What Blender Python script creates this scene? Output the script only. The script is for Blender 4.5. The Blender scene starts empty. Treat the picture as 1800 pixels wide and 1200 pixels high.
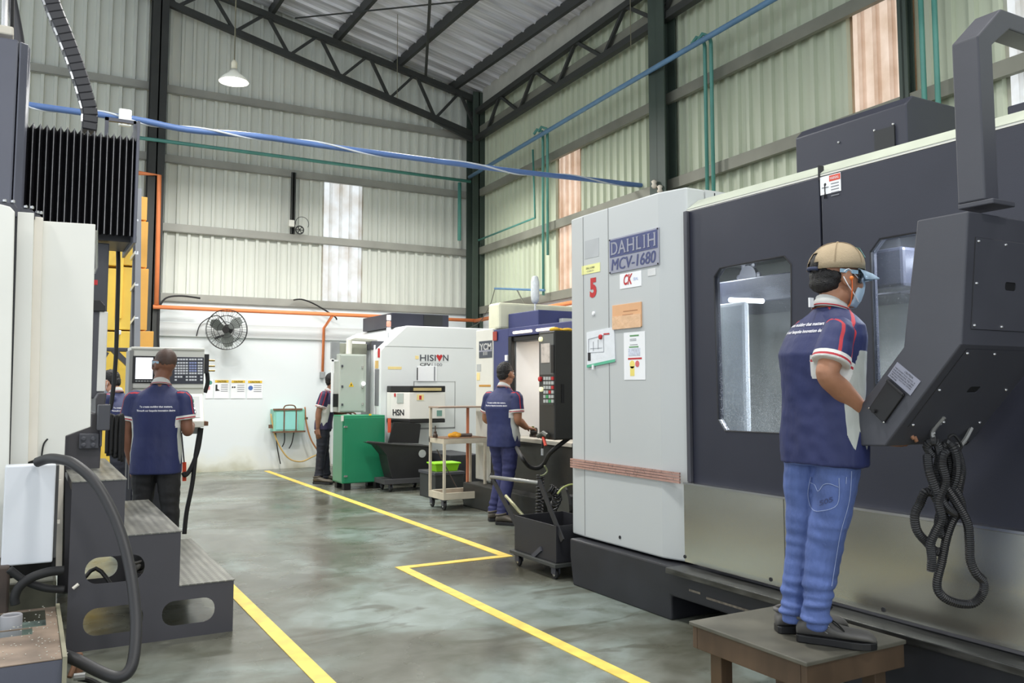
import bpy, bmesh, math, random
from mathutils import Vector as V, Matrix, noise
from mathutils.bvhtree import BVHTree
from math import sin, cos, pi, radians, sqrt, atan2
random.seed(7)
SC = bpy.context.scene
COL = SC.collection
# ------------------------------------------------------------------ camera
F_, CX_, CY_, H_ = 1498., 900., 563., 1.45
PITCH = radians(4.4); YAW = radians(29.557)
cam = bpy.data.objects.new('camera', bpy.data.cameras.new('camera')); COL.objects.link(cam)
cam.data.sensor_width = 36; cam.data.lens = F_/1800*36; cam.data.shift_y = -(600-CY_)/1800
cam.data.clip_start = .05; cam.data.clip_end = 200
cam.location = (0, 0, H_); cam.rotation_euler = (pi/2+PITCH, 0, -YAW)
SC.camera = cam
# ------------------------------------------------------------------ world, exposure, hall lights
SC.view_settings.view_transform = 'Standard'; SC.view_settings.look = 'None'
SC.view_settings.gamma = 1; SC.view_settings.exposure = 0.0; SC.view_settings.use_curve_mapping = False
w = bpy.data.worlds.new('world'); SC.world = w; w.use_nodes = True
w.node_tree.nodes['Background'].inputs[0].default_value = (.86, .93, 1, 1)
w.node_tree.nodes['Background'].inputs[1].default_value = 1.55
def area(name, loc, power, size, col=(1, .985, .95), rot=(0, 0, 0), spread=pi):
    l = bpy.data.lights.new(name, 'AREA'); l.energy = power; l.shape = 'DISK'; l.size = size; l.color = col; l.spread = spread
    o = bpy.data.objects.new(name, l); o.location = loc; o.rotation_euler = rot; COL.objects.link(o); return o
for (lx, ly, lz, p) in ((1.6, 2.6, 6.2, 125), (1.8, 7.4, 6.0, 140), (4.6, 10.6, 5.6, 120), (-2.6, 4.6, 6.4, 105),
                        (-3, 10, 6.2, 95), (1.0, -2.2, 6.2, 120), (4.6, 1.2, 6.0, 95), (2.6, 12.4, 5.3, 115), (-.4, 12.2, 5.5, 90), (5.9, 12.6, 5.2, 70)):
    area('unseen_hall_light', (lx, ly, lz), p, .55, spread=radians(165))  # lamps without bodies; low ones by the back wall added to brighten it
# ------------------------------------------------------------------ materials
def lin(c): return tuple(((v/255)/12.92 if v/255 <= .04045 else ((v/255+.055)/1.055)**2.4) for v in c)
MATS = {}
def M(name, rgb, rough=.5, metal=0., var=.08, scale=4., bump=0., bscale=60., emit=0., stretch=None, spec=.5, coat=0., rvar=.1):
    if name in MATS: return MATS[name]
    m = bpy.data.materials.new(name); m.use_nodes = True; MATS[name] = m
    nt = m.node_tree; N = nt.nodes; L = nt.links; b = N['Principled BSDF']
    c = lin(rgb)
    b.inputs['Roughness'].default_value = rough; b.inputs['Metallic'].default_value = metal
    b.inputs['Specular IOR Level'].default_value = spec; b.inputs['Coat Weight'].default_value = coat
    tc = N.new('ShaderNodeTexCoord'); mp = N.new('ShaderNodeMapping'); L.new(tc.outputs['Object'], mp.inputs[0])
    if stretch: mp.inputs['Scale'].default_value = stretch
    if var > 0:
        nz = N.new('ShaderNodeTexNoise'); nz.inputs['Scale'].default_value = scale; nz.inputs['Detail'].default_value = 4
        L.new(mp.outputs[0], nz.inputs['Vector'])
        r = N.new('ShaderNodeValToRGB'); L.new(nz.outputs['Fac'], r.inputs[0])
        r.color_ramp.elements[0].position = .3; r.color_ramp.elements[1].position = .7
        r.color_ramp.elements[0].color = tuple(max(0, v*(1-var)) for v in c)+(1,)
        r.color_ramp.elements[1].color = tuple(min(1, v*(1+var)) for v in c)+(1,)
        L.new(r.outputs[0], b.inputs['Base Color'])
        if rvar:
            mr = N.new('ShaderNodeMapRange'); L.new(nz.outputs['Fac'], mr.inputs[0])
            mr.inputs[3].default_value = max(0, rough-rvar); mr.inputs[4].default_value = min(1, rough+rvar)
            L.new(mr.outputs[0], b.inputs['Roughness'])
    else: b.inputs['Base Color'].default_value = c+(1,)
    if bump:
        n2 = N.new('ShaderNodeTexNoise'); n2.inputs['Scale'].default_value = bscale; n2.inputs['Detail'].default_value = 3
        L.new(mp.outputs[0], n2.inputs['Vector'])
        bp = N.new('ShaderNodeBump'); bp.inputs['Strength'].default_value = bump; bp.inputs['Distance'].default_value = .01
        L.new(n2.outputs['Fac'], bp.inputs['Height']); L.new(bp.outputs[0], b.inputs['Normal'])
    if emit:
        b.inputs['Emission Color'].default_value = c+(1,); b.inputs['Emission Strength'].default_value = emit
    return m
def m_floor():
    m = bpy.data.materials.new('concrete_floor'); m.use_nodes = True; nt = m.node_tree; N = nt.nodes; L = nt.links; b = N['Principled BSDF']
    tc = N.new('ShaderNodeTexCoord')
    def nz(s, d, st=None, dist=0.):
        n = N.new('ShaderNodeTexNoise'); n.inputs['Scale'].default_value = s; n.inputs['Detail'].default_value = d; n.inputs['Distortion'].default_value = dist
        mp = N.new('ShaderNodeMapping'); L.new(tc.outputs['Object'], mp.inputs[0])
        if st: mp.inputs['Scale'].default_value = st
        L.new(mp.outputs[0], n.inputs['Vector']); return n.outputs['Fac']
    def ramp(f, stops):
        r = N.new('ShaderNodeValToRGB'); L.new(f, r.inputs[0]); e = r.color_ramp.elements
        while len(e) < len(stops): e.new(.5)
        for k, (p, c) in enumerate(stops): e[k].position = p; e[k].color = lin(c)+(1,)
        return r.outputs[0]
    base = ramp(nz(.6, 9, dist=.9), [(.3, (82, 80, 70)), (.46, (106, 107, 97)), (.54, (118, 123, 115)), (.585, (134, 144, 138)), (.72, (152, 164, 160))])
    fine = ramp(nz(5, 8, dist=.4), [(.3, (196, 194, 182)), (.6, (255, 255, 255))])
    mx = N.new('ShaderNodeMix'); mx.data_type = 'RGBA'; mx.blend_type = 'MULTIPLY'; mx.inputs[0].default_value = .7
    L.new(base, mx.inputs[6]); L.new(fine, mx.inputs[7])
    st = ramp(nz(1.3, 5, (1, 2.2, 1), 1.4), [(.56, (0, 0, 0)), (.66, (255, 255, 255))])
    m2 = N.new('ShaderNodeMix'); m2.data_type = 'RGBA'; m2.blend_type = 'MIX'
    ms = N.new('ShaderNodeMath'); ms.operation = 'MULTIPLY'; ms.inputs[1].default_value = .7; L.new(st, ms.inputs[0]); L.new(ms.outputs[0], m2.inputs[0])
    L.new(mx.outputs[2], m2.inputs[6]); m2.inputs[7].default_value = lin((84, 84, 72))+(1,)
    L.new(m2.outputs[2], b.inputs['Base Color'])
    rr = ramp(nz(.9, 5, dist=.8), [(.38, (120, 120, 120)), (.62, (162, 162, 162))]); L.new(rr, b.inputs['Roughness'])
    bp = N.new('ShaderNodeBump'); bp.inputs['Strength'].default_value = .12; bp.inputs['Distance'].default_value = .004; L.new(nz(30, 4), bp.inputs['Height'])
    L.new(bp.outputs[0], b.inputs['Normal']); b.inputs['Specular IOR Level'].default_value = .4
    return m
def m_glass(name, drops=.25, tint=(235, 240, 245)):
    m = bpy.data.materials.new(name); m.use_nodes = True; nt = m.node_tree; N = nt.nodes; L = nt.links
    N.remove(N['Principled BSDF']); out = N['Material Output']
    tr = N.new('ShaderNodeBsdfTransparent'); tr.inputs[0].default_value = lin(tint)+(1,)
    gl = N.new('ShaderNodeBsdfGlossy'); gl.inputs['Roughness'].default_value = .06
    df = N.new('ShaderNodeBsdfDiffuse'); df.inputs[0].default_value = (.8, .84, .87, 1)
    fr = N.new('ShaderNodeFresnel'); fr.inputs[0].default_value = 1.3
    a = N.new('ShaderNodeMixShader'); L.new(fr.outputs[0], a.inputs[0]); L.new(tr.outputs[0], a.inputs[1]); L.new(gl.outputs[0], a.inputs[2])
    tc = N.new('ShaderNodeTexCoord'); vo = N.new('ShaderNodeTexNoise'); vo.inputs['Scale'].default_value = 190; vo.inputs['Detail'].default_value = 1; L.new(tc.outputs['Object'], vo.inputs['Vector'])
    n2 = N.new('ShaderNodeTexNoise'); n2.inputs['Scale'].default_value = 1.6; L.new(tc.outputs['Object'], n2.inputs['Vector'])
    sx = N.new('ShaderNodeSeparateXYZ'); L.new(tc.outputs['Object'], sx.inputs[0])
    mz = N.new('ShaderNodeMapRange'); L.new(sx.outputs['Z'], mz.inputs[0]); mz.inputs[1].default_value = 2.0; mz.inputs[2].default_value = 1.25; mz.inputs[3].default_value = .0; mz.inputs[4].default_value = .15
    ad = N.new('ShaderNodeMath'); ad.operation = 'ADD'; L.new(vo.outputs['Fac'], ad.inputs[0]); L.new(mz.outputs[0], ad.inputs[1])
    th = N.new('ShaderNodeMapRange'); L.new(ad.outputs[0], th.inputs[0]); th.inputs[1].default_value = .70; th.inputs[2].default_value = .78; th.inputs[3].default_value = .02; th.inputs[4].default_value = drops
    c = N.new('ShaderNodeMixShader'); L.new(th.outputs[0], c.inputs[0]); L.new(a.outputs[0], c.inputs[1]); L.new(df.outputs[0], c.inputs[2])
    L.new(c.outputs[0], out.inputs[0]); return m
def m_translucent(name, rgb):
    m = bpy.data.materials.new(name); m.use_nodes = True; nt = m.node_tree; N = nt.nodes; L = nt.links
    N.remove(N['Principled BSDF']); out = N['Material Output']
    tl = N.new('ShaderNodeBsdfTranslucent'); df = N.new('ShaderNodeBsdfDiffuse'); mx = N.new('ShaderNodeMixShader'); mx.inputs[0].default_value = .7
    tc = N.new('ShaderNodeTexCoord'); nz = N.new('ShaderNodeTexNoise'); nz.inputs['Scale'].default_value = 2.5; nz.inputs['Detail'].default_value = 5
    L.new(tc.outputs['Object'], nz.inputs['Vector']); r = N.new('ShaderNodeValToRGB'); L.new(nz.outputs['Fac'], r.inputs[0])
    c = lin(rgb); r.color_ramp.elements[0].position = .25; r.color_ramp.elements[1].position = .6
    r.color_ramp.elements[0].color = (c[0]*.72, c[1]*.64, c[2]*.55, 1); r.color_ramp.elements[1].color = c+(1,)
    L.new(r.outputs[0], tl.inputs[0]); L.new(r.outputs[0], df.inputs[0])
    L.new(df.outputs[0], mx.inputs[1]); L.new(tl.outputs[0], mx.inputs[2]); L.new(mx.outputs[0], out.inputs[0]); return m
# ------------------------------------------------------------------ pixel -> point on a real plane (survey of the photograph)
cp, sp, cy, sy = cos(PITCH), sin(PITCH), cos(YAW), sin(YAW)
RV = V((cy, -sy, 0)); FV = V((sy*cp, cy*cp, sp)); UV_ = RV.cross(FV); CV = V((0, 0, H_)); FH = V((sy, cy, 0))
def ray(px, py): return FV+RV*((px-CX_)/F_)-UV_*((py-CY_)/F_)
def on(px, py, x=None, y=None, z=None, d=None):
    r = ray(px, py)
    if x is not None: t = x/r.x
    elif y is not None: t = y/r.y
    elif z is not None: t = (z-H_)/r.z
    else: t = d
    return CV+r*t
WALL_K = .06                                        # the right wall leans a little off the machine axis
def wx(y, off=0.): return 7.78-WALL_K*(15.2-y)+off
def onw(px, py, off=0.):                            # point on the right wall plane moved into the hall by off
    r = ray(px, py); t = (7.78-WALL_K*15.2-off)/(r.x-WALL_K*r.y); return CV+r*t
# ------------------------------------------------------------------ object helpers
def tag(o, label=None, cat=None, group=None, kind=None):
    if label: o['label'] = label
    if cat: o['category'] = cat
    if group: o['group'] = group
    if kind: o['kind'] = kind
    return o
WM = {}
def wm(o):
    if o is None: return Matrix()
    return wm(o.parent) @ o.matrix_basis
def thing(name, label, cat, loc=(0, 0, 0), rz=0., group=None, kind=None):
    o = bpy.data.objects.new(name, None); COL.objects.link(o); o.location = loc; o.rotation_euler = (0, 0, rz); o.empty_display_size = .1
    o.matrix_basis = Matrix.Translation(V(loc)) @ Matrix.Rotation(rz, 4, 'Z')
    return tag(o, label, cat, group, kind)
class MB:
    def __init__(s): s.bm = bmesh.new()
    def box(s, x0, x1, y0, y1, z0, z1, rot=None, piv=None):
        v = [s.bm.verts.new((x, y, z)) for x in (x0, x1) for y in (y0, y1) for z in (z0, z1)]
        for f in ((0, 1, 3, 2), (4, 6, 7, 5), (0, 4, 5, 1), (2, 3, 7, 6), (0, 2, 6, 4), (1, 5, 7, 3)): s.bm.faces.new([v[i] for i in f])
        if rot is not None:
            p = V(piv) if piv is not None else V(((x0+x1)/2, (y0+y1)/2, (z0+z1)/2))
            for q in v: q.co = p+rot @ (q.co-p)
        return s
    def bar(s, a, b, wd, ht=None, up=(0, 0, 1)):
        a, b = V(a), V(b); ht = ht or wd; t = (b-a).normalized(); u = V(up)
        if abs(t.dot(u)) > .95: u = V((0, 1, 0))
        r = t.cross(u).normalized()*(wd/2); q = r.cross(t).normalized()*(ht/2)
        va = [s.bm.verts.new(a+i*r+j*q) for i, j in ((-1, -1), (1, -1), (1, 1), (-1, 1))]; vb = [s.bm.verts.new(b+i*r+j*q) for i, j in ((-1, -1), (1, -1), (1, 1), (-1, 1))]
        for k in range(4): s.bm.faces.new((va[k], va[(k+1) % 4], vb[(k+1) % 4], vb[k]))
        s.bm.faces.new(va[::-1]); s.bm.faces.new(vb); return s
    def loft(s, rings, cap=True, closed=False):
        R = [[s.bm.verts.new(p) for p in r] for r in rings]; n = len(R[0])
        for i in range(len(R)-(0 if closed else 1)):
            A, Bq = R[i], R[(i+1) % len(R)]
            for k in range(n): s.bm.faces.new((A[k], A[(k+1) % n], Bq[(k+1) % n], Bq[k]))
        if cap and not closed: s.bm.faces.new(R[0][::-1]); s.bm.faces.new(R[-1])
        return s
    def tube(s, pts, r, n=8, cap=True, closed=False):
        pts = [V(p) for p in pts]; rs = r if isinstance(r, (list, tuple)) else [r]*len(pts); rings = []; u = None
        for i, p in enumerate(pts):
            t = (pts[min(i+1, len(pts)-1)]-pts[max(i-1, 0)]) if not closed else pts[(i+1) % len(pts)]-pts[i-1]
            t.normalize()
            if u is None: u = t.cross(V((0, 0, 1)) if abs(t.z) < .9 else V((1, 0, 0))).normalized()
            u = (u-t*u.dot(t)).normalized(); q = t.cross(u)
            rings.append([p+(u*cos(2*pi*k/n)+q*sin(2*pi*k/n))*rs[i] for k in range(n)])
        return s.loft(rings, cap, closed)
    def lathe(s, prof, c, ax=(0, 0, 1), n=20, cap=True):
        ax = V(ax).normalized(); u = ax.orthogonal().normalized(); q = ax.cross(u); c = V(c)
        return s.loft([[c+ax*h+(u*cos(2*pi*k/n)+q*sin(2*pi*k/n))*max(r, 1e-4) for k in range(n)] for r, h in prof], cap)
    def prism(s, poly, vec):
        vec = V(vec); poly = [V(p) for p in poly]
        a = [s.bm.verts.new(p) for p in poly]; b = [s.bm.verts.new(p+vec) for p in poly]; n = len(a)
        s.bm.faces.new(a[::-1]); s.bm.faces.new(b)
        for k in range(n): s.bm.faces.new((a[k], a[(k+1) % n], b[(k+1) % n], b[k]))
        return s
    def plate(s, outer, holes, vec):                # flat plate with holes, given thickness
        vec = V(vec); tmp = bmesh.new(); loops = []
        for lp in [outer]+holes:
            vs = [tmp.verts.new(p) for p in lp]; loops.append([V(p) for p in lp])
            for k in range(len(vs)): tmp.edges.new((vs[k], vs[(k+1) % len(vs)]))
        bmesh.ops.triangle_fill(tmp, use_beauty=True, edges=tmp.edges[:])
        for d in (V(), vec):
            mp = {v: s.bm.verts.new(v.co+d) for v in tmp.verts}
            for f in tmp.faces: s.bm.faces.new([mp[v] for v in (f.verts if d.length else list(f.verts)[::-1])])
        for lp in loops:
            a = [s.bm.verts.new(p) for p in lp]; b = [s.bm.verts.new(p+vec) for p in lp]
            for k in range(len(a)): s.bm.faces.new((a[k], a[(k+1) % len(a)], b[(k+1) % len(a)], b[k]))
        tmp.free(); return s
    def ball(s, c, r, sc=(1, 1, 1), rot=None, seg=12, rings=8):
        m = Matrix.Translation(V(c)) @ (rot.to_4x4() if rot else Matrix()) @ Matrix.Diagonal(V((sc[0]*r, sc[1]*r, sc[2]*r, 1)))
        bmesh.ops.create_uvsphere(s.bm, u_segments=seg, v_segments=rings, radius=1, matrix=m); return s
    def mesh(s, me): s.bm.from_mesh(me); return s
    def build(s, name, mat, parent=None, bevel=0., smooth=False, seg=2, norm=True, local=False):
        if norm:
            bmesh.ops.remove_doubles(s.bm, verts=s.bm.verts, dist=1e-5); bmesh.ops.recalc_face_normals(s.bm, faces=s.bm.faces)
        me = bpy.data.meshes.new(name); s.bm.to_mesh(me); s.bm.free()
        if parent is not None and not local: me.transform(wm(parent).inverted())
        if smooth:
            for p in me.polygons: p.use_smooth = True
        for m in (mat if isinstance(mat, (list, tuple)) else [mat]): me.materials.append(m)
        o = bpy.data.objects.new(name, me); COL.objects.link(o)
        if parent is not None: o.parent = parent
        if bevel:
            b = o.modifiers.new('edge', 'BEVEL'); b.width = bevel; b.segments = seg; b.limit_method = 'ANGLE'; b.angle_limit = radians(40)
            b.harden_normals = False
        return o
def text_mesh(s, w, h, bold=0., slant=0.):
    cu = bpy.data.curves.new('t', 'FONT'); cu.body = s; cu.size = 1; cu.offset = bold; cu.resolution_u = 3; cu.shear = slant; cu.space_line = 1.05
    o = bpy.data.objects.new('t', cu); COL.objects.link(o); bpy.context.view_layer.update()
    me = bpy.data.meshes.new_from_object(o.evaluated_get(bpy.context.evaluated_depsgraph_get())); bpy.data.objects.remove(o); bpy.data.curves.remove(cu)
    xs = [v.co.x for v in me.vertices]; ys = [v.co.y for v in me.vertices]
    x0, x1, y0, y1 = min(xs), max(xs), min(ys), max(ys); kx = w/(x1-x0) if w else h/(y1-y0); ky = h/(y1-y0) if h else kx
    for v in me.vertices: v.co = ((v.co.x-x0)*kx, (v.co.y-y0)*ky, 0)
    return me
def text(s, parent, o, u, v, w, h, mat, name='lettering', bold=0., slant=0., lift=.0015):
    me = text_mesh(s, w, h, bold, slant); u, v, o = V(u).normalized(), V(v).normalized(), V(o); n = u.cross(v).normalized()
    for q in me.vertices: q.co = o+u*q.co.x+v*q.co.y+n*lift
    b = MB().mesh(me); bpy.data.meshes.remove(me); return b.build(name, mat, parent, norm=False)
def spline(pts, n=8):                               # Catmull-Rom through points
    pts = [V(p) for p in pts]; out = []
    for i in range(len(pts)-1):
        p0 = pts[max(i-1, 0)]; p1 = pts[i]; p2 = pts[i+1]; p3 = pts[min(i+2, len(pts)-1)]
        for k in range(n):
            t = k/n; out.append(.5*((2*p1)+(p2-p0)*t+(2*p0-5*p1+4*p2-p3)*t*t+(3*p1-p0-3*p2+p3)*t**3))
    return out+[pts[-1]]
def resample(pts, step):
    out = [pts[0]]; acc = 0
    for a, b in zip(pts, pts[1:]):
        L = (b-a).length; d = step-acc
        while d < L: out.append(a.lerp(b, d/L)); d += step
        acc = (acc+L) % step
    return out
def copy_tree(o, parent=None):
    c = o.copy(); COL.objects.link(c); c.parent = parent
    for ch in list(o.children): copy_tree(ch, c)
    return c
def rr(x0, x1, y0, y1, r, n=5):                     # rounded rectangle, 2D
    out = []
    for cx_, cy_, a in ((x1-r, y0+r, -pi/2), (x1-r, y1-r, 0), (x0+r, y1-r, pi/2), (x0+r, y0+r, pi)):
        out += [(cx_+r*cos(a+k*pi/2/n), cy_+r*sin(a+k*pi/2/n)) for k in range(n+1)]
    return out
# shared materials
steel = M('painted_steel_dark', (52, 54, 52), .55, var=.15); cream = M('cream_paint', (222, 222, 212), .4, var=.05, scale=1.5)
dgrey = M('charcoal_paint', (70, 71, 78), .45, var=.08, bump=.05, bscale=300); dnavy = M('navy_charcoal_paint', (44, 46, 58), .4, var=.08, scale=2, bump=.06, bscale=260)
black = M('black_plastic', (22, 22, 24), .45, var=.1); rubber = M('black_rubber', (26, 26, 27), .6, var=.1); chrome = M('bright_steel', (205, 205, 205), .25, 1., var=.03)
white = M('white_paper', (238, 240, 242), .6, var=.02); lgrey = M('light_grey_paint', (178, 182, 180), .38, var=.03, scale=1.2); red = M('red_ink', (190, 40, 44), .5)
yellow = M('yellow_paint', (240, 200, 60), .45, var=.08); orange = M('orange_paint', (236, 138, 84), .45, var=.08); teal = M('teal_pipe_paint', (84, 146, 134), .4, var=.1)
bluep = M('blue_pipe_paint', (98, 136, 170), .4, var=.1); ink = M('black_ink', (34, 34, 38), .6, var=0); greyink = M('grey_ink', (130, 132, 138), .6, var=0)
# ================================================================== SETTING
YB = 15.2
b = MB(); b.box(-9, 8.2, -7, YB+.2, -.12, 0); floor = tag(b.build('floor', m_floor()), kind='structure')
lm = M('yellow_floor_paint', (240, 206, 96), .5, var=.16, scale=9)
for (x0, x1, y0, y1) in ((3.575, 3.665, 6.52, 14.9), (2.62, 3.665, 6.44, 6.525), (2.62, 2.705, -2, 6.44), (1.28, 1.37, -2, 7.1)):
    MB().box(x0, x1, y0, y1, .0005, .004).build('floor_line', lm, floor)
# --- corrugated sheets
def m_sheet(name, rgb):
    m = M(name, rgb, .5, var=.07, scale=1.2, stretch=(1, 1, .25)); return m
sheet_m = m_sheet('cladding_paint', (216, 219, 210)); tl_white = m_translucent('white_skylight_sheet', (240, 240, 238)); tl_pink = m_translucent('salmon_skylight_sheet', (242, 216, 194))
def corr(length, n=4, pitch=.19, h=.042):
    """one sheet: n ribs along u, raised towards +v, extruded along w"""
    pts = []
    for k in range(n):
        u = k*pitch
        pts += [(u, 0), (u+(.126 if pitch < .3 else .3), 0), (u+(.132 if pitch < .3 else .325), h), (u+(.178 if pitch < .3 else .355), h)]
    pts += [(n*pitch, 0), (n*pitch+.03, 0.001)]
    return pts
def sheet(name, mat, parent, org, U, W, Nn, length, n=4, pitch=.19):
    org, U, W, Nn = V(org), V(U), V(W), V(Nn); bm = bmesh.new(); pr = corr(length, n, pitch)
    a = [bm.verts.new(org+U*u+Nn*v) for u, v in pr]; c = [bm.verts.new(org+U*u+Nn*v+W*length) for u, v in pr]
    for k in range(len(pr)-1): bm.faces.new((a[k], a[k+1], c[k+1], c[k]))
    q = MB(); q.bm.free(); q.bm = bm
    return q.build(name, mat, parent, norm=False)
ROOF_K = .215
def zr(x): return 7.42+(7.6-x)*ROOF_K              # underside of the roof sheets
# --- back wall
mw = M('white_wall_paint', (232, 236, 236), .55, var=.06, scale=.9)
def m_wall():
    m = bpy.data.materials.new('stained_white_wall'); m.use_nodes = True; nt = m.node_tree; N = nt.nodes; L = nt.links; p = N['Principled BSDF']
    tc = N.new('ShaderNodeTexCoord'); s = N.new('ShaderNodeSeparateXYZ'); L.new(tc.outputs['Object'], s.inputs[0])
    nz = N.new('ShaderNodeTexNoise'); nz.inputs['Scale'].default_value = 2.2; nz.inputs['Detail'].default_value = 6; L.new(tc.outputs['Object'], nz.inputs['Vector'])
    a = N.new('ShaderNodeMath'); a.operation = 'MULTIPLY_ADD'; a.inputs[1].default_value = .7; L.new(nz.outputs['Fac'], a.inputs[0]); L.new(s.outputs['Z'], a.inputs[2])
    r = N.new('ShaderNodeValToRGB'); L.new(a.outputs[0], r.inputs[0]); e = r.color_ramp.elements
    e[0].position = .22; e[0].color = lin((176, 172, 146))+(1,); e[1].position = .5; e[1].color = lin((226, 228, 220))+(1,)
    x = e.new(.75); x.color = lin((226, 232, 233))+(1,)
    L.new(r.outputs[0], p.inputs['Base Color']); p.inputs['Roughness'].default_value = .5; return m
wb = MB().box(-9, 7.9, YB, YB+.2, 0, 2.98).build('wall_back', m_wall()); tag(wb, kind='structure')
MB().box(-9, 7.78, YB-.05, YB, 2.28, 2.52).build('wall_band', mw, wb, bevel=.01)
girt_m = M('girt_galvanised', (160, 160, 152), .5, .2, var=.12, scale=2)
sheet_x = 4.62-.76*10
k = 0
while sheet_x < 7.7:
    n = 4
    z0s = 5.28 if abs(sheet_x-4.62) < .1 else 2.9
    sheet('cladding_sheet', sheet_m, wb, (sheet_x, YB+.06, z0s), (1, 0, 0), (0, 0, 1), (0, -1, 0), zr(sheet_x)-z0s+.1); sheet_x += .76; k += 1
sheet('translucent_sheet', tl_white, wb, (4.62, YB+.055, 2.9), (1, 0, 0), (0, 0, 1), (0, -1, 0), 2.42, 4)
sk = M('sky_strip', (255, 255, 255), .5, var=0, emit=1.0)
for zt in (3.0, 4.18, 5.35, 6.55):
    MB().box(-3, 7.7, YB-.04, YB+.05, zt-.035, zt).box(-3, 7.7, YB-.04, YB-.03, zt-.135, zt-.035).box(-3, 7.7, YB-.04, YB+.02, zt-.14, zt-.13).build('girt', girt_m, wb)
def ibeam(name, cx, cy_, z0, z1, w, d, parent, rz=0., mat=steel):
    q = MB(); t = .022
    for a in ((-w/2, w/2, -d/2, -d/2+t), (-w/2, w/2, d/2-t, d/2), (-t/2, t/2, -d/2, d/2)): q.box(a[0], a[1], a[2], a[3], z0, z1)
    bmesh.ops.transform(q.bm, matrix=Matrix.Translation((cx, cy_, 0)) @ Matrix.Rotation(rz, 4, 'Z'), verts=q.bm.verts); return q.build(name, mat, parent)
green_st = M('column_green_grey', (62, 74, 66), .5, var=.15, scale=1.5)
ibeam('column', 1.71, 15.0, 0, zr(1.71)-.2, .25, .3, wb)
ibeam('column', 7.66, 14.98, 0, zr(7.6)-.1, .27, .3, wb, mat=green_st)
ibeam('mullion_post', 4.05, 15.16, 4.18, 5.3, .08, .05, wb)
# back truss: chords and webs are parts of the wall frame
pa, pb = on(450, 72, y=14.95), on(820, 232, y=14.95); pc, pd = on(450, 19, y=14.95), on(842, 178, y=14.95)
def lx(p, q, x): return p.lerp(q, (x-p.x)/(q.x-p.x))
MB().bar(lx(pa, pb, -2.5), lx(pa, pb, 7.6), .09, .11).build('truss_chord', steel, wb)
MB().bar(lx(pc, pd, -2.5), lx(pc, pd, 7.7), .1, .11).build('truss_chord', steel, wb)
tops = [on(450+q[0]/4, q[1]/4, y=14.95).x for q in ((80, 120), (430, 270), (780, 420), (1120, 550), (1440, 690))]
stp = (tops[4]-tops[0])/4
for i in range(-6, 5):
    xt = tops[0]+i*stp; xb = xt+stp*.42
    MB().bar(lx(pc, pd, xt), lx(pa, pb, xb), .05).build('truss_web', steel, wb)
    MB().bar(lx(pa, pb, xb), lx(pc, pd, min(xt+stp*.96, 7.6)), .05).build('truss_web', steel, wb)
MB().bar(lx(pa, pb, 6.6), V((7.55, 14.95, lx(pa, pb, 7.55).z-.1)), .06, .12).build('truss_gusset', steel, wb)
# --- right wall (frame turned by a few degrees)
wr = MB().prism([(wx(-7), -7, 0), (wx(15.4), 15.4, 0), (wx(15.4)+.2, 15.4, 0), (wx(-7)+.2, -7, 0)], (0, 0, 2.95)).build('wall_right', mw); tag(wr, kind='structure')
UR = V((-WALL_K, -1, 0)).normalized(); NR = V((-1, WALL_K, 0)).normalized()
def RW(y, z, off=0.): return V((wx(y), y, z))+NR*off
sheet_r = m_sheet('cladding_paint_aged', (196, 203, 180))
gaps = [(onw(975, 270).y, onw(1013, 262).y), (onw(1485, 20).y, onw(1594, 5).y), (onw(1757, 60).y, onw(1795, 60).y)]
y = YB
for (ga, gb_) in gaps+[(-1.2, -1.2)]:
    while y > ga+.02:
        nn = min(4, max(1, round((y-ga)/.19))); kk = (y-ga)/(nn*.19) if (y-ga) < .95 else 1.; sheet('cladding_sheet', sheet_r, wr, RW(y, 2.9, -.07), UR*kk, (0, 0, 1), NR, zr(7.6)-2.9+.25, nn); y -= nn*.19*kk
    if gb_ > -1: sheet('cladding_sheet', sheet_r, wr, RW(ga, 5.3, -.07), UR*((ga-gb_)/(.19*max(1, round((ga-gb_)/.19)))), (0, 0, 1), NR, zr(7.6)-5.3+.25, max(1, round((ga-gb_)/.19))); y = gb_
for (p0, p1, zlo, zhi, m) in (((975, 270), (1013, 262), 2.95, 5.3, tl_pink), ((1485, 20), (1594, 5), 2.95, 5.35, tl_pink), ((1757, 60), (1795, 60), 2.95, 6.2, tl_white)):
    ya, yb = onw(*p0).y, onw(*p1).y; nn = max(1, round((ya-yb)/.19))
    q = sheet('translucent_sheet', m, wr, RW(ya, zlo, -.068), UR*((ya-yb)/(nn*.19)), (0, 0, 1), NR, zhi-zlo, nn)
for zt in (3.0, 4.18, 5.35, 6.62):
    q = MB()
    for (o0, o1, z0, z1) in ((-.06, .09, zt-.035, zt), (.08, .09, zt-.13, zt-.035), (.03, .09, zt-.14, zt-.13)):
        q.prism([RW(YB, z0, o0), RW(-1, z0, o0), RW(-1, z0, o1), RW(YB, z0, o1)], (0, 0, z1-z0))
    q.build('girt', M('girt_dark', (132, 132, 120), .55, .2, var=.15, scale=2), wr)
for px, cw, cd in ((1165, .3, .22), (1597, .09, .12)):
    p = onw(px, 200, .14 if px < 1500 else .05); ibeam('column', p.x, p.y, 0, 7.25, cw, cd, wr, rz=pi/2+radians(3.4), mat=green_st)
y = onw(1165, 200).y
ta, tb = onw(900, 203, .14), onw(1142, 50, .14); tc_, td = onw(900, 152, .14), onw(1117, 0, .14)
zb_, zt_ = (ta.z+tb.z)/2, (tc_.z+td.z)/2
MB().bar(RW(15, zb_, .14), RW(0, zb_, .14), .1).build('truss_chord', steel, wr); MB().bar(RW(15, zt_, .14), RW(0, zt_, .14), .1).build('truss_chord', steel, wr)
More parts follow.
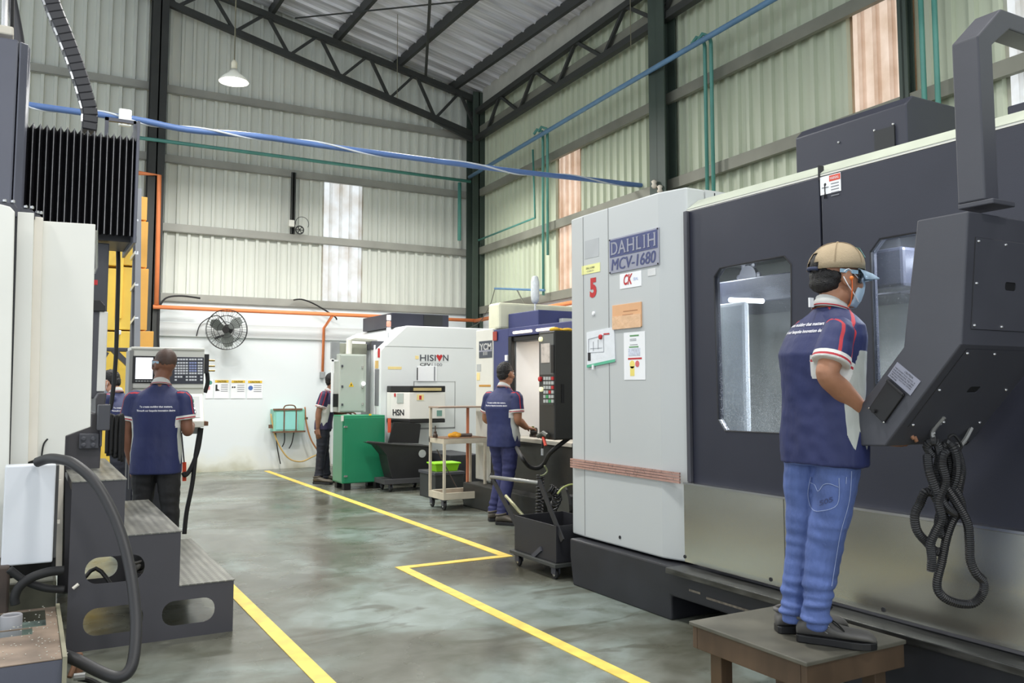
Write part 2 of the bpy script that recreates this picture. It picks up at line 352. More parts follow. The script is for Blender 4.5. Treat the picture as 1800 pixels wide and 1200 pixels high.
ny = [onw(900+q[0]/4, q[1]/4, .14).y for q in ((160, 490), (450, 300), (800, 65))]; st = (ny[0]-ny[2])/2
for i in range(-2, 7):
    yt = ny[0]-i*st
    if yt > 14.9: continue
    MB().bar(RW(yt, zt_, .14), RW(min(yt+st*.42, 14.9), zb_, .14), .05).build('truss_web', steel, wr)
    MB().bar(RW(yt, zt_, .14), RW(yt-st*.58, zb_, .14), .05).build('truss_web', steel, wr)
# --- roof
foil = M('roof_foil', (222, 222, 228), .36, .35, var=.25, scale=3, stretch=(.25, 6, 1), bump=.35, bscale=6)
ce = MB().prism([(-9, YB+.2, zr(-2)+.1), (8.2, YB+.2, zr(8)+.1), (8.2, -7, zr(8)+.1), (-9, -7, zr(-2)+.1)], (0, 0, .02)); ce.bm.clear()
for (xa, xb) in ((-2, 8.2), (-9, -2)):
    za, zb = (zr(xa), zr(xb)) if xa == -2 else (zr(-2)-7*ROOF_K, zr(-2))
    ce.prism([(xa, YB+.2, za+.12), (xb, YB+.2, zb+.12), (xb, -7, zb+.12), (xa, -7, za+.12)], (0, 0, .05))
ce = tag(ce.build('ceiling', M('roof_outer', (140, 140, 140), .6)), kind='structure')
sd = V((1, 0, -ROOF_K)).normalized(); y = YB
while y > 1.2:
    sheet('roof_sheet', foil, ce, V((-2, y, zr(-2))), (0, -1, 0), sd, sd.cross(V((0, -1, 0))), 10.3, 2, .38); y -= .76
for px, py in ((802, 152), (705, 112), (597, 69), (482, 25)):
    x = on(px, py, y=14.9).x; MB().box(x-.035, x+.035, 0, YB, zr(x)-.19, zr(x)-.01).build('purlin', steel, ce)
for x in (2.45, 1.2, 0, -1.2): MB().box(x-.035, x+.035, 0, YB, zr(x)-.19, zr(x)-.01).build('purlin', steel, ce)
a = on(752, 140, y=14.7); MB().bar((a.x, 14.8, zr(a.x)-.22), (a.x-1.9, 10.2, zr(a.x-1.9)-.22), .05).build('roof_brace', steel, ce)
MB().bar((7.4, 9.5, zr(7.4)-.22), (3.9, 14.7, zr(3.9)-.24), .02).build('roof_brace', steel, ce)
MB().prism([RW(15.1, zt_+.1, -.04), RW(-1, zt_+.1, -.04), RW(-1, zt_+.1, .02), RW(15.1, zt_+.1, .02)], (0, 0, .42)).build('eaves_flashing', M('flashing', (186, 186, 176), .5), wr)
# ================================================================== WALL SERVICES
def pipe(name, pts, r, mat, label, cat='pipe', group=None, n=10, sm=0):
    return tag(MB().tube(spline(pts, sm) if sm else pts, r, n).build(name, mat, smooth=True), label, cat, group)
of = .02
P = lambda px, py, y=15.04: on(px, py, y=y)
pipe('orange_conduit', [(1.72, 14.8, 2.726), (7.6, 14.8, 2.726)], .034, orange, 'long orange conduit running level across the back wall under the cladding')
z = P(280, 308, 14.8); pipe('orange_conduit', [(P(243, 311, 14.8).x, 14.8, z.z), (z.x, 14.8, z.z), (z.x+.02, 14.8, 2.76)], .036, orange, 'orange conduit dropping down beside the left steel column to the long conduit')
x = P(572, 560).x; q = P(567, 655, 15.14); t = pipe('orange_conduit', [(x+.05, 14.8, 2.70), (x, 15.12, 2.5), (q.x, 15.14, q.z)], .025, orange, 'thin orange conduit dropping to a grey switch on the white back wall')
MB().box(q.x-.04, q.x+.04, 15.1, 15.2, q.z-.1, q.z+.02).build('switch_box', M('grey_plastic', (150, 152, 152), .5), t, bevel=.01)
pipe('orange_conduit', [RW(14.8, 2.72, .2), RW(8, 2.76, .2)], .036, orange, 'orange conduit running along the right wall behind the machines')
pz = 5.47
pipe('air_pipe', [(P(244, 252, 14.8).x, 14.8, pz), (7.45, 14.8, pz)], .03, teal, 'teal green pipe running level across the back wall girt')
x = P(800, 330).x; pipe('air_pipe', [(x, 14.84, pz-.04), (x, 14.84, P(801, 422, 14.84).z)], .036, teal, 'short teal pipe stub hanging down near the corner column')
p0, p1 = onw(842, 324, .3), onw(1350, 48, .3); zz = 5.62
pipe('air_pipe', [RW(14.8, zz-.06, .32), RW(9.4, zz+.02, .32), RW(0, zz+.1, .32)], .036, bluep, 'blue green pipe running the length of the right wall past the columns')
for (px, zlo, lb, g) in ((955, 2.95, 'teal drop pipe with swan neck beside the narrow salmon sheet', 0), (963, 3.0, 'teal drop pipe just right of its twin beside the narrow salmon sheet', 1),
                         (1243, 2.7, 'left of two teal drop pipes above the grey machine cabinet', 0), (1254, 2.7, 'right of two teal drop pipes above the grey machine cabinet', 1),
                         (1630, 2.6, 'left of two teal pipes behind the grey control arm', 0), (1654, 2.6, 'right of two teal pipes behind the grey control arm', 1)):
    if px == 963: zlo = 3.6
    yy = onw(px, 250, .2).y; top = zz+.06 if px < 1600 else 6.6
    pts = [RW(yy, zlo, .2)]+([RW(yy, top, .2)] if px > 1600 else [RW(yy, zz+.02, .2), RW(yy, zz+.1, .22), RW(yy+.06, zz+.14, .28), RW(yy+.1, zz+.06, .32)])
    pipe('drop_pipe', pts, .024, teal, lb, group=None)
pipe('air_pipe', [RW(14.7, 4.3, .16), RW(onw(955, 385).y, 4.32, .16), RW(onw(955, 385).y, 5.5, .2)], .018, teal, 'thin teal pipe above the middle girt of the right wall rising to the blue pipe')
# hanging blue busbar cable across the hall
pts = [on(*p, y=9.5) for p in ((20, 179), (40, 183), (140, 197), (240, 210), (330, 228), (450, 239), (560, 255), (700, 274), (850, 294), (950, 306), (1050, 317), (1146, 328))]
cb = pipe('power_cable', pts, .034, M('blue_cable', (92, 122, 176), .5, var=.1), 'thick blue cable bundle slung across the hall from left to right', 'cable', n=8, sm=6)
sp = spline(pts, 10); MB().tube([p+V((0, .0, 0))+V((0, .034*cos(i*.35), .034*sin(i*.35))) for i, p in enumerate(sp)], .011, 6).build('white_wire', M('white_wire', (206, 212, 220), .5), cb, smooth=True)
q = on(217, 208, y=9.5); jb = thing('junction_box', 'small white junction box hanging on the blue cable', 'box', q)
MB().box(q.x-.05, q.x+.07, q.y-.09, q.y-.035, q.z-.1, q.z+.08).build('case', M('white_plastic', (228, 230, 226), .4), jb, bevel=.015)
for dx in (-.02, .04): MB().lathe([(.012, 0), (.012, .006)], (q.x+dx, q.y-.091, q.z-.07), (0, -1, 0), 8).build('knockout', ink, jb)
q = onw(1150, 331, .3); br = thing('cable_anchor', 'pale insulator pair holding the cable end at the steel column', 'anchor', q)
for d in (0, 1): MB().lathe([(.02, 0), (.04, .03), (.025, .06), (.04, .09), (.02, .11)], q+V((.03*d, -.08*d, -.08*d)), n=10).build('insulator', M('insulator_clay', (216, 206, 190), .5), br, smooth=True)
pipe('wall_cable', [P(x_, y_, 15.05) for x_, y_ in ((516, 527), (530, 526), (548, 532), (568, 543), (588, 556), (592, 562))], .014, rubber, 'black cable drooping from the lowest girt over the orange conduit', 'cable', n=6, sm=4)
pipe('wall_cable', [P(x_, y_, 14.83) for x_, y_ in ((352, 524), (320, 520), (296, 522), (284, 532), (279, 550), (278, 580), (279, 612))], .016, rubber, 'black cable curving from the girt down beside the left steel column', 'cable', n=6, sm=4)
# pendant lamp
lc = on(411, 144, y=10.5); r0 = 26/F_*(lc-CV).dot(FV)
L = thing('pendant_lamp', 'lit white pendant lamp hanging on a long cord under the roof', 'lamp', lc)
MB().lathe([(r0, 0), (r0*.95, .02), (r0*.7, .065), (r0*.36, .11), (.03, .17), (.03, .16), (r0*.33, .10), (r0*.67, .057), (r0*.92, .014), (r0*.97, 0)], lc, n=28, cap=False).build('shade', M('lamp_enamel', (236, 238, 226), .35), L, smooth=True)
MB().lathe([(.035, .16), (.035, .24), (.02, .27)], lc, n=12).build('socket', M('ivory', (226, 220, 196), .5), L, smooth=True)
MB().ball(lc+V((0, 0, .035)), .075, (1, 1, .7)).build('bulb', M('bulb_glow', (255, 250, 238), .3, var=0, emit=45), L, smooth=True)
MB().tube([lc+V((0, 0, .26)), lc+V((0, 0, zr(lc.x)-lc.z-.1))], .009, 6).build('cord', M('cord_khaki', (120, 116, 96), .6), L)
sl = bpy.data.lights.new('bulb_light', 'SPOT'); sl.energy = 260; sl.spot_size = radians(150); sl.spot_blend = .15; sl.shadow_soft_size = .07
so = bpy.data.objects.new('bulb_light', sl); so.location = lc+V((0, 0, -.02)); COL.objects.link(so)
pipe('pull_cord', [V((on(698, 104, y=13.5).x, 13.5, zr(on(698, 104, y=13.5).x)+.03)), (on(698, 172, y=13.5))], .006, M('cord_khaki', (120, 116, 96)), 'thin pale cord hanging from the roof near the corner', 'cord', n=5)
pipe('pull_cord', [V((onw(1108, 40, .8).x, onw(1108, 40, .8).y, zr(onw(1108, 40, .8).x)+.03)), (onw(1109, 86, .8))], .006, M('cord_khaki', (120, 116, 96)), 'thin pale cord hanging from the roof before the right wall truss', 'cord', n=5)
# --- wall fan
fc = on(399, 579, y=14.75); Fn = thing('wall_fan', 'black round wall fan in a wire cage on the back wall', 'fan', fc)
fx = V((-.42, -.9, -.1)).normalized(); fu = fx.cross(V((0, 0, 1))).normalized(); fv = fu.cross(fx)
R0 = .335; wire = M('black_wire', (30, 32, 32), .5)
def disc(r, h, n=36): return [fc+fx*h+(fu*cos(2*pi*k/n)+fv*sin(2*pi*k/n))*r for k in range(n)]
q = MB()
for r, h in ((R0, 0), (R0, .05), (R0*.7, .075), (R0*.4, .085), (R0*.7, -.06)): q.tube(disc(r, h), .005, 5, closed=True)
for k in range(44):
    a = 2*pi*k/44; d = fu*cos(a)+fv*sin(a)
    q.tube([fc+d*.07+fx*.09, fc+d*R0*.7+fx*.075, fc+d*R0+fx*.02], .0022, 4)
    if k % 2: q.tube([fc+d*.1-fx*.09, fc+d*R0*.7-fx*.06, fc+d*R0+fx*.0], .0022, 4)
q.build('cage', wire, Fn)
MB().lathe([(.07, -.16), (.085, -.1), (.085, -.02), (.06, 0)], fc, fx, 16).build('motor', black, Fn, smooth=True)
MB().lathe([(.06, .085), (.055, .1)], fc, fx, 16).build('badge', black, Fn)
for k in range(3):
    a = 2*pi*k/3+.4; d = fu*cos(a)+fv*sin(a); e = fx.cross(d); q = MB()
    A = [fc+d*.05+e*.03, fc+d*.05-e*.03+fx*.02, fc+d*.18-e*.11+fx*.05, fc+d*.29-e*.06+fx*.03, fc+d*.29+e*.05-fx*.02, fc+d*.16+e*.09-fx*.03]
    q.prism(A, fx*.006).build('fan_blade', M('fan_blade_grey', (112, 118, 114), .4), Fn)
MB().tube([fc-fx*.13, fc-fx*.13+V((-.05, .1, -.1)), V((fc.x-.1, 15.18, fc.z-.12))], .02, 8).build('bracket', black, Fn)
MB().tube(spline([fc-fx*.15, fc+V((-.1, .3, .25)), V((fc.x-.35, 15.1, fc.z+.12)), V((fc.x-.42, 15.15, fc.z-.1))]), .009, 6).build('power_lead', black, Fn)
# --- caution posters
wp = white
for i, (x0, x1, lb) in enumerate(((362, 374, 'small poster with green and pink print beside the control console on the back wall'), (377, 402, 'caution poster with a safety boot, first of three yellow-headed notices'),
                                  (406, 431, 'caution poster with safety glasses, middle of three yellow-headed notices'), (435, 461, 'caution poster with a blue round sign, last of three yellow-headed notices'))):
    a, c = on(x0, 666+i*.5, y=15.19), on(x1, 700, y=15.19); T = thing('poster', lb, 'poster', (a.x, 15.19, c.z))
    MB().box(a.x, c.x, 15.188, 15.196, c.z, a.z).build('sheet', wp, T)
    if i:
        MB().box(a.x+.01, c.x-.01, 15.182, 15.188, a.z-.055, a.z-.012).build('yellow_header', M('header_yellow', (226, 190, 60), .5), T)
        text('CAUTION', T, (a.x+.05, 15.181, a.z-.05), (1, 0, 0), (0, 0, 1), (c.x-a.x)-.1, .03, ink, bold=.02)
        for r in range(4): MB().box(a.x+.11, c.x-.02, 15.184, 15.188, a.z-.1-.035*r, a.z-.09-.035*r).build('text_line', greyink, T)
        if i == 1: MB().prism([(a.x+.02, 15.184, a.z-.09), (a.x+.05, 15.184, a.z-.09), (a.x+.05, 15.184, a.z-.16), (a.x+.095, 15.184, a.z-.19), (a.x+.02, 15.184, a.z-.2)], (0, .003, 0)).build('boot_symbol', ink, T)
        if i == 2:
            for d in (.03, .065): MB().lathe([(.014, 0), (.014, .003)], (a.x+d, 15.187, a.z-.13), (0, -1, 0), 10).build('lens_symbol', ink, T)
        if i == 3: MB().lathe([(.04, 0), (.04, .003)], (a.x+.055, 15.187, a.z-.14), (0, -1, 0), 18).build('round_symbol', M('sign_blue', (70, 104, 170), .5), T)
    else:
        MB().lathe([(.035, 0), (.035, .003)], (c.x-.05, 15.187, a.z-.06), (0, -1, 0), 12).build('green_mark', teal, T); MB().box(a.x+.02, a.x+.07, 15.183, 15.188, a.z-.18, a.z-.12).build('pink_mark', M('pink', (226, 150, 150), .5), T)
# --- green pump box with hoses on the back wall
a, c = on(480, 719, y=15.0), on(534, 757, y=15.0); gb = thing('hydraulic_box', 'pale green metal box with rusty edges and hanging hoses on the back wall', 'box', (a.x, 15.2, c.z))
pg = M('pale_green_paint', (136, 196, 176), .5, var=.12); rust = M('rust', (110, 80, 60), .8, var=.3, scale=12)
MB().box(a.x, c.x, 14.95, 15.19, c.z, a.z).build('body', pg, gb, bevel=.01)
MB().box(a.x+.04, c.x-.12, 14.94, 14.95, c.z+.03, a.z-.05).build('door', M('pale_blue_green', (140, 204, 196), .5, var=.06), gb, bevel=.006)
MB().box(a.x-.01, c.x-.05, 14.93, 14.96, a.z-.02, a.z+.01).build('rusty_rim', rust, gb); MB().box(a.x-.01, c.x+.01, 14.93, 14.96, c.z-.02, c.z+.01).build('rusty_rim', rust, gb)
MB().tube(spline([(a.x+.18, 15, a.z), (a.x+.22, 15, a.z+.06), (a.x+.36, 15, a.z+.06), (a.x+.4, 15, a.z)], 4), .012, 6).build('handle', rust, gb)
for dx in (.17, .38): MB().box(a.x+dx, a.x+dx+.02, 14.93, 14.942, c.z, a.z-.02).build('strap', rust, gb)
MB().box(a.x-.06, a.x, 14.97, 15.05, c.z+.06, c.z+.12).build('valve', rust, gb)
MB().box(c.x, c.x+.06, 14.97, 15.02, c.z+.2, c.z+.24).build('hook', M('dark_hook', (60, 56, 40), .6), gb)
for (s, m, pp) in (('yellow_hose', M('ochre_hose', (200, 168, 104), .5), [(476, 727), (485, 770), (505, 803), (528, 811), (548, 803), (563, 796)]), ('brown_hose', M('brown_hose', (170, 116, 72), .5), [(536, 715), (538, 740), (545, 768), (556, 788), (565, 796)]),
                   ('cable_tail', rubber, [(500, 757), (500, 775), (496, 785)]), ('cable_tail', rubber, [(517, 757), (513, 778), (508, 788)]), ('thin_wire', rubber, [(484, 757), (488, 790), (493, 815)])):
    MB().tube(spline([on(*p, y=14.98) for p in pp], 6), .014 if 'hose' in s else .01, 6).build(s, m, gb, smooth=True)
# --- small switch box and cable reel on the cladding post
a = on(513, 393, y=15.0); sb = thing('isolator_switch', 'small cream switch box on the dark post above the middle girt', 'switch', a); MB().box(a.x-.05, a.x+.05, 15.0, 15.08, a.z-.05, a.z+.07).build('case', cream, sb, bevel=.01)
a = on(527, 404, y=15.0); cr = thing('hanging_hook_wheel', 'round black spoked wheel hanging on the middle girt', 'wheel', a); q = MB()
q.tube([a+V((.07*cos(t*pi/10), 0, .07*sin(t*pi/10))) for t in range(20)], .012, 5, closed=True)
for k in range(3): q.bar(a+V((.065*cos(k*pi/3), 0, .065*sin(k*pi/3))), a-V((.065*cos(k*pi/3), 0, .065*sin(k*pi/3))), .012)
q.build('rim', wire, cr); MB().tube([a+V((.12*cos(t*pi/12)+.04, 0, .12*sin(t*pi/12)+.12)) for t in range(-2, 14)], .005, 4).build('wire_loop', wire, cr)
# ================================================================== GREY MACHINING CENTRE ON THE RIGHT
XM = 3.60
mc = thing('machining_centre', 'huge charcoal and light grey machining centre with windows along the right', 'machine', (5, 2.5, 0))
base_m = M('base_black_paint', (40, 41, 46), .5, var=.2, scale=5)
U_, W_ = (0, -1, 0), (0, 0, 1)
q = MB()
prof = [(3.50, -1), (3.50, 3.9), (3.50, 4.16), (3.50, 5.42)]
q.prism([(3.53, 5.32, 0), (3.53, 4.22, 0), (3.53, 4.22, .15), (3.53, 3.72, .15), (3.53, 3.72, 0), (3.53, -1.2, 0), (3.53, -1.2, .33), (3.53, 5.36, .33), (3.53, 5.36, .2)], (2.9, 0, 0))
q.build('base', base_m, mc, bevel=.012)
MB().box(3.47, 3.62, -1.2, 4.2, .30, .335).build('base_ledge', M('worn_edge_steel', (86, 86, 84), .35, .7, var=.4, scale=30, stretch=(1, .2, 1)), mc, bevel=.004)
for (y0, y1, z) in ((4.05, 3.95, .215), (3.9, 3.5, .2), (3.45, 3.2, .185)): MB().box(3.527, 3.53, y1, y0, z, z+.012).build('paint_scrape', M('scraped_paint', (120, 112, 100), .7, var=.4, scale=40), mc)
# light grey end cabinet with chamfered corners
cab = MB(); ycab = [(3.615, 5.45), (3.60, 5.26), (3.60, 4.38), (3.66, 4.17), (3.82, 4.17), (3.82, 5.45)]
cab.prism([(x, y_, .345) for x, y_ in ycab], (0, 0, 2.39))
cb_ = cab.build('cabinet', M('cabinet_light_grey', (190, 194, 194), .35, var=.025, scale=.8), mc, bevel=.012)
MB().box(3.825, 6.4, 5.40, 5.45, .345, 2.735).build('cabinet_end', M('cabinet_light_grey', (190, 194, 194)), mc); MB().box(3.825, 6.4, 4.17, 5.395, 2.52, 2.735).build('cabinet_top', M('cabinet_light_grey', (190, 194, 194)), mc)
y1 = on(1070, 500, x=XM).y; MB().box(3.597, 3.6, y1-.002, y1+.002, 1.05, 2.73).build('panel_seam', M('seam_grey', (140, 142, 142), .5), cb_)
MB().box(3.597, 3.6, 5.259, 5.263, .36, 2.72).build('panel_seam', M('seam_grey', (140, 142, 142), .5), cb_)
a = on(1090, 944, x=XM); MB().lathe([(.012, 0), (.012, .004)], a, (-1, 0, 0), 10).build('plug', ink, cb_)
MB().box(3.9, 3.905, 4.165, 4.17, 2.55, 2.72).build('panel_seam', ink, cb_)
# dark door wall with windows
XD = 3.655
win = {}
def pxloop(ps, x): return [on(*p, x=x) for p in ps]
w1 = pxloop(((1255, 487), (1266, 471), (1378, 450), (1391, 465), (1391, 762), (1274, 757), (1262, 737)), XD)
w2t, w2b = on(1516, 425, x=XD), on(1697, 780, x=XD); yl, yr_ = 2.80, on(1719, 757, x=XD).y
w2 = [(XD, yl, w2t.z-.06), (XD, yl-.06, w2t.z), (XD, yr_+.06, w2t.z), (XD, yr_, w2t.z-.06), (XD, yr_, w2b.z+.06), (XD, yr_+.06, w2b.z), (XD, yl-.06, w2b.z), (XD, yl, w2b.z+.06)]
ysm = on(1441, 320, x=XD).y; zt = 2.57; z0 = .84
fd = MB().plate([(XD, 4.165, z0), (XD, ysm+.006, z0), (XD, ysm+.006, zt), (XD, 4.165, zt)], [w1], (.05, 0, 0)).build('fixed_panel', dnavy, mc, bevel=.006)
sd_ = MB().plate([(XD, ysm-.006, z0), (XD, .9, z0), (XD, .9, zt), (XD, ysm-.006, zt)], [w2], (.05, 0, 0)).build('sliding_door', dnavy, mc, bevel=.006)
MB().box(XD, XD+.05, -1.2, .89, z0, zt).build('sliding_door', dnavy, mc, bevel=.006)
MB().box(XD-.028, XD, 4.135, 4.168, z0+.01, zt).build('door_post', dgrey, mc, bevel=.006)
glass = m_glass('wet_safety_glass', .42); rub = M('window_gasket', (36, 36, 40), .5)
for (lp, pn) in ((w1, fd), (w2, sd_)):
    MB().prism([V(p)+V((.02, 0, 0)) for p in lp], (.008, 0, 0)).build('window_pane', glass, pn)
    MB().tube([V(p)+V((.002, 0, 0)) for p in lp], .006, 5, closed=True).build('gasket', rub, pn)
MB().prism([(XD, -1.2, zt), (XD, 4.165, zt), (XD+.0, 4.165, zt+.012), (XD, -1.2, zt+.012)], (.05, 0, 0)).build('top_rail', cream, mc)
MB().prism([(XD-.005, -1.2, zt+.012), (XD+.1, -1.2, zt+.085), (6.4, -1.2, zt+.085), (6.4, -1.2, zt+.02)], (0, 5.365, 0)).build('roof_cover', M('cover_pale', (186, 192, 176), .45, var=.06), mc, bevel=.004)
MB().box(XD-.008, XD+.03, ysm-.004, ysm+.004, zt-.02, zt+.06).build('seam', ink, mc)
# stainless skirt
ss = M('stainless_sheet', (208, 208, 198), .22, .92, var=.1, scale=1.6, stretch=(1, .5, 1.6), rvar=.08)
sk_ = MB().box(3.60, 3.66, -1.2, 4.17, .36, .838).build('stainless_skirt', ss, mc, bevel=.003)
MB().box(3.595, 3.66, -1.2, 4.17, .838, .85).build('skirt_lip', chrome, mc)
for (px, py) in ((1204, 978), (1355, 1018), (1553, 1071)): MB().lathe([(.011, 0), (.011, .004)], on(px, py, x=3.6), (-1, 0, 0), 10).build('screw_hole', ink, sk_)
q = on(1378, 900, x=3.6); MB().box(3.598, 3.6, q.y-.002, q.y+.002, .36, .838).build('sheet_joint', M('joint_dark', (90, 90, 86), .5), sk_)
# interior of the working chamber
inn = M('chamber_grey', (150, 151, 146), .5, var=.1, scale=2)
MB().box(5.2, 5.25, .9, 5.3, .8, 2.5).build('chamber_back', inn, mc)
MB().box(3.83, 5.2, 5.25, 5.3, .8, 2.5).build('chamber_side', inn, mc); MB().box(3.75, 5.2, .9, .94, .8, 2.5).build('chamber_side', inn, mc)
MB().box(3.83, 5.2, .9, 5.25, .86, .9).build('chamber_floor', M('chamber_floor', (150, 154, 158), .4, var=.1), mc)
MB().box(3.75, 5.2, .9, 5.25, 2.44, 2.5).build('chamber_roof', inn, mc)
def cast(px, py): return on(px, py, x=4.5)
a, c = on(1250, 492, x=4.35), on(1396, 535, x=4.35); MB().box(4.35, 5.1, c.y-.1, 5.0, on(1256, 540, x=4.35).z, on(1256, 497, x=4.35).z).build('cable_cover', dnavy, mc, bevel=.01)
MB().box(4.3, 4.33, 1.7, 2.95, .9, 1.93).build('table_guard', M('guard_white', (206, 212, 224), .45, var=.03), mc, bevel=.01)
a, c = on(1256, 535, x=3.95), on(1309, 560, x=3.95); MB().box(3.95, 4.0, c.y, a.y+.3, .9, a.z).build('tool_magazine_door', M('magazine_white', (216, 220, 222), .45, var=.03), mc, bevel=.03)
a, c = on(1530, 480, x=4.6), on(1600, 490, x=4.6)
MB().box(4.5, 5.1, 3.25, 3.9, 2.0, 2.4).build('spindle_head', dgrey, mc, bevel=.02); MB().lathe([(.13, 0), (.13, -.16), (.09, -.2), (.07, -.3)], (4.75, 3.05, 1.95), n=16).build('spindle', dnavy, mc)
MB().box(4.05, 4.25, 2.9, 3.3, 1.98, 2.2).build('spindle_motor', dnavy, mc, bevel=.02); MB().lathe([(.07, 0), (.07, .42)], (4.3, 2.6, 2.1), (0, 1, 0), 14).build('coolant_pipe', M('light_steel', (190, 192, 196), .35, .4), mc)
a = on(1319, 487, x=4.6); q = MB(); q.lathe([(.03, 0), (.085, 0), (.085, .03), (.03, .03)], a, (-1, 0, 0), 20)
for k in range(6): q.ball(a+V((-.015, .095*cos(k*pi/3), .095*sin(k*pi/3))), .03, (.5, 1, 1), seg=8, rings=5)
q.build('tool_wheel', dgrey, mc)
a, c = on(1283, 527, x=4.2), on(1341, 529, x=4.2); MB().tube([a, c], .016, 8).build('tube_lamp', M('tube_glow', (250, 250, 255), .4, var=0, emit=7), mc)
area('chamber_light', (4.05, 2.5, 2.42), 70, .7, (1, 1, 1)); area('chamber_light', (4.5, 3.6, 2.05), 40, .3, (1, 1, 1)); area('chamber_light', (4.1, 4.7, 2.42), 24, .3, (1, 1, 1))
# roof box and slide unit on top
q = MB(); a = on(1398, 243, x=4.3); c = on(1592, 168, x=4.3); ya, yc = a.y, c.y
q.prism([(4.3, yc, 2.6), (4.3, yc, 3.06), (4.36, yc, 3.115), (5.9, yc, 3.115), (5.9, yc, 2.6)], (0, ya-yc, 0)).build('roof_box', dnavy, mc, bevel=.008)
for px, py in ((1474, 250), (1537, 229), (1570, 218)): MB().ball(on(px, py, x=4.295), .008, seg=8, rings=5).build('screw', chrome, mc)
a, c = on(1537, 231, x=4.292), on(1572, 219, x=4.292); MB().box(4.288, 4.3, c.y, a.y, 2.72, a.z).build('access_cover', M('dark_recess', (34, 36, 38), .5), mc)
a, c = on(1757, 205, x=4.6), on(1800, 168, x=4.6)
MB().box(4.6, 4.75, 1.2, a.y, 2.66, 2.86).build('slide_rail', M('rail_white', (214, 216, 208), .4), mc, bevel=.01)
for k in range(3): MB().lathe([(.009, 0), (.009, .004)], (4.6, a.y-.08-.22*k, 2.74), (-1, 0, 0), 8).build('rail_bolt', ink, mc)
MB().box(4.62, 4.8, 1.3, a.y-.03, 2.86, 2.98).box(4.64, 4.78, 1.5, a.y-.12, 2.98, 3.06).build('slide_motor', dnavy, mc, bevel=.01)
for k in range(2): MB().tube([(4.66, a.y-.16-.14*k, 3.0), (4.66, a.y-.16-.14*k, 3.9)], .014, 8).build('riser_tube', M('tube_grey', (90, 94, 104), .4), mc)
# stickers and plates on the grey cabinet: things that can be peeled or lifted off
def q6(px, py): return on(px, py, x=XM)
def card(name, label, cat, c0, c1, mat, t=.003):    # upright flat sheet on the cabinet face between two pixels
    a, c = q6(*c0), q6(*c1); T = thing(name, label, cat, (XM, (a.y+c.y)/2, min(a.z, c.z)))
    MB().box(XM-t, XM-.0005, c.y, a.y, c.z, a.z).build('sheet', mat, T); return T, a, c
navy_pl = M('plate_blue', (66, 74, 118), .45, var=.1, scale=8); silver = M('plate_silver', (152, 154, 168), .45, .3, var=.05)
a, c = q6(1072, 421), q6(1160, 465); np_ = thing('name_plate', 'blue and silver nameplate reading DAHLIH MCV-1680 on the grey cabinet', 'plate', (XM, (a.y+c.y)/2, c.z))
MB().box(XM-.008, XM-.0005, c.y, a.y, c.z, a.z).build('plate', silver, np_, bevel=.002)
zm = c.z+(a.z-c.z)*.46; MB().box(XM-.010, XM-.008, c.y+.012, a.y-.012, zm, a.z-.012).build('blue_field', navy_pl, np_)
hz = (a.z-zm)-.044; wz = (a.y-c.y)-.06
for ch, f0, f1, stems in (('D', 0, .155, (.02,)), ('A', .165, .345, (.185, .325)), ('H', .375, .54, (.395, .52)), ('L', .585, .695, (.605,)), ('I', .748, .778, (.763,)), ('H', .835, 1., (.855, .98))):
    for dx in (0, .004): text(ch, np_, (XM-.010, a.y-.03-wz*f0-dx, zm+.016), U_, W_, wz*(f1-f0)-.004, hz, silver, lift=.0012+dx*.1)
    for f in stems:
        for zz in ((0,) if ch == 'A' else (0, hz-.007)): MB().box(XM-.0125, XM-.0112, a.y-.03-wz*f-.012, a.y-.03-wz*f+.012, zm+.016+zz, zm+.023+zz).build('letter_serif', silver, np_)
for dx in (0, .003, .006): text('MCV-1680', np_, (XM-.008, a.y-.026-dx, c.z+.02), U_, W_, (a.y-c.y)-.062, zm-c.z-.034, navy_pl, slant=.15, lift=.0012+dx*.1)
for yy in (a.y-.01, c.y+.01):
    for z_ in (a.z-.008, c.z+.008): MB().ball((XM-.009, yy, z_), .006, seg=8, rings=5).build('rivet', ink, np_)
T, a, c = card('sticker', 'white sticker with a red CK logo under the nameplate', 'sticker', (1090, 482), (1128, 502), white)
text('CK', T, (XM-.003, a.y-.045, c.z+.022), U_, W_, .10, .075, red, bold=.03, slant=.25); text('SEAL', T, (XM-.003, a.y-.155, c.z+.045), U_, W_, .055, .02, M('pale_blue_ink', (150, 170, 215), .5))
T, a, c = card('sticker', 'small plain white sticker at the lower right of the nameplate', 'sticker', (1139, 473), (1153, 483), M('sticker_offwhite', (214, 216, 216), .5))
T, a, c = card('label', 'yellow paper label above the red number five', 'label', (1023, 468), (1055, 477), M('label_yellow', (234, 234, 160), .6))
text('SERIAL NUMBER', T, (XM-.003, a.y-.06, c.z+.034), U_, W_, .11, .014, ink); text('CHECK', T, (XM-.003, a.y-.07, c.z+.012), U_, W_, .09, .012, greyink)
a, c = q6(1037, 488), q6(1049, 522); T = thing('number_sign', 'big red number 5 stuck on the grey cabinet', 'number', (XM, a.y, c.z)); text('5', T, (XM-.001, a.y, c.z), U_, W_, a.y-c.y, a.z-c.z-.005, red, name='numeral', bold=.05)
T, a, c = card('patch', 'faint grey square patch above the yellow label', 'patch', (1028, 424), (1053, 450), M('patch_grey', (176, 180, 182), .5), .0015)
a, c = q6(1078, 537), q6(1129, 573); T = thing('envelope', 'brown paper envelope in a clear sleeve on the grey cabinet', 'envelope', (XM, (a.y+c.y)/2, c.z))
MB().box(XM-.01, XM-.0005, c.y, a.y, c.z, a.z).build('paper', M('kraft_paper', (222, 172, 128), .6, var=.06), T, bevel=.002)
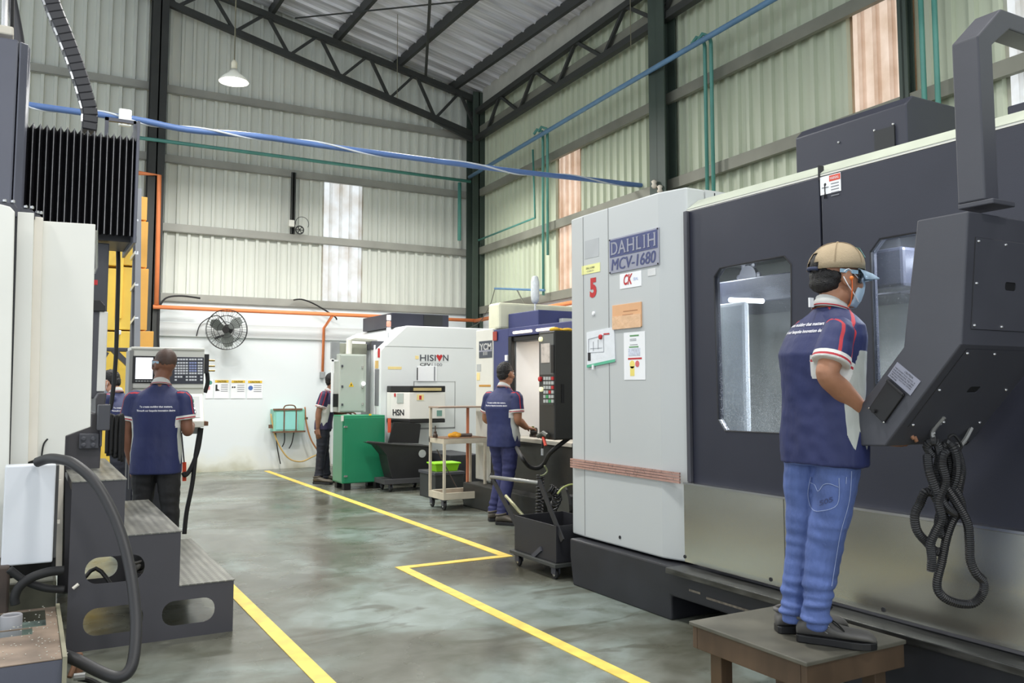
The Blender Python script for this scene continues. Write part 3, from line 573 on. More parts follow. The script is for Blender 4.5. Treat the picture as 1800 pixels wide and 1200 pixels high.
MB().box(XM-.013, XM-.0105, c.y+.001, a.y-.002, c.z-.006, a.z-.08).build('sleeve', M('sleeve_plastic', (226, 186, 148), .15, var=.05, scale=20, bump=.5, bscale=25), T)
for (dy, dz, wd) in ((.13, .05, .16), (.12, .075, .12)): MB().box(XM-.0115, XM-.01, a.y-dy-wd, a.y-dy, a.z-dz-.004, a.z-dz).build('writing', M('pale_brown_ink', (170, 120, 84), .6), T)
a, c = q6(1032, 584), q6(1081, 642); T = thing('document_pouch', 'clear plastic pouch with a white drawing and green zip', 'pouch', (XM, (a.y+c.y)/2, c.z))
MB().prism([(XM-.006, a.y, a.z), (XM-.006, c.y, a.z+.02), (XM-.008, c.y-.01, c.z+.03), (XM-.008, a.y-.01, c.z)], (.0055, 0, 0)).build('sheet', M('pouch_white', (226, 230, 234), .2, var=.03, scale=20, bump=.4, bscale=14), T)
MB().prism([(XM-.009, a.y-.005, c.z+.01), (XM-.009, c.y-.012, c.z+.045), (XM-.009, c.y-.012, c.z+.025), (XM-.009, a.y-.005, c.z-.01)], (.002, 0, 0)).build('zip', M('zip_green', (90, 180, 146), .4), T)
qv = lambda du, dv: (XM-.0085, a.y-du, c.z+dv)
q = MB()
for (u0, v0, u1, v1) in ((.03, .10, .22, .10), (.03, .20, .22, .22), (.03, .10, .03, .20), (.22, .10, .22, .22), (.05, .13, .2, .13), (.09, .11, .09, .18), (.15, .12, .15, .19)): q.bar(qv(u0, v0), qv(u1, v1), .003, .001)
tag(q.build('drawing_lines', greyink, T), kind='stuff')
MB().box(XM-.0095, XM-.0085, a.y-.055, a.y-.02, c.z+.04, c.z+.10).build('dark_stamp', ink, T)
MB().box(XM-.0095, XM-.0085, a.y-.29, a.y-.22, a.z-.03, a.z-.02).build('red_note', red, T)
MB().box(XM-.02, XM-.008, a.y-.10, a.y-.085, c.z-.025, c.z+.01).build('zip_slider', white, T)
a = q6(1058, 592); MB_ = MB().lathe([(.018, 0), (.018, .01), (.012, .014)], a+V((-.009, 0, 0)), (-1, 0, 0), 14); tag(MB_.build('magnet', red), 'round red magnet holding the plastic pouch', 'magnet')
a = q6(1044, 551); tag(MB().lathe([(.016, 0), (.016, .008), (.01, .012)], a, (-1, 0, 0), 14).build('magnet', white), 'round white magnet below the red number five', 'magnet')
T, a, c = card('poster', 'tall white notice sheet with green and red headings on the grey cabinet', 'poster', (1097, 585), (1135, 667), white)
H = a.z-c.z; Wd = a.y-c.y
def strip(u0, u1, v0, v1, m, n): MB().box(XM-.0045, XM-.003, a.y-Wd*u1, a.y-Wd*u0, a.z-H*v1, a.z-H*v0).build(n, m, T)
gr_ = M('heading_green', (96, 150, 96), .6)
strip(.3, .72, .06, .09, gr_, 'green_heading'); strip(.26, .7, .3, .325, gr_, 'green_heading'); strip(.2, .85, .54, .575, red, 'red_heading')
strip(.22, .78, .34, .5, M('picture_grey', (200, 206, 220), .6, var=.2, scale=60), 'picture'); strip(.3, .6, .14, .15, greyink, 'text_line'); strip(.3, .6, .17, .18, greyink, 'text_line'); strip(.3, .66, .26, .27, greyink, 'text_line')
MB().lathe([(.022, 0), (.022, .0015)], (XM-.003, a.y-Wd*.64, a.z-H*.67), (-1, 0, 0), 16).build('red_disc', M('disc_red', (214, 110, 110), .6), T)
MB().lathe([(.028, 0), (.028, .0015)], (XM-.003, a.y-Wd*.4, a.z-H*.68), (-1, 0, 0), 14).build('yellow_patch', M('patch_yellow', (238, 220, 120), .6), T); strip(.3, .5, .72, .92, M('patch_yellow', (238, 220, 120), .6), 'yellow_patch')
# four copper strips taped along the cabinet
for k in range(4):
    a, c = on(1000, 808+k*4.2, x=3.585), on(1190, 834+k*3.9, x=3.585); za = a.z; zc = c.z
    o = MB().prism([(3.583, 5.43, za), (3.583, 4.19, za+.0), (3.583, 4.19, za+.014), (3.583, 5.43, za+.014)], (.012, 0, 0)).build('copper_strip', M('copper_strip', (214, 172, 160), .3, .6, var=.1, scale=30))
    tag(o, ('topmost', 'second from the top', 'third from the top', 'lowest')[k]+' of four thin copper strips lying along the grey cabinet', 'strip', 'copper strips along the cabinet')
# warning label on sliding door
a, c = on(1442, 312, x=XD), on(1479, 335, x=XD); T = thing('warning_label', 'white and red warning label at the top of the dark sliding door', 'label', (XD, a.y, c.z))
MB().box(XD-.003, XD-.0005, c.y, a.y, c.z, a.z).build('sheet', white, T); MB().box(XD-.004, XD-.003, c.y+.002, a.y-.06, a.z-.035, a.z-.004).build('red_header', M('warn_red', (214, 74, 50), .5), T)
text('WARNING', T, (XD-.004, a.y-.066, a.z-.028), U_, W_, (a.y-c.y)-.076, .016, white)
for r in range(5): MB().box(XD-.004, XD-.003, c.y+.012, a.y-.07, a.z-.052-.016*r, a.z-.047-.016*r).build('text_line', greyink, T)
q = MB(); q.ball((XD-.003, a.y-.032, a.z-.045), .008, (.2, 1, 1)); q.bar((XD-.003, a.y-.032, a.z-.05), (XD-.003, a.y-.032, a.z-.085), .012, .002); q.bar((XD-.003, a.y-.032, a.z-.08), (XD-.003, a.y-.038, a.z-.12), .006, .002); q.bar((XD-.003, a.y-.032, a.z-.08), (XD-.003, a.y-.025, a.z-.12), .006, .002); q.bar((XD-.003, a.y-.012, a.z-.06), (XD-.003, a.y-.055, a.z-.062), .005, .002); q.build('figure_symbol', ink, T)
# ------------------------------------------------------------------ overhead arm and control pendant
ya = on(1720, 200, x=3.0).y; arm = thing('pendant_boom', 'dark grey square gooseneck arm holding up the control pendant', 'arm', (3.0, ya, 2.09))
A = lambda px, py: on(px, py, y=ya)
wdt = on(1672, 200, x=3.0).y-ya
o0, o1, o2 = A(1719, 62), A(1760, 15), A(1800, 21); i0, i1 = A(1748, 80), A(1775, 51)
x0 = o0.x; x1 = A(1752, 250).x; ztop = o1.z; zin = i1.z
MB().prism([(x0, ya, 2.13), (x0, ya, o0.z), (o1.x, ya, ztop), (4.45, ya, ztop), (4.45, ya, 2.66), (4.32, ya, 2.66), (4.32, ya, zin), (i1.x, ya, zin), (x1, ya, i0.z), (x1, ya, 2.13)], (0, wdt, 0)).build('beam', dgrey, arm, bevel=.006)
MB().box(x0+.0, x1+.05, ya-.03, ya+wdt, 2.11, 2.13).build('flange', dgrey, arm, bevel=.004)
XP = 2.95
def pp(px, py): return on(px, py, x=XP)
pf = [pp(*p) for p in ((1612, 390), (1702, 374), (1690, 605), (1556, 784), (1497, 783), (1488, 745), (1588, 610))]
zt_p = 2.085; pf[0].z = zt_p; pf[1].z = zt_p
pend = thing('control_pendant', 'big charcoal control pendant seen from behind with screwed covers', 'control panel', (XP, pf[3].y, pf[3].z))
WP = .56
MB().prism(pf, (WP, 0, 0)).build('case', dgrey, pend, bevel=.006)
def face(p, qv_, u0, u1, s0, s1, lift=0.):          # quad on the back face between profile points p and qv_
    n = V((0, (qv_-p).z, -(qv_-p).y)).normalized()
    if n.y > 0: n = -n
    return [p.lerp(qv_, s0)+V((u0, 0, 0))+n*lift, p.lerp(qv_, s0)+V((u1, 0, 0))+n*lift, p.lerp(qv_, s1)+V((u1, 0, 0))+n*lift, p.lerp(qv_, s1)+V((u0, 0, 0))+n*lift], n
for (p, qv_, s0, s1, u0, u1, slot) in ((pf[1], pf[2], .19, .88, .05, .51, .5), (pf[2], pf[3], .04, .80, .05, .51, .52)):
    f, n = face(p, qv_, u0, u1, s0, s1, .001); uu = V((1, 0, 0)); vv = (qv_-p).normalized(); c = (f[0]+f[2])/2
    sl_ = [c+uu*(x-.0)+vv*y for x, y in rr(-.035, .035, -.016, .016, .01, 3)]
    cv = MB().plate(f, [sl_], n*.003).build('cover_plate', dgrey, pend)
    MB().prism([V(x)-n*.0005 for x in sl_], n*.0004).build('hand_slot', M('slot_dark', (16, 16, 18), .7), cv)
    MB().tube([f[0], f[1], f[2], f[3]], .0022, 4, closed=True).build('joint', ink, cv)
    for s in (.04, .5, .96):
        for t in (.03, .4, .97):
            if .3 < s < .7 and .2 < t < .6: continue
            MB().ball(f[0].lerp(f[1], t).lerp(f[3].lerp(f[2], t), s)+n*.004, .0062, seg=8, rings=5).build('screw', chrome, cv)
# cheek: caution plate, socket cover
ck = lambda px, py: on(px, py, x=XP)
cp4 = [ck(*p) for p in ((1578, 636), (1619, 670), (1601, 695), (1561, 660))]
pl = MB().prism([p+V((-.003, 0, 0)) for p in cp4], (.0028, 0, 0)).build('caution_plate', silver, pend); pl['label'] = 'silver caution plate'
u = (cp4[1]-cp4[0]).normalized(); v = (cp4[0]-cp4[3]); v = (v-u*v.dot(u)).normalized(); W4 = (cp4[1]-cp4[0]).length; H4 = (cp4[0]-cp4[3]).length; o = cp4[3]+V((-.003, 0, 0))
text('CAUTION', pl, o+u*W4*.42+v*H4*.8, u, v, W4*.34, H4*.12, ink)
for k, s in enumerate(('THIS SOCKET PLUG, RS232C, IS', 'FOR INTERFACING THE TAPE', 'PUNCH MACHINE OR COMPU-', 'TER ONLY, NOT FOR OTHER', 'PURPOSE.')):
    text(s, pl, o+u*W4*.06+v*H4*(.64-.14*k), u, v, W4*(.86 if k < 4 else .3), H4*.085, ink)
sc4 = [ck(*p) for p in ((1563, 668), (1592, 694), (1556, 744), (1530, 718))]
so_ = MB().prism([p+V((-.012, 0, 0)) for p in sc4], (.0118, 0, 0)).build('socket_cover', black, pend, bevel=.003)
e0, e1 = sc4[0]+V((-.012, 0, 0)), sc4[1]+V((-.012, 0, 0)); MB().bar(e0, e1, .012, .014, up=(1, 0, 0)).build('hinge', black, so_, bevel=.003)
MB().lathe([(.008, 0), (.008, .012)], ck(1541, 722)+V((-.012, 0, 0)), (-1, 0, 0), 12).build('knob', rubber, so_)
for p in ((1563, 669), (1591, 693), (1557, 742), (1531, 717)): MB().ball(ck(*p)+V((-.013, 0, 0)), .004, seg=6, rings=4).build('screw', chrome, so_)
# screen and keys on the operator side
s0, s1 = pf[0], pf[6]; nn = V((0, 1, .02)).normalized()
MB().prism([s0.lerp(s1, .12)+V((.08, .001, 0)), s0.lerp(s1, .12)+V((.48, .001, 0)), s0.lerp(s1, .8)+V((.48, .001, 0)), s0.lerp(s1, .8)+V((.08, .001, 0))], (0, .006, 0)).build('screen', M('screen_on', (120, 150, 170), .2, var=.2, emit=.5), pend)
k0, k1 = pf[6], pf[5]; nk = V((0, -(k1-k0).z, (k1-k0).y)).normalized()
for r in range(4):
    for cI in range(8):
        p = k0.lerp(k1, .2+.19*r)+V((.08+.05*cI, 0, 0)); MB().prism([p, p+V((.032, 0, 0)), p+V((.032, 0, 0))+(k1-k0).normalized()*.03, p+(k1-k0).normalized()*.03], nk*.006).build('key', lgrey, pend)
# hook brackets with the cable loops
qb = [on(*p, y=2.0) for p in ((1655, 732), (1636, 758))]
def pb_(px, py, t): # point on lower back face
    a_, b_ = pf[2], pf[3]; n = V((0, (b_-a_).z, -(b_-a_).y)); r = ray(px, py); tt = (a_-CV).dot(n)/r.dot(n); return CV+r*tt
hk = M('bracket_grey', (150, 150, 148), .4, .3)
h1 = pb_(1657, 731, 0); h2 = pb_(1636, 757, 0)
MB().tube(spline([h1+V((0, -.006, -.004)), h2+V((0, -.008, -.006)), h2+V((.0, -.03, -.06)), h2+V((.03, -.05, -.085))], 5), .009, 6).build('hook_bracket', hk, pend)
h3 = pb_(1706, 752, 0); MB().tube(spline([h3+V((0, -.004, 0)), on(1695, 775, d=(h3-CV).dot(FV)-.03), on(1678, 792, d=(h3-CV).dot(FV)-.07), on(1656, 798, d=(h3-CV).dot(FV)-.09)], 5), .009, 6).build('hook_bracket', hk, pend)
for p in ((1654, 737), (1637, 756)): MB().ball(pb_(*p, 0)+V((0, -.012, -.01)), .006, seg=8, rings=5).build('screw', chrome, pend)
dh = (h2-CV).dot(FV)-.06
def corrug(pts, r):
    p = resample(spline([on(x, y_, d=dh+dd) for x, y_, dd in pts], 10), .0042)
    return p, [r*(1.0 if i % 2 else .86) for i in range(len(p))]
hose_m = M('corrugated_conduit_black', (38, 38, 40), .45, var=.12)
HB = thing('conduit_bundle', 'coiled black corrugated conduit looped over the pendant hook', 'cable', on(1660, 800, d=dh))
for pts in (((1640, 800, 0), (1630, 786, -.01), (1637, 776, -.03), (1648, 780, -.03), (1652, 800, -.02), (1648, 830, -.02), (1660, 852, -.02), (1682, 885, -.02), (1700, 918, -.02), (1704, 950, -.01), (1706, 985, 0), (1716, 1008, 0), (1729, 1022, .01), (1727, 1042, .02), (1710, 1060, .02), (1680, 1059, .02), (1655, 1046, .02), (1647, 1025, .02), (1656, 985, .02), (1664, 945, .02), (1676, 912, .01), (1690, 896, 0), (1684, 870, 0), (1660, 840, 0)),
            ((1660, 785, -.02), (1668, 778, -.04), (1678, 790, -.05), (1682, 815, -.03), (1678, 845, -.02), (1660, 872, .02), (1640, 866, .03), (1626, 866, .03), (1617, 885, .03), (1608, 905, .02), (1612, 932, .02), (1628, 952, .03), (1644, 968, .03), (1660, 970, .04)),
            ((1672, 790, -.01), (1660, 796, -.04), (1656, 815, -.05), (1662, 845, -.05), (1650, 880, -.05), (1655, 910, -.05), (1644, 935, -.04), (1636, 955, -.03), (1638, 980, -.02), (1637, 1004, -.02)),
            ((1630, 800, .0), (1634, 830, -.04), (1650, 870, -.04), (1668, 895, -.02), (1690, 900, .02), (1684, 868, .03), (1690, 830, .03), (1684, 800, .0), (1676, 786, -.02), (1664, 780, -.01)),
            ((1655, 796, .01), (1646, 830, .02), (1640, 862, .03), (1654, 892, .03), (1664, 925, .03), (1655, 940, .03), (1650, 915, .02), (1662, 872, .01), (1672, 840, .01), (1668, 800, 0))):
    p, r = corrug(pts, .0185); MB().tube(p, r, 8).build('conduit_loop', hose_m, HB)
MB().tube(spline([on(x, y_, d=dh-.03) for x, y_ in ((1670, 775), (1668, 768), (1676, 764), (1684, 772), (1690, 785), (1682, 792))], 5), .006, 6).build('tie_string', rubber, HB)
# ------------------------------------------------------------------ stool
zs = .36; st_c = [on(*p, z=zs) for p in ((1225, 1090), (1417, 1162), (1571, 1126))]
sx0, sx1, sy0, sy1 = st_c[1].x, st_c[2].x+.06, st_c[1].y, st_c[0].y
stl = thing('wooden_stool', 'low wooden step stool with a worn dark plywood top under the worker', 'stool', ((sx0+sx1)/2, (sy0+sy1)/2, 0))
ply = M('worn_dark_ply', (92, 90, 80), .55, var=.22, scale=6); wood = M('oily_wood', (84, 67, 51), .6, var=.3, scale=8, stretch=(1, 1, .3))
MB().box(sx0-.012, sx1, sy0-.012, sy1+.012, zs-.018, zs).build('top_board', ply, stl, bevel=.004)
zl = zs-.018
for (xa, xb, yy0, yy1) in ((sx0, sx1, sy0, sy0+.03), (sx0, sx1, sy1-.03, sy1), (sx0, sx0+.03, sy0+.031, sy1-.031), (sx1-.03, sx1, sy0+.031, sy1-.031)): MB().box(xa, xb, yy0, yy1, zl-.1, zl-.001).build('apron_board', wood, stl, bevel=.004)
for xx in (sx0+.06, sx1-.13):
    for yy in (sy0+.05, sy1-.12): MB().box(xx, xx+.07, yy, yy+.07, 0, zl-.08).build('leg', wood, stl, bevel=.004)
tag(MB().box(sx0+.03, sx1-.03, sy0+.2, sy0+.3, .06, .09).build('cross_brace', wood, stl))
# ================================================================== LEFT MACHINE (beige sheet panels, bellows, dark castings)
lm_ = thing('gantry_mill', 'tall beige panelled milling machine with black bellows and charcoal column on the left', 'machine', (-.8, 6.5, 0))
bei = M('beige_panel', (236, 236, 228), .4, var=.04, scale=1.4); bei2 = M('beige_panel_worn', (234, 228, 215), .45, var=.07, scale=2)
def quad(ps, y, t=.03): return [on(*p, y=y) for p in ps], (0, t, 0)
def slabp(name, ps, y, mat, t=.03, par=lm_, bevel=.004):
    a, v = quad(ps, y, t); return MB().prism(a, v).build(name, mat, par, bevel=bevel)
slabp('splash_panel', ((74, 388), (168, 394), (159, 750), (115, 766), (113, 808), (62, 806)), 5.80, bei, .04)
slabp('panel_strip', ((60, 380), (76, 382), (66, 806), (46, 813)), 5.75, bei2, .04)
slabp('panel_strip', ((31, 372), (60, 374), (48, 862), (14, 872)), 5.70, bei, .05)
a = [on(*p, y=5.60) for p in ((-70, 340), (18, 363), (26, 372), (12, 990), (-80, 1000))]
MB().prism(a, (0, .05, 0)).build('side_door', bei, lm_, bevel=.006)
a = [on(*p, y=5.63) for p in ((20, 366), (31, 374), (16, 872), (6, 872))]; MB().prism(a, (0, .04, 0)).build('dark_gap', black, lm_)
slabp('cream_post', ((100, 800), (113, 800), (109, 1002), (97, 1002)), 5.60, bei2, .06)
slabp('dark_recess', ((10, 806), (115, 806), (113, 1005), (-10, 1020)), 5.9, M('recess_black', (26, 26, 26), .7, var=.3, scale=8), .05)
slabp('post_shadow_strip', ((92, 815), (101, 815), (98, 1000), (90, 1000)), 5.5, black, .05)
MB().box(-1.6, on(14, 1080, y=5.5).x, 5.3, 5.75, 0, .5).build('bed_end', M('brown_casting', (70, 58, 52), .6, var=.2, scale=5), lm_, bevel=.01)
MB().box(-1.6, .2, 5.95, 6.9, .0, .28).build('bed_casting', M('bed_dirty', (120, 120, 104), .6, var=.25, scale=5), lm_, bevel=.02)
# small white cover hung before the recess
a, c = on(9, 819, y=5.36), on(92, 988, y=5.36)
cvr = thing('cover_box', 'clean white rectangular cover box in front of the beige machine panels', 'cover', (a.x, 5.5, c.z))
MB().box(a.x, c.x, 5.36, 5.48, c.z, a.z).build('cover', M('cover_white', (226, 230, 236), .35, var=.02), cvr, bevel=.008)
MB().box(c.x-.005, c.x+.016, 5.385, 5.5, c.z+.02, a.z-.01).build('side_flange', M('flange_dark', (70, 70, 70), .5), cvr)
for k in range(2): MB().box(c.x+.012, c.x+.03, 5.40, 5.43, c.z+.42-.22*k, c.z+.44-.22*k).build('catch', bei2, cvr)
# hook wire and top brackets
MB().tube(spline([on(*p, y=5.78) for p in ((73, 806), (74, 795), (77, 780), (84, 771))], 4), .005, 5).build('bent_wire', rubber, lm_)
for (x0, x1, y0, y1, yy) in ((-5, 31, 353, 372, 5.62), (36, 62, 364, 376, 5.72), (60, 75, 374, 384, 5.77)):
    a, c = on(x0, y0, y=yy), on(x1, y1, y=yy); br = MB().prism([a, V((c.x-.02, yy, a.z-.005)), V((c.x, yy, a.z-.03)), V((c.x, yy, c.z-.03)), V((a.x, yy, c.z-.03))], (0, .03, 0)).build('top_bracket', dgrey, lm_, bevel=.004)
    for t in (.35, .75): MB().lathe([(.012, 0), (.012, .012), (.007, .016)], (a.x+(c.x-a.x)*t, yy, a.z-.002), n=8).build('bolt', chrome, br)
# spindle head cover
yh = 6.2
a, c, m_ = on(-60, 50, y=yh), on(20, 360, y=yh), on(41, 352, y=yh)
hg = M('head_grey', (92, 94, 106), .35, var=.05)
MB().box(a.x-.6, c.x, yh, yh+.7, c.z-.1, on(10, 66, y=yh).z).build('head_cover', hg, lm_, bevel=.012)
zz_ = on(30, 72, y=yh).z; mx_ = m_.x
MB().prism([(c.x+.006, yh, zz_), (mx_-.05, yh+.0, zz_), (mx_-.01, yh+.03, zz_), (mx_, yh+.1, zz_), (mx_, yh+.7, zz_), (c.x+.006, yh+.7, zz_)], (0, 0, c.z-.1-zz_)).build('head_cover', hg, lm_, bevel=.012)
b_ = on(8, 62, y=yh+.1); MB().box(b_.x-.06, b_.x+.05, yh+.05, yh+.16, b_.z-.01, b_.z+.05).build('valve_block', M('brass_white', (206, 200, 186), .4), lm_, bevel=.01)
MB().tube([b_+V((0, 0, .04)), b_+V((-.02, 0, .9))], .02, 8).build('steel_tube', chrome, lm_)
MB().tube([b_+V((.04, .05, .0)), b_+V((.02, .05, .9))], .012, 8).build('hose_tube', rubber, lm_)
# bellows
yb_ = 6.5; L0, L1 = on(30, 215, y=yb_), on(240, 240, y=yb_); zt0 = L0.z+.01; zb0 = on(235, 415, y=yb_).z
nf = 19; pts = []
for k in range(nf*2+1): pts.append((L0.x-.05+(L1.x-L0.x+.05)*k/(nf*2), yb_+(.0 if k % 2 else .055)))
bl = MB(); bm = bl.bm
va = [bm.verts.new((x, y_, zb0)) for x, y_ in pts]; vb = [bm.verts.new((x, y_, zt0+(0 if k % 2 else -.02))) for k, (x, y_) in enumerate(pts)]
vc = [bm.verts.new((x, yb_+.75+(.055 if k % 2 else 0), zt0+(0 if k % 2 else -.02))) for k, (x, y_) in enumerate(pts)]
for k in range(len(pts)-1):
    bm.faces.new((va[k], va[k+1], vb[k+1], vb[k])); bm.faces.new((vb[k], vb[k+1], vc[k+1], vc[k]))
bl.build('bellows', M('bellows_black', (30, 30, 33), .4, var=.15, bump=.2, bscale=80), lm_, norm=False)
eg = MB()
for k in range(1, len(pts), 2):
    x, y_ = pts[k]; MB().bar((x, y_-.002, zb0), (x, y_-.002, zt0), .006, .004, up=(0, 1, 0)).build('fold_edge', M('bellows_edge', (124, 124, 126), .45, var=.25, scale=20), lm_)
MB().box(L1.x, L1.x+.02, yb_-.02, yb_+.8, zb0-.05, on(240, 213, y=yb_).z).build('end_plate', hg, lm_, bevel=.003)
a = on(185, 205, y=yb_+.4); MB().box(a.x, a.x+.025, yb_+.4, yb_+.43, zt0, a.z).box(on(240, 215, y=yb_+.4).x-.02, on(240, 215, y=yb_+.4).x, yb_+.4, yb_+.43, zt0, a.z).box(a.x, on(240, 215, y=yb_+.4).x, yb_+.4, yb_+.43, a.z-.025, a.z).build('top_frame', hg, lm_)
# cable chain rising above the bellows
cc = spline([on(*p, y=6.9) for p in ((156, 232), (158, 205), (153, 180), (138, 130), (118, 75), (92, 10), (70, -60))], 10)
cc = resample(cc, .055); wlk = .15
for i in range(len(cc)-1):
    t = (cc[i+1]-cc[i]).normalized(); m = M('chain_dark_plastic', (58, 58, 62), .5, var=.1)
    MB().bar(cc[i]-t*.001, cc[i+1]+t*.004, .10, wlk, up=(0, 1, 0)).build('chain_link', m, lm_, bevel=.008, seg=1)
    s = t.cross(V((0, 1, 0))).normalized()*.055
    if i % 2: MB().bar(cc[i]+s+V((0, -.06, 0)), cc[i+1]+s+V((0, -.06, 0)), .012, .02, up=(0, 1, 0)).build('chain_tab', chrome, lm_)
MB().tube(spline([on(*p, y=6.9) for p in ((36, 108), (33, 70), (24, 20), (14, -30))], 6), .035, 8).build('thick_hose', M('hose_grey', (70, 70, 74), .5), lm_, smooth=True)
# charcoal frame under the bellows, column, bolted casting
yf = 6.7
def fr(x0, x1, y0, y1, y=yf, t=.12, n='frame_beam', m=dgrey): a, c = on(x0, y0, y=y), on(x1, y1, y=y); return MB().box(min(a.x, c.x), max(a.x, c.x), y, y+t, min(a.z, c.z), max(a.z, c.z)).build(n, m, lm_, bevel=.006)
fr(168, 240, 408, 427, t=.5); fr(168, 181, 426, 740); MB().box(on(233, 500, y=8.75).x, on(242, 500, y=8.75).x, 8.75, 8.85, 0, on(236, 426, y=8.75).z).build('frame_beam', dgrey, lm_, bevel=.006)
fr(164, 176, 545, 700, 6.3, .3, 'guard_column'); a = [on(*p, y=6.28) for p in ((164, 527), (176, 527), (185, 537), (185, 547), (164, 547))]; MB().prism(a, (0, .32, 0)).build('column_cap', black, lm_, bevel=.004)
fr(175, 185, 547, 688, 6.29, .3, 'light_strip', M('pale_strip', (214, 214, 210), .4))
a = [on(*p, y=6.1) for p in ((115, 766), (160, 748), (160, 726), (168, 726), (168, 700), (174, 690), (188, 690), (180, 748), (175, 830), (113, 830))]
MB().prism(a, (0, .5, 0)).build('saddle_casting', M('casting_charcoal', (64, 62, 66), .5, var=.1), lm_, bevel=.008)
bp_ = fr(140, 174, 762, 788, 6.06, .05, 'bolted_plate'); fr(173, 193, 711, 756, 6.0, .2, 'switch_housing')
for px in (147, 164):
    for py in (771, 782): MB().lathe([(.016, 0), (.016, .01), (.008, .014)], on(px, py, y=6.06), (0, -1, 0), 10).build('bolt', dgrey, bp_)
fr(176, 179, 755, 785, 6.05, .1, 'side_lug')
# black rail with fittings at right edge of panel, small red lamp
MB().tube([on(*p, y=5.82) for p in ((170, 405), (170, 470), (166, 480))], .008, 6).build('edge_tube', chrome, lm_)
MB().box(*(lambda q: (q.x-.01, q.x+.015, 5.82, 5.85, q.z-.015, q.z+.015))(on(167, 496, y=5.82))).build('red_button', red, lm_)
# hanging cable and coil of black cables
pipe('drop_cable', [on(*p, y=7.3) for p in ((207, 428), (208, 470), (206, 560), (203, 640), (197, 700), (193, 720))], .016, rubber, 'black cable hanging down in front of the yellow machine', 'cable', n=8, sm=4)
ccx = thing('cable_coil', 'hank of black cables hanging beside the left worker', 'cable', on(200, 740, y=6.9))
for k in range(9):
    x0 = 189+k*2.6; pts = [(x0-2, 800+random.uniform(-8, 6)), (x0-1, 760), (x0+1, 740), (x0+4, 732-abs(k-4)), (x0+7, 740), (x0+6, 770), (x0+5, 806+random.uniform(-8, 6))]
    MB().tube(spline([on(px, py, y=6.95+.02*(k % 3)) for px, py in pts], 5), .013, 6).build('cable_loop', rubber, ccx, smooth=True)
# ladder
ld = thing('ladder', 'grey steel ladder standing beside the yellow machine', 'ladder', on(243, 640, y=8.3))
def lb(x0, x1, y0, y1, y, t, n, m): a, c = on(x0, y0, y=y), on(x1, y1, y=y); return MB().box(min(a.x, c.x), max(a.x, c.x), y, y+t, min(a.z, c.z), max(a.z, c.z)).build(n, m, ld)
lad = M('ladder_grey', (150, 152, 158), .4, .2)
a = [on(*p, y=8.2) for p in ((240, 332), (249, 330), (244, 870), (233, 870))]; MB().prism(a, (0, .03, 0)).build('stile', lad, ld)
a = [on(*p, y=8.6) for p in ((235, 400), (239, 400), (231, 860), (226, 860))]; MB().prism(a, (0, .05, 0)).build('stile', dgrey, ld)
for py in (394, 450, 505, 563): MB().bar(on(240, py-6, y=8.2), on(232, py+5, y=8.62), .03, .03).build('rung', chrome, ld)
# ================================================================== YELLOW MACHINE BEHIND
ym = thing('yellow_press', 'tall yellow painted machine body behind the left worker', 'machine', (.9, 11.2, 0))
yp = M('machine_yellow', (255, 214, 90), .45, var=.05); yp2 = M('machine_amber', (238, 178, 84), .45, var=.06)
def yl_(x0, x1, y0, y1, y=10.9, t=.8, n='body_panel', m=yp, bv=.008): a, c = on(x0, y0, y=y), on(x1, y1, y=y); return MB().box(min(a.x, c.x), max(a.x, c.x), y, y+t, max(0, min(a.z, c.z)), max(a.z, c.z)).build(n, m, ym, bevel=bv)
for (y0, y1) in ((380, 467), (468.5, 580), (581.5, 700), (701, 960)):
    yl_(150, 208, y0, y1); yl_(209.2, 241, y0, y1)
for (y0, y1) in ((345, 387), (388.5, 470), (471.5, 580), (581.5, 960)): yl_(244, 258, y0, y1, 10.85, .8, 'corner_column', yp2, .004)
yl_(207, 214, 440, 560, 10.86, .03, 'cover_seam', yp)
yl_(208, 213, 580, 588, 10.84, .03, 'warning_tag', white)
yl_(178, 232, 610, 618, 10.5, .1, 'brace_frame', dgrey)
a = [on(*p, y=10.5) for p in ((196, 618), (206, 614), (232, 640), (232, 652))]; MB().prism(a, (0, .1, 0)).build('brace_frame', dgrey, ym)
a = [on(*p, y=10.5) for p in ((183, 616), (192, 620), (186, 630), (183, 660))]; MB().prism(a, (0, .1, 0)).build('brace_frame', dgrey, ym)
# ================================================================== CONTROL CONSOLE OF THE LEFT MACHINE
yc_ = 7.62
cn = thing('control_console', 'cream control console with lit screen and rows of white keys', 'control panel', on(300, 750, y=yc_))
def cb2(x0, x1, y0, y1, y, t, n, m, bv=.006, par=None): a, c = on(x0, y0, y=y), on(x1, y1, y=y); return MB().box(min(a.x, c.x), max(a.x, c.x), y, y+t, min(a.z, c.z), max(a.z, c.z)).build(n, m, par or cn, bevel=bv)
hd = cb2(230.5, 358, 612, 682, yc_, .28, 'head_case', cream); cb2(228, 233, 615, 700, yc_-.005, .28, 'case_edge', M('edge_grey', (140, 140, 136), .4)); cb2(231, 360, 609, 616, yc_-.02, .3, 'top_visor', cream)
cb2(231, 358, 682, 694, yc_+.02, .25, 'lower_case', cream)
cb2(234, 272, 625, 673, yc_-.012, .012, 'screen_bezel', black, .003); cb2(239, 268, 628, 666, yc_-.016, .004, 'screen', M('screen_white', (244, 246, 255), .3, var=.02, emit=.9), 0)
for k in range(6): cb2(238+5*k, 241.5+5*k, 668.5, 670.5, yc_-.016, .004, 'soft_key', lgrey, 0)
kb = cb2(272.5, 357.5, 626.5, 674.5, yc_-.012, .012, 'key_panel', M('key_panel_dark', (62, 64, 74), .5), .003)
kw = M('key_white', (226, 228, 232), .4, var=0); kbl = M('key_blue', (160, 170, 214), .4, var=0)
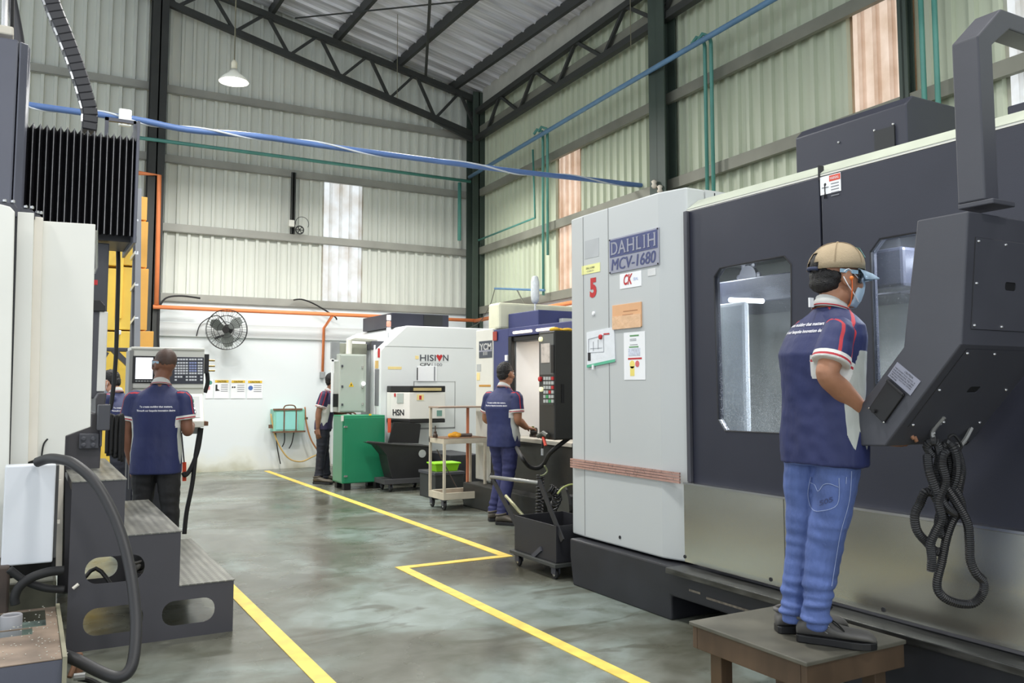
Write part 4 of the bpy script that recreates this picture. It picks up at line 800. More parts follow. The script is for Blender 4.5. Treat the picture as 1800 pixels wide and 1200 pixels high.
for r, py in enumerate((631.5, 637.5, 642.5, 647, 651.5, 656, 662, 667.5)):
    for k, px in enumerate((309, 314, 318.7, 323.5, 328.5, 334.5, 339, 343.7, 349.5, 354)):
        if r >= 6 and k in (3, 8): continue
        if r == 7 and k in (1, 2): continue
        cb2(px-1.8, px+1.8, py-1.5, py+1.5, yc_-.018, .006, 'key', kbl if 5 <= k <= 7 and 1 <= r <= 4 else kw, 0, kb)
cb2(359, 367, 622, 656, yc_+.02, .12, 'connector_block', black, .004)
for py in (633, 643, 651): MB().lathe([(.009, 0), (.009, .05)], on(367, py, y=yc_+.07), (1, 0, 0), 8).build('connector_pin', M('brass', (170, 150, 96), .35, .6), cn)
MB().tube(spline([on(*p, y=yc_+.1) for p in ((364, 655), (365, 672), (360, 690))], 5), .018, 8).build('strain_cable', rubber, cn)
# sloping lower desk
d = [on(*p, y=yy) for p, yy in (((300, 692), yc_-.02), ((359, 693), yc_-.02), ((366, 741), yc_-.30), ((300, 741), yc_-.30))]; d[2].z = d[3].z; d[1].z = d[0].z
MB().prism([d[0], d[3], d[3]+V((0, 0, -.05)), V((d[0].x, yc_+.2, d[3].z-.05)), V((d[0].x, yc_+.2, d[0].z))], (d[2].x-d[0].x, 0, 0)).build('desk', cream, cn, bevel=.006)
nd = (d[3]-d[0]).cross(d[1]-d[0]).normalized(); nd = nd if nd.z > 0 else -nd
def dp(u, v): return d[0].lerp(d[3], v)+V((u, 0, 0))+nd*.001
wdk = d[2].x-d[0].x
pn = MB().prism([dp(.05, .12), dp(wdk-.03, .12), dp(wdk-.03, .88), dp(.05, .88)], nd*.004).build('desk_plate', lgrey, cn)
for k, m in enumerate((M('btn_green', (50, 130, 80), .4), M('btn_dgreen', (30, 62, 50), .4), black)): p = dp(wdk-.13, .25+.17*k); MB().prism([p, p+V((.055, 0, 0)), p+V((.055, 0, 0))+(d[3]-d[0])*.09, p+(d[3]-d[0])*.09], nd*.012).build('push_button', m, pn)
p = dp(wdk-.25, .2); MB().prism([p, p+V((.07, 0, 0)), p+V((.07, 0, 0))+(d[3]-d[0])*.5, p+(d[3]-d[0])*.5], nd*.008).build('gauge', chrome, pn)
p = dp(wdk-.08, .72); MB().lathe([(.02, 0), (.02, .02), (.008, .022), (.008, .05)], p+nd*.004, nd, 10).build('key_switch', chrome, pn)
cb2(352, 366, 741, 748, yc_-.28, .3, 'rusty_corner', rust, 0); cb2(325, 352, 748, 762, yc_-.1, .15, 'support_foot', lgrey, 0)
for pts in (((354, 752), (348, 790), (336, 822), (326, 835), (322, 830)), ((352, 752), (344, 800), (338, 850), (328, 900), (324, 938))):
    MB().tube(spline([on(*p, y=7.45) for p in pts], 6), .018, 8).build('cable', rubber, cn, smooth=True)
MB().tube([on(*p, y=7.5) for p in ((319, 760), (324, 815))], .006, 6).build('rod', dgrey, cn); MB().tube([on(*p, y=7.5) for p in ((324, 812), (324, 845))], .016, 8).build('red_handle', M('handle_red', (226, 80, 50), .4), cn)
MB().box(.9, 1.1, yc_+.05, yc_+.2, 0, d[3].z-.04).build('pedestal', dgrey, cn, bevel=.01)
# ================================================================== STEP PLATFORM
ys = 5.33; yk = 6.9
X0, X1, X2, X3 = on(118, 845, y=ys).x, on(221, 843, y=ys).x, on(318, 935, y=ys).x, on(411, 1020, y=ys).x; X0 = .235
Z1, Z2, Z3 = .92, .605, .295
stp_ = thing('step_platform', 'charcoal three-step steel platform with oval cut-outs beside the left worker', 'steps', (X0, ys, 0))
prof = [(X0, 0), (X3, 0), (X3, Z3), (X2, Z3), (X2, Z2), (X1, Z2), (X1, Z1), (X0, Z1)]
def oval(px0, px1, pyt, pyb):
    a, c = on(px0, pyt, y=ys), on(px1, pyb, y=ys); return [(x, z_) for x, z_ in rr(a.x, c.x, c.z, a.z, (a.z-c.z)*.48, 6)]
ov = [oval(144, 252, 972, 1030), oval(144, 250, 1062, 1118), oval(283, 381, 1048, 1102)]
fixo = []
for (cx0, cx1, cz0, cz1) in ((.315, .62, .355, .50), (.315, .62, .075, .225), (.72, 1.01, .075, .215)): fixo.append([(x, z_) for x, z_ in rr(cx0, cx1, cz0, cz1, (cz1-cz0)*.47, 6)])
stm = M('step_charcoal', (68, 67, 72), .5, var=.08, scale=3)
for yy in (ys, yk-.006): MB().plate([(x, yy, z_) for x, z_ in prof], [[(x, yy, z_) for x, z_ in o] for o in fixo], (0, .006, 0)).build('side_panel', stm, stp_)
def m_tread():
    m = M('tread_plate', (138, 138, 130), .4, .35, var=.25, scale=7, stretch=(4, .6, 1)); nt = m.node_tree; N = nt.nodes; L = nt.links; p = N['Principled BSDF']
    tc = N.new('ShaderNodeTexCoord'); wv = N.new('ShaderNodeTexChecker'); wv.inputs['Scale'].default_value = 34; mp = N.new('ShaderNodeMapping'); mp.inputs['Rotation'].default_value = (0, 0, pi/4)
    L.new(tc.outputs['Object'], mp.inputs[0]); L.new(mp.outputs[0], wv.inputs['Vector']); bp = N.new('ShaderNodeBump'); bp.inputs['Strength'].default_value = .9; bp.inputs['Distance'].default_value = .008
    mx = N.new('ShaderNodeMix'); mx.data_type = 'RGBA'; mx.blend_type = 'MULTIPLY'; mx.inputs[0].default_value = 1; L.new(p.inputs['Base Color'].links[0].from_socket, mx.inputs[6]); cr_ = N.new('ShaderNodeMapRange'); L.new(wv.outputs['Fac'], cr_.inputs[0]); cr_.inputs[3].default_value = .62; L.new(cr_.outputs[0], mx.inputs[7]); L.new(mx.outputs[2], p.inputs['Base Color'])
    L.new(wv.outputs['Fac'], bp.inputs['Height']); L.new(bp.outputs[0], p.inputs['Normal']); return m
trm = m_tread()
for (xa, xb, z_) in ((X0, X1, Z1), (X1, X2, Z2), (X2, X3, Z3)):
    MB().box(xa-.002, xb+.006, ys-.004, yk+.004, z_, z_+.006).build('tread', trm, stp_); MB().box(xb-.006, xb, ys+.006, yk-.006, z_-.04, z_-.0005).build('tread_lip', stm, stp_)
MB().box(X0, X0+.006, ys+.006, yk-.006, Z1-.05, Z1-.001).build('tread_lip', stm, stp_)
# ================================================================== RUSTY CHIP TRAY AND HOSES, lower left
zt2 = .26
t1, t2, t3 = on(0, 1176, z=zt2), on(118, 1156, z=zt2), on(120, 1062, z=zt2)
ty0, ty1, tx1 = t2.y, t3.y, t2.x
tray = thing('chip_tray', 'rusty oil-stained steel tray with a grey pipe stub at lower left', 'tray', (tx1-.4, ty0, 0))
rp = M('rusty_plate', (150, 132, 116), .45, .25, var=.35, scale=5); oilg = M('oil_green', (128, 150, 140), .2, .2, var=.4, scale=6)
MB().box(tx1-1.4, tx1-.01, ty0, ty0+.01, 0, zt2-.002).build('front_plate', M('tray_blue_grey', (92, 94, 106), .5, var=.1), tray)
ym_ = ty0+(ty1-ty0)*.6; hx0, hx1 = on(-20, 1120, z=zt2).x, on(58, 1120, z=zt2).x
h0, h1 = on(20, 1100, z=zt2), on(57, 1112, z=zt2)
MB().plate([(tx1-1.4, ty0, zt2-.004), (tx1-.02, ty0, zt2-.004), (tx1-.02, ty1-.02, zt2-.004), (tx1-1.4, ty1-.02, zt2-.004)],
           [[(tx1-1.3, h1.y-.03, zt2-.004), (h1.x, h1.y-.03, zt2-.004), (h1.x, h1.y+.1, zt2-.004), (tx1-1.3, h1.y+.1, zt2-.004)],
            [(tx1-1.3, ym_, zt2-.004), (tx1-.07, ym_, zt2-.004), (tx1-.07, ty1-.05, zt2-.004), (tx1-1.3, ty1-.05, zt2-.004)]], (0, 0, .006)).build('top_plate', rp, tray)
MB().box(tx1-1.38, tx1-.02, ty0+.02, ty1-.03, zt2-.07, zt2-.06).build('sunk_floor', oilg, tray)
MB().box(tx1-.018, tx1, ty0-.02, ty1, .0, zt2+.012).build('side_rail', M('rail_dirty_beige', (150, 146, 124), .5, var=.2), tray)
pc_ = on(19, 1108, z=zt2-.03); MB().lathe([(.05, -.03), (.05, .075), (.044, .08), (.04, .07), (.04, -.02)], pc_, n=20, cap=False).build('pipe_stub', M('stub_grey', (150, 150, 154), .5, var=.1), tray, smooth=True)
q = MB(); random.seed(3)
for k in range(110):
    x = tx1-random.uniform(.0, .35); yv = random.uniform(ty0, ty1); z_ = zt2+.004
    q.box(x, x+.006, yv, yv+.003, z_, z_+.003, Matrix.Rotation(random.random()*6, 3, 'Z'))
tag(q.build('metal_chips', M('chip_pale', (200, 198, 186), .4), tray), kind='stuff')
ah = lambda px, py, y: on(px, py, y=y)
hpts = [ah(66, 812, 5.32), ah(85, 806, 5.25), ah(105, 807, 5.15), ah(130, 815, 5.05), ah(165, 845, 4.95), ah(195, 895, 4.85), ah(218, 955, 4.75), ah(232, 1020, 4.65), ah(239, 1090, 4.55), ah(236, 1150, 4.46), ah(226, 1180, 4.42), ah(205, 1190, 4.42), ah(175, 1180, 4.46), ah(140, 1162, 4.52), ah(110, 1150, 4.6)]
for p in hpts: p.z = max(p.z, .035)
pipe('coolant_hose', hpts, .027, M('hose_black', (44, 44, 46), .5, var=.12), 'thick black hose arching from the beige machine down past the steps to the floor', 'hose', n=12, sm=8)
pipe('coolant_hose', [ah(*p, 5.22) for p in ((113, 1002), (85, 1005), (55, 1015), (35, 1030), (26, 1048), (27, 1062))], .024, rubber, 'black hose curling from the steps into the rusty tray', 'hose', n=10, sm=6)
pipe('coolant_hose', [ah(*p, 5.25) for p in ((16, 1000), (40, 1018), (62, 1028), (85, 1034), (113, 1036))], .02, rubber, 'black hose lying across behind the rusty tray', 'hose', n=10, sm=6)
fl = thing('hose_fitting', 'rusty valve fittings at the corner of the tray on the floor', 'fitting', on(118, 1185, z=0))
MB().tube(spline([on(122, 1190, z=.05), on(128, 1175, z=.08), on(134, 1160, z=.11)], 4), .012, 8).build('lever', rust, fl); MB().lathe([(.03, 0), (.03, .06), (.02, .09)], on(136, 1180, z=0.01), n=10).build('valve_body', rust, fl)
MB().tube([on(130, 1190, z=.05), on(150, 1188, z=.05)], .018, 8).build('nipple', chrome, fl); MB().tube(spline([on(138, 1192, z=.03), on(160, 1196, z=.02), on(185, 1210, z=.02)], 4), .014, 8).build('small_hose', rubber, fl)
MB().tube([on(128, 1034, y=5.3), on(138, 1026, y=5.3)], .009, 6).build('pin', bei2, fl)
# loose cables seen through the upper cut-out of the steps
for k, (a_, b_, c_) in enumerate((((.3, 6.1, .30), (.5, 6.2, .36), (.75, 6.0, .31)), ((.3, 6.4, .33), (.45, 6.5, .42), (.6, 6.3, .30)))):
    pipe('floor_cable', [V(a_)+V((0, 0, -.28)), V(b_)+V((0, 0, -.2)), V(c_)+V((0, 0, -.28))], .014, rubber, ('black cable end', 'second black cable')[k]+' lying under the step platform', 'cable', sm=5)
# ================================================================== MACHINES AT THE BACK
def gb(par, x0, x1, y0, y1, z0, z1, n, m, bv=.006): return MB().box(x0, x1, y0, y1, z0, z1).build(n, m, par, bevel=bv)
def facebox(par, p0, p1, y, t, n, m, bv=.003, back=False):       # box whose face towards -Y spans two pixels
    a, c = on(*p0, y=y), on(*p1, y=y); return MB().box(min(a.x, c.x), max(a.x, c.x), y, y+t, min(a.z, c.z), max(a.z, c.z)).build(n, m, par, bevel=bv)
def sidebox(par, p0, p1, x, t, n, m, bv=.003):                   # box whose face towards -X spans two pixels
    a, c = on(*p0, x=x), on(*p1, x=x); return MB().box(x, x+t, min(a.y, c.y), max(a.y, c.y), min(a.z, c.z), max(a.z, c.z)).build(n, m, par, bevel=bv)
XU, ZU = (1, 0, 0), (0, 0, 1)
# ---- white machining centre, end towards the camera
yh_ = 11.95; hm = thing('machining_centre', 'white machining centre with HISION lettering near the back wall corner', 'machine', (5.6, 13, 0))
hw = M('machine_white', (222, 226, 226), .35, var=.03, scale=.8)
xa = on(668, 700, y=yh_).x; xb = on(715, 572, y=yh_); zs1 = on(668, 608, y=yh_).z
MB().prism([(xa, yh_, .12), (xa, yh_, zs1-.06), (xa+.06, yh_, zs1), (xb.x, yh_, xb.z), (6.95, yh_, xb.z), (6.95, yh_, .12)], (0, 2.3, 0)).build('enclosure', hw, hm, bevel=.015)
gb(hm, xa+.05, 6.9, yh_+.05, yh_+2.2, 0, .12, 'base', base_m)
MB().box(xa+.02, on(832, 600, y=yh_).x, yh_-.003, yh_, zs1-.002, zs1+.003).build('panel_seam', M('seam_grey', (140, 142, 142), .5), hm)
for p0, p1 in (((727, 670), (727.8, 752)), ((727, 670), (800, 670.8)), ((799.5, 670), (800, 752)), ((727, 752), (800, 752.8))): facebox(hm, p0, p1, yh_-.003, .003, 'panel_seam', M('seam_grey', (140, 142, 142), .5), 0)
for s_, u0, u1 in (('HISI', 738, 766), ('N', 778.5, 788)): a, c = on(u0, 634, y=yh_), on(u1, 623.5, y=yh_); text(s_, hm, (a.x, yh_-.003, a.z), XU, ZU, c.x-a.x, c.z-a.z, M('logo_grey', (74, 76, 84), .5), bold=.012)
d0 = on(772.5, 629, y=yh_-.004); MB().prism([(d0.x-.055, d0.y, d0.z+.03), (d0.x-.03, d0.y, d0.z+.055), (d0.x, d0.y, d0.z+.035), (d0.x+.03, d0.y, d0.z+.055), (d0.x+.055, d0.y, d0.z+.03), (d0.x, d0.y, d0.z-.055)], (0, .003, 0)).build('red_logo_mark', red, hm)
facebox(hm, (738, 635.5), (787, 636.2), yh_-.002, .002, 'logo_rule', greyink, 0)
a, c = on(738, 643, y=yh_), on(757, 638, y=yh_); text('CFV', hm, (a.x, yh_-.003, a.z), XU, ZU, c.x-a.x, c.z-a.z, ink, bold=.015)
a, c = on(759, 643, y=yh_), on(777, 638, y=yh_); text('1100', hm, (a.x, yh_-.003, a.z), XU, ZU, c.x-a.x, c.z-a.z, greyink)
facebox(hm, (682, 644), (706, 649), yh_-.003, .003, 'yellow_label', M('label_warm', (236, 214, 150), .5), 0); facebox(hm, (730, 625), (736, 631), yh_-.003, .003, 'yellow_label', M('label_warm', (236, 214, 150), .5), 0)
T = thing('paper_sheet', 'white paper sheet in a holder under the HISION lettering', 'paper', on(750, 670, y=yh_)); facebox(T, (733.5, 643), (768, 670), yh_-.012, .008, 'sheet', white); facebox(T, (763, 644), (765, 669), yh_-.014, .003, 'fold_line', greyink, 0); facebox(T, (733, 646), (734.5, 668), yh_-.014, .003, 'clip', ink, 0)
gb(hm, on(688, 560, y=12.4).x, on(789, 560, y=12.4).x, 12.4, 13.7, xb.z, 2.585, 'top_cover', dnavy, .01); facebox(hm, (745, 553), (778, 573), 12.39, .012, 'vent_recess', M('dark_recess', (34, 36, 38), .5), 0)
for p0, p1, m in (((658, 634), (664.5, 647), M('label_tan', (212, 178, 110), .5)), ((658, 649), (665, 713), M('slot_grey', (116, 118, 122), .5)), ((664, 612), (667, 628), red)): sidebox(hm, p0, p1, xa-.006, .006, 'front_strip', m, 0)
sidebox(hm, (636, 606), (650, 745), xa-.02, .02, 'door_frame', M('frame_grey', (140, 144, 146), .4)); sidebox(hm, (652, 607), (657, 745), xa-.015, .015, 'door_edge', white)
# discharge hood of its chip conveyor
x0, x1, x2 = on(688, 700, y=11.75).x, on(720, 700, y=11.45).x, on(783, 700, y=11.45).x
z = lambda py: on(740, py, y=11.5).z
hd_ = [(x0, 11.78), (x1, 11.45), (x2, 11.45), (x2, 11.94), (x0, 11.94)]
for (pt, pb, g, n, m) in ((678, 689, 0, 'hood_cap', black), (689.3, 736, .005, 'hood_body', M('hood_white', (222, 220, 214), .4, var=.03)), (736.3, 743, -.01, 'hood_skirt', black)):
    MB().prism([(x+ (g if i in (0,) else 0), y_, z(pb)) for i, (x, y_) in enumerate(hd_)], (0, 0, z(pt)-z(pb))).build(n, m, hm, bevel=.01)
facebox(hm, (727, 681.5), (776, 686.5), 11.44, .01, 'cap_window', M('window_amber', (196, 178, 130), .3, .3), 0); facebox(hm, (733, 693), (745, 703), 11.445, .005, 'warning_sticker', M('label_warm', (236, 214, 150), .5), 0); facebox(hm, (737, 695), (741, 702), 11.443, .004, 'red_symbol', red, 0)
facebox(hm, (768, 721), (777, 731), 11.445, .005, 'teal_plate', M('teal_plate', (110, 150, 140), .4), 0)
u = V((x1-x0, -.33, 0)); un = u.normalized(); nl = V((un.y, -un.x, 0)); o = V((x0, 11.78, 0))
def chf(s0, s1, pt, pb, n, m): p0 = o+u*s0-nl*-.002; p1 = o+u*s1; zt_, zb_ = z(pt), z(pb); MB().prism([V((p0.x, p0.y, zb_)), V((p1.x, p1.y, zb_)), V((p1.x, p1.y, zt_)), V((p0.x, p0.y, zt_))], nl*.006).build(n, m, hm)
chf(.35, .68, 691, 708, 'data_plate', M('data_plate_grey', (176, 184, 178), .4, .3)); chf(.2, .27, 691, 697, 'red_dot', red)
pq = o+u*.12; text('HSN', hm, pq+V((0, 0, z(730)))+nl*.001, un, ZU, .22, .09, ink, bold=.03)
# signal tower and service arm on top
a = on(683, 600, y=12.2); sg = thing('signal_tower', 'small red and white signal tower on the white machine', 'lamp', a)
MB().tube([V((a.x, 12.2, zs1-.0)), V((a.x, 12.2, on(683, 585, y=12.2).z))], .012, 8).build('pole', chrome, sg)
for k, m in enumerate((M('signal_white', (236, 236, 236), .3, emit=.3), M('signal_red', (232, 150, 130), .3, emit=.4), M('signal_white', (236, 236, 236), .3))): zz0 = on(683, 585-11*k, y=12.2).z; MB().lathe([(.03, 0), (.034, .01), (.034, .07), (.03, .082)], (a.x, 12.2, zz0), n=12).build('lens', m, sg, smooth=True)
# ---- pendant control box on a swing arm
px_ = thing('pendant_cabinet', 'grey control cabinet on a swing arm above the green cabinet', 'control panel', on(618, 725, y=12.15))
gx = M('cabinet_grey_green', (178, 186, 178), .4, var=.03)
facebox(px_, (597, 622), (643, 724), 12.15, .26, 'case', gx, .008); facebox(px_, (599, 624), (639, 722), 12.14, .012, 'door', gx, .004)
for py in (643, 679, 711): facebox(px_, (600.5, py-2), (603.5, py+2), 12.125, .016, 'hinge', dgrey, .002)
for py in (645, 680, 710): facebox(px_, (636, py-2), (639, py+2), 12.125, .016, 'latch', chrome, .002)
tri = [on(*p, y=12.137) for p in ((617.5, 671), (613, 679.5), (622, 679.5))]; MB().prism(tri, (0, .003, 0)).build('warning_triangle', M('sign_yellow', (240, 196, 40), .5), px_); b3 = [on(*p, y=12.134) for p in ((618, 673.5), (616, 676.5), (617.4, 676.5), (616.8, 678.8), (619, 675.6), (617.8, 675.6))]; MB().prism(b3, (0, .003, 0)).build('bolt_symbol', ink, px_)
facebox(px_, (583, 630), (585.5, 724), 12.2, .02, 'side_frame', white, 0); facebox(px_, (583, 632), (597, 635), 12.2, .02, 'side_frame', white, 0); facebox(px_, (583, 600), (597, 631), 12.3, .06, 'top_frame', M('frame_grey', (140, 144, 146), .4)); facebox(px_, (586, 692), (596, 715), 12.18, .06, 'keyboard_side', black)
facebox(px_, (596, 603), (645, 624), 12.4, .1, 'top_hood', M('hood_dull', (150, 152, 138), .5)); 
MB().tube([on(*p, y=12.28) for p in ((613, 622), (614, 597), (622, 594), (662, 597))], .045, 10).build('swing_arm', cream, px_, smooth=False); MB().box(*(lambda q: (q.x-.1, q.x+.25, 12.2, 12.5, q.z-.1, q.z+.03))(on(662, 603, y=12.28))).build('arm_pivot', dgrey, px_, bevel=.01)
a = on(639, 674, y=12.12); MB().ball(a, .03, seg=10, rings=8).build('pilot_lamp', M('pilot_lamp', (250, 250, 250), .3, emit=1.5), px_)
MB().tube(spline([on(*p, y=12.3) for p in ((700, 603), (690, 601), (672, 604), (664, 625), (662, 670), (661, 715))], 5), .012, 6).build('power_lead', rubber, px_, smooth=True)
# ---- green cabinet
gc = thing('tool_cabinet', 'tall green steel cabinet on feet beside the yellow floor line', 'cabinet', (3.88, 11.6, 0))
gm = M('cabinet_green', (34, 130, 92), .38, var=.07, scale=2); g2 = M('cabinet_green_side', (96, 146, 120), .45, var=.08)
x0, x1 = on(603, 800, y=11.6).x, on(677, 800, y=11.6).x; z0_, z1_ = .09, 1.035
gb(gc, x0, x1, 11.62, 12.06, z0_, z1_, 'case', gm, .008); gb(gc, x0+.015, x1-.008, 11.6, 11.618, z0_+.01, z1_-.03, 'door', gm, .005)
gb(gc, x0-.004, x0, 11.64, 12.04, z0_+.02, z1_-.02, 'side_panel', g2, .002)
for py in (750, 837): facebox(gc, (605, py-1.5), (611, py+1.5), 11.585, .016, 'hinge', chrome, .003)
facebox(gc, (600, 730), (604, 740), 11.59, .012, 'paper_tag', cream, 0); facebox(gc, (649, 727), (653, 730), 11.59, .012, 'yellow_tag', yellow, 0)
for xx in (x0+.03, x1-.13):
    for yv in (11.63, 11.95): gb(gc, xx, xx+.1, yv, yv+.1, 0, z0_, 'foot', black, .004)
# ---- black chip bin on casters
cbn = thing('chip_bin', 'black tilting chip bin on casters under the white hood', 'cart', on(700, 868, z=0))
by0, by1 = 11.12, 11.44; pr = [on(*p, y=by0) for p in ((650, 778), (690, 780), (757, 783), (757, 846), (702, 846), (690, 842), (684, 820), (680, 800), (667, 784))]
MB().prism(pr, (0, by1-by0, 0)).build('bin_body', M('bin_black', (34, 34, 36), .45, var=.15), cbn, bevel=.006)
a = [on(*p, y=by1-.05) for p in ((683, 778), (692, 742), (738, 744), (740, 747), (736, 779))]; MB().prism(a, (0, .03, 0)).build('backboard', black, cbn, bevel=.004)
q = [on(*p, y=by0-.02) for p in ((645, 776), (700, 781), (757, 784))]; MB().tube(q, .014, 6).build('rim', M('rim_worn', (80, 80, 80), .4, .5), cbn)
facebox(cbn, (676, 843), (740, 848), by0-.03, .4, 'platform', M('platform_dark', (70, 70, 72), .5), .004)
d0 = on(742, 797, y=by0-.01); MB().lathe([(.055, 0), (.055, .01), (.02, .012)], d0, (0, -1, 0), 18).build('round_plate', lgrey, cbn)
facebox(cbn, (683, 735), (687, 760), by1-.02, .03, 'red_tag', M('tag_red', (220, 90, 60), .5), 0)
def caster(par, x, y_, r=.05, gl=False, h=.12):
    g = MB().box(x-.022, x-.016, y_-.03, y_+.03, r, h).box(x+.016, x+.022, y_-.03, y_+.03, r, h).box(x-.03, x+.03, y_-.035, y_+.035, h-.01, h).build('caster_fork', dgrey, par)
    wv = MB().lathe([(r*.85, -.013), (r, -.008), (r, .008), (r*.85, .013)], (x, y_, r), (1, 0, 0), 18).build('caster_wheel', rubber, par, smooth=False); MB().lathe([(.018, -.016), (.018, .016)], (x, y_, r), (1, 0, 0), 10).build('hub', chrome, wv)
zb = on(700, 848, y=by0).z
for xx, yv in ((pr[5].x-.02, by0+.02), (pr[5].x-.02, by1+.02), (pr[3].x-.1, by0+.02), (pr[3].x-.1, by1+.02)): caster(cbn, xx, yv, .045, h=zb)
# ---- second machine at the back: white column, blue door frame, lit chamber
xY = 4.90; ycm = thing('machining_centre', 'machining centre with blue door frame and YCM plate behind the walking worker', 'machine', (5.6, 8, 0))
blu = M('frame_blue', (58, 64, 112), .4, var=.06); wy0 = on(866, 700, x=xY).y; wy1 = on(836, 700, x=xY).y
ztY = on(850, 579, x=xY).z
gb(ycm, xY, 6.9, wy0, wy1, .3, ztY, 'white_column', M('column_cream', (216, 216, 206), .4, var=.03), .012)
by_ = 6.83; bz = ztY-.02
oy0 = on(898, 700, x=xY).y; oy1 = 7.38; ozt = on(900, 600, x=xY).z; ozb = .87
gb(ycm, xY+.01, xY+.06, oy0+.08, wy0-.003, .3, bz, 'blue_post', blu, .008); gb(ycm, xY+.01, xY+.25, by_, oy1-.06, .25, bz, 'blue_post', blu, .008); gb(ycm, xY+.01, xY+.25, oy1-.06, oy0+.08, ozt+.06, bz, 'blue_beam', blu, .008)
gb(ycm, xY+.005, xY+.05, oy0+.005, oy0+.078, ozb, ozt+.055, 'door_edge', black, .006); gb(ycm, xY+.03, xY+.2, oy1-.058, oy1, ozb, ozt+.055, 'door_edge', black, .006); gb(ycm, xY+.03, xY+.2, oy1, oy0, ozt, ozt+.055, 'door_edge', black, .006)
gb(ycm, xY-.03, xY+.2, by_+.1, wy0+.0, .2, ozb-.05, 'lower_panel', M('lower_black', (48, 48, 46), .35, .2, var=.15), .01); gb(ycm, xY-.05, xY+.25, oy1-.06, oy0+.1, ozb-.045, ozb, 'sill', M('sill_steel', (196, 192, 180), .4, .4), .006)
gb(ycm, xY+.05, 6.8, by_, wy1, 0, .2, 'base', base_m); gb(ycm, 4.68, xY+.05, by_+.9, wy1-.1, 0, .28, 'chip_tank', M('tank_black', (44, 44, 42), .45, .1, var=.2), .01)
wh2 = M('chamber_bright', (226, 226, 224), .5, var=.03); bg2 = M('chamber_beige', (222, 204, 176), .5, var=.06)
gb(ycm, 6.2, 6.24, 6.95, oy0+.05, .6, bz, 'chamber_back', M('chamber_bluish', (196, 206, 226), .5, var=.03), 0); gb(ycm, xY+.08, 6.2, oy0+.012, oy0+.05, .6, bz, 'chamber_side', wh2, 0); gb(ycm, 5.1, 6.2, 6.92, 6.96, .6, bz, 'chamber_side', wh2, 0); gb(ycm, 5.1, 6.2, 6.96, oy0+.01, bz-.04, bz, 'chamber_roof', wh2, 0); gb(ycm, 5.1, 6.2, 6.96, oy0+.01, .56, .6, 'chamber_floor', wh2, 0)
gb(ycm, 5.5, 6.19, 7.0, 8.3, .6, 1.05, 'work_table', bg2, .01); gb(ycm, 5.7, 6.19, 7.5, oy0, 1.62, 2.0, 'spindle_carrier', bg2, .01); gb(ycm, 5.6, 5.9, 8.0, 8.35, 1.7, 1.9, 'tool_changer', M('changer_brown', (190, 160, 136), .5), .01); gb(ycm, 4.98, 5.4, 7.05, 8.35, .7, .84, 'way_cover', M('cover_brown', (150, 132, 118), .4, .2), .01)
area('chamber_light', (5.5, 8.0, 2.0), 11, .5, (1, .97, .92))
for py0, py1 in ((7.72, 8.08), (8.2, 8.6)): MB().tube([(xY-.0, py0+.0, ozt+.10), (xY-.0, py1, ozt+.10)], .016, 8).build('door_lamp', M('lamp_warm', (250, 236, 214), .4, emit=1.6), ycm)
a, c = on(842, 600, x=xY), on(866, 629, x=xY); pl = sidebox(ycm, (842, 600), (864.5, 628), xY-.006, .006, 'name_plate', M('plate_slate', (66, 72, 82), .45), 0); text('YCM', pl, (xY-.006, a.y-.03, a.z-.115), U_, W_, (a.y-c.y)-.05, .085, M('plate_silver_light', (190, 190, 186), .4), bold=.03); sidebox(pl, (842, 616.2), (864.5, 617), xY-.008, .002, 'plate_rule', silver, 0); text('III', pl, (xY-.006, a.y-.13, c.z+.04), U_, W_, .1, .05, M('plate_silver_light', (190, 190, 186), .4))
sidebox(ycm, (842, 676), (862, 679.5), xY-.004, .004, 'ochre_strip', M('strip_ochre', (190, 140, 60), .5), 0); sidebox(ycm, (838, 655), (843, 668), xY-.004, .004, 'small_tag', M('label_warm', (236, 214, 150), .5), 0); sidebox(ycm, (838, 640), (845, 652), xY-.004, .004, 'small_notice', lgrey, 0); sidebox(ycm, (866.2, 583), (873, 598), xY-.006, .006, 'red_plate', M('plate_red', (160, 60, 50), .5), 0)
MB().ball(V((xY+.1, on(890, 628, x=xY).y, on(890, 628, x=xY).z)), .001).build('speck', black, ycm); sidebox(ycm, (887, 624), (891, 634), xY-.01, .02, 'door_handle', white, .003)
a, c = on(946, 544, y=8.3), on(1003, 580, y=8.3); gb(ycm, a.x, a.x+1.2, 8.3, 9.0, ztY-.01, a.z, 'spindle_motor_box', blu, .01); gb(ycm, a.x-.12, a.x+1.2, 9.02, 9.3, ztY-.01, on(960, 516, y=9.1).z-.15, 'rear_cover', M('cover_cream', (222, 222, 196), .45), .03)
gb(ycm, on(989, 560, y=8.2).x, on(1003, 560, y=8.2).x+.4, 8.2, 8.28, ztY, on(990, 562, y=8.2).z+.02, 'grey_cover', lgrey, .005)
sg = thing('signal_tower', 'white wrapped signal tower standing on the blue box', 'lamp', (a.x+.13, 8.6, a.z)); p = V((a.x+.14, 8.6, a.z)); MB().tube([p, p+V((0, 0, .13))], .012, 8).build('pole', chrome, sg); MB().lathe([(.02, .1), (.045, .13), (.052, .2), (.05, .36), (.035, .42), (.02, .43)], p, n=14).build('wrapped_lens', M('wrap_white', (216, 222, 224), .25, var=.1, scale=20, bump=.4, bscale=30), sg, smooth=True)
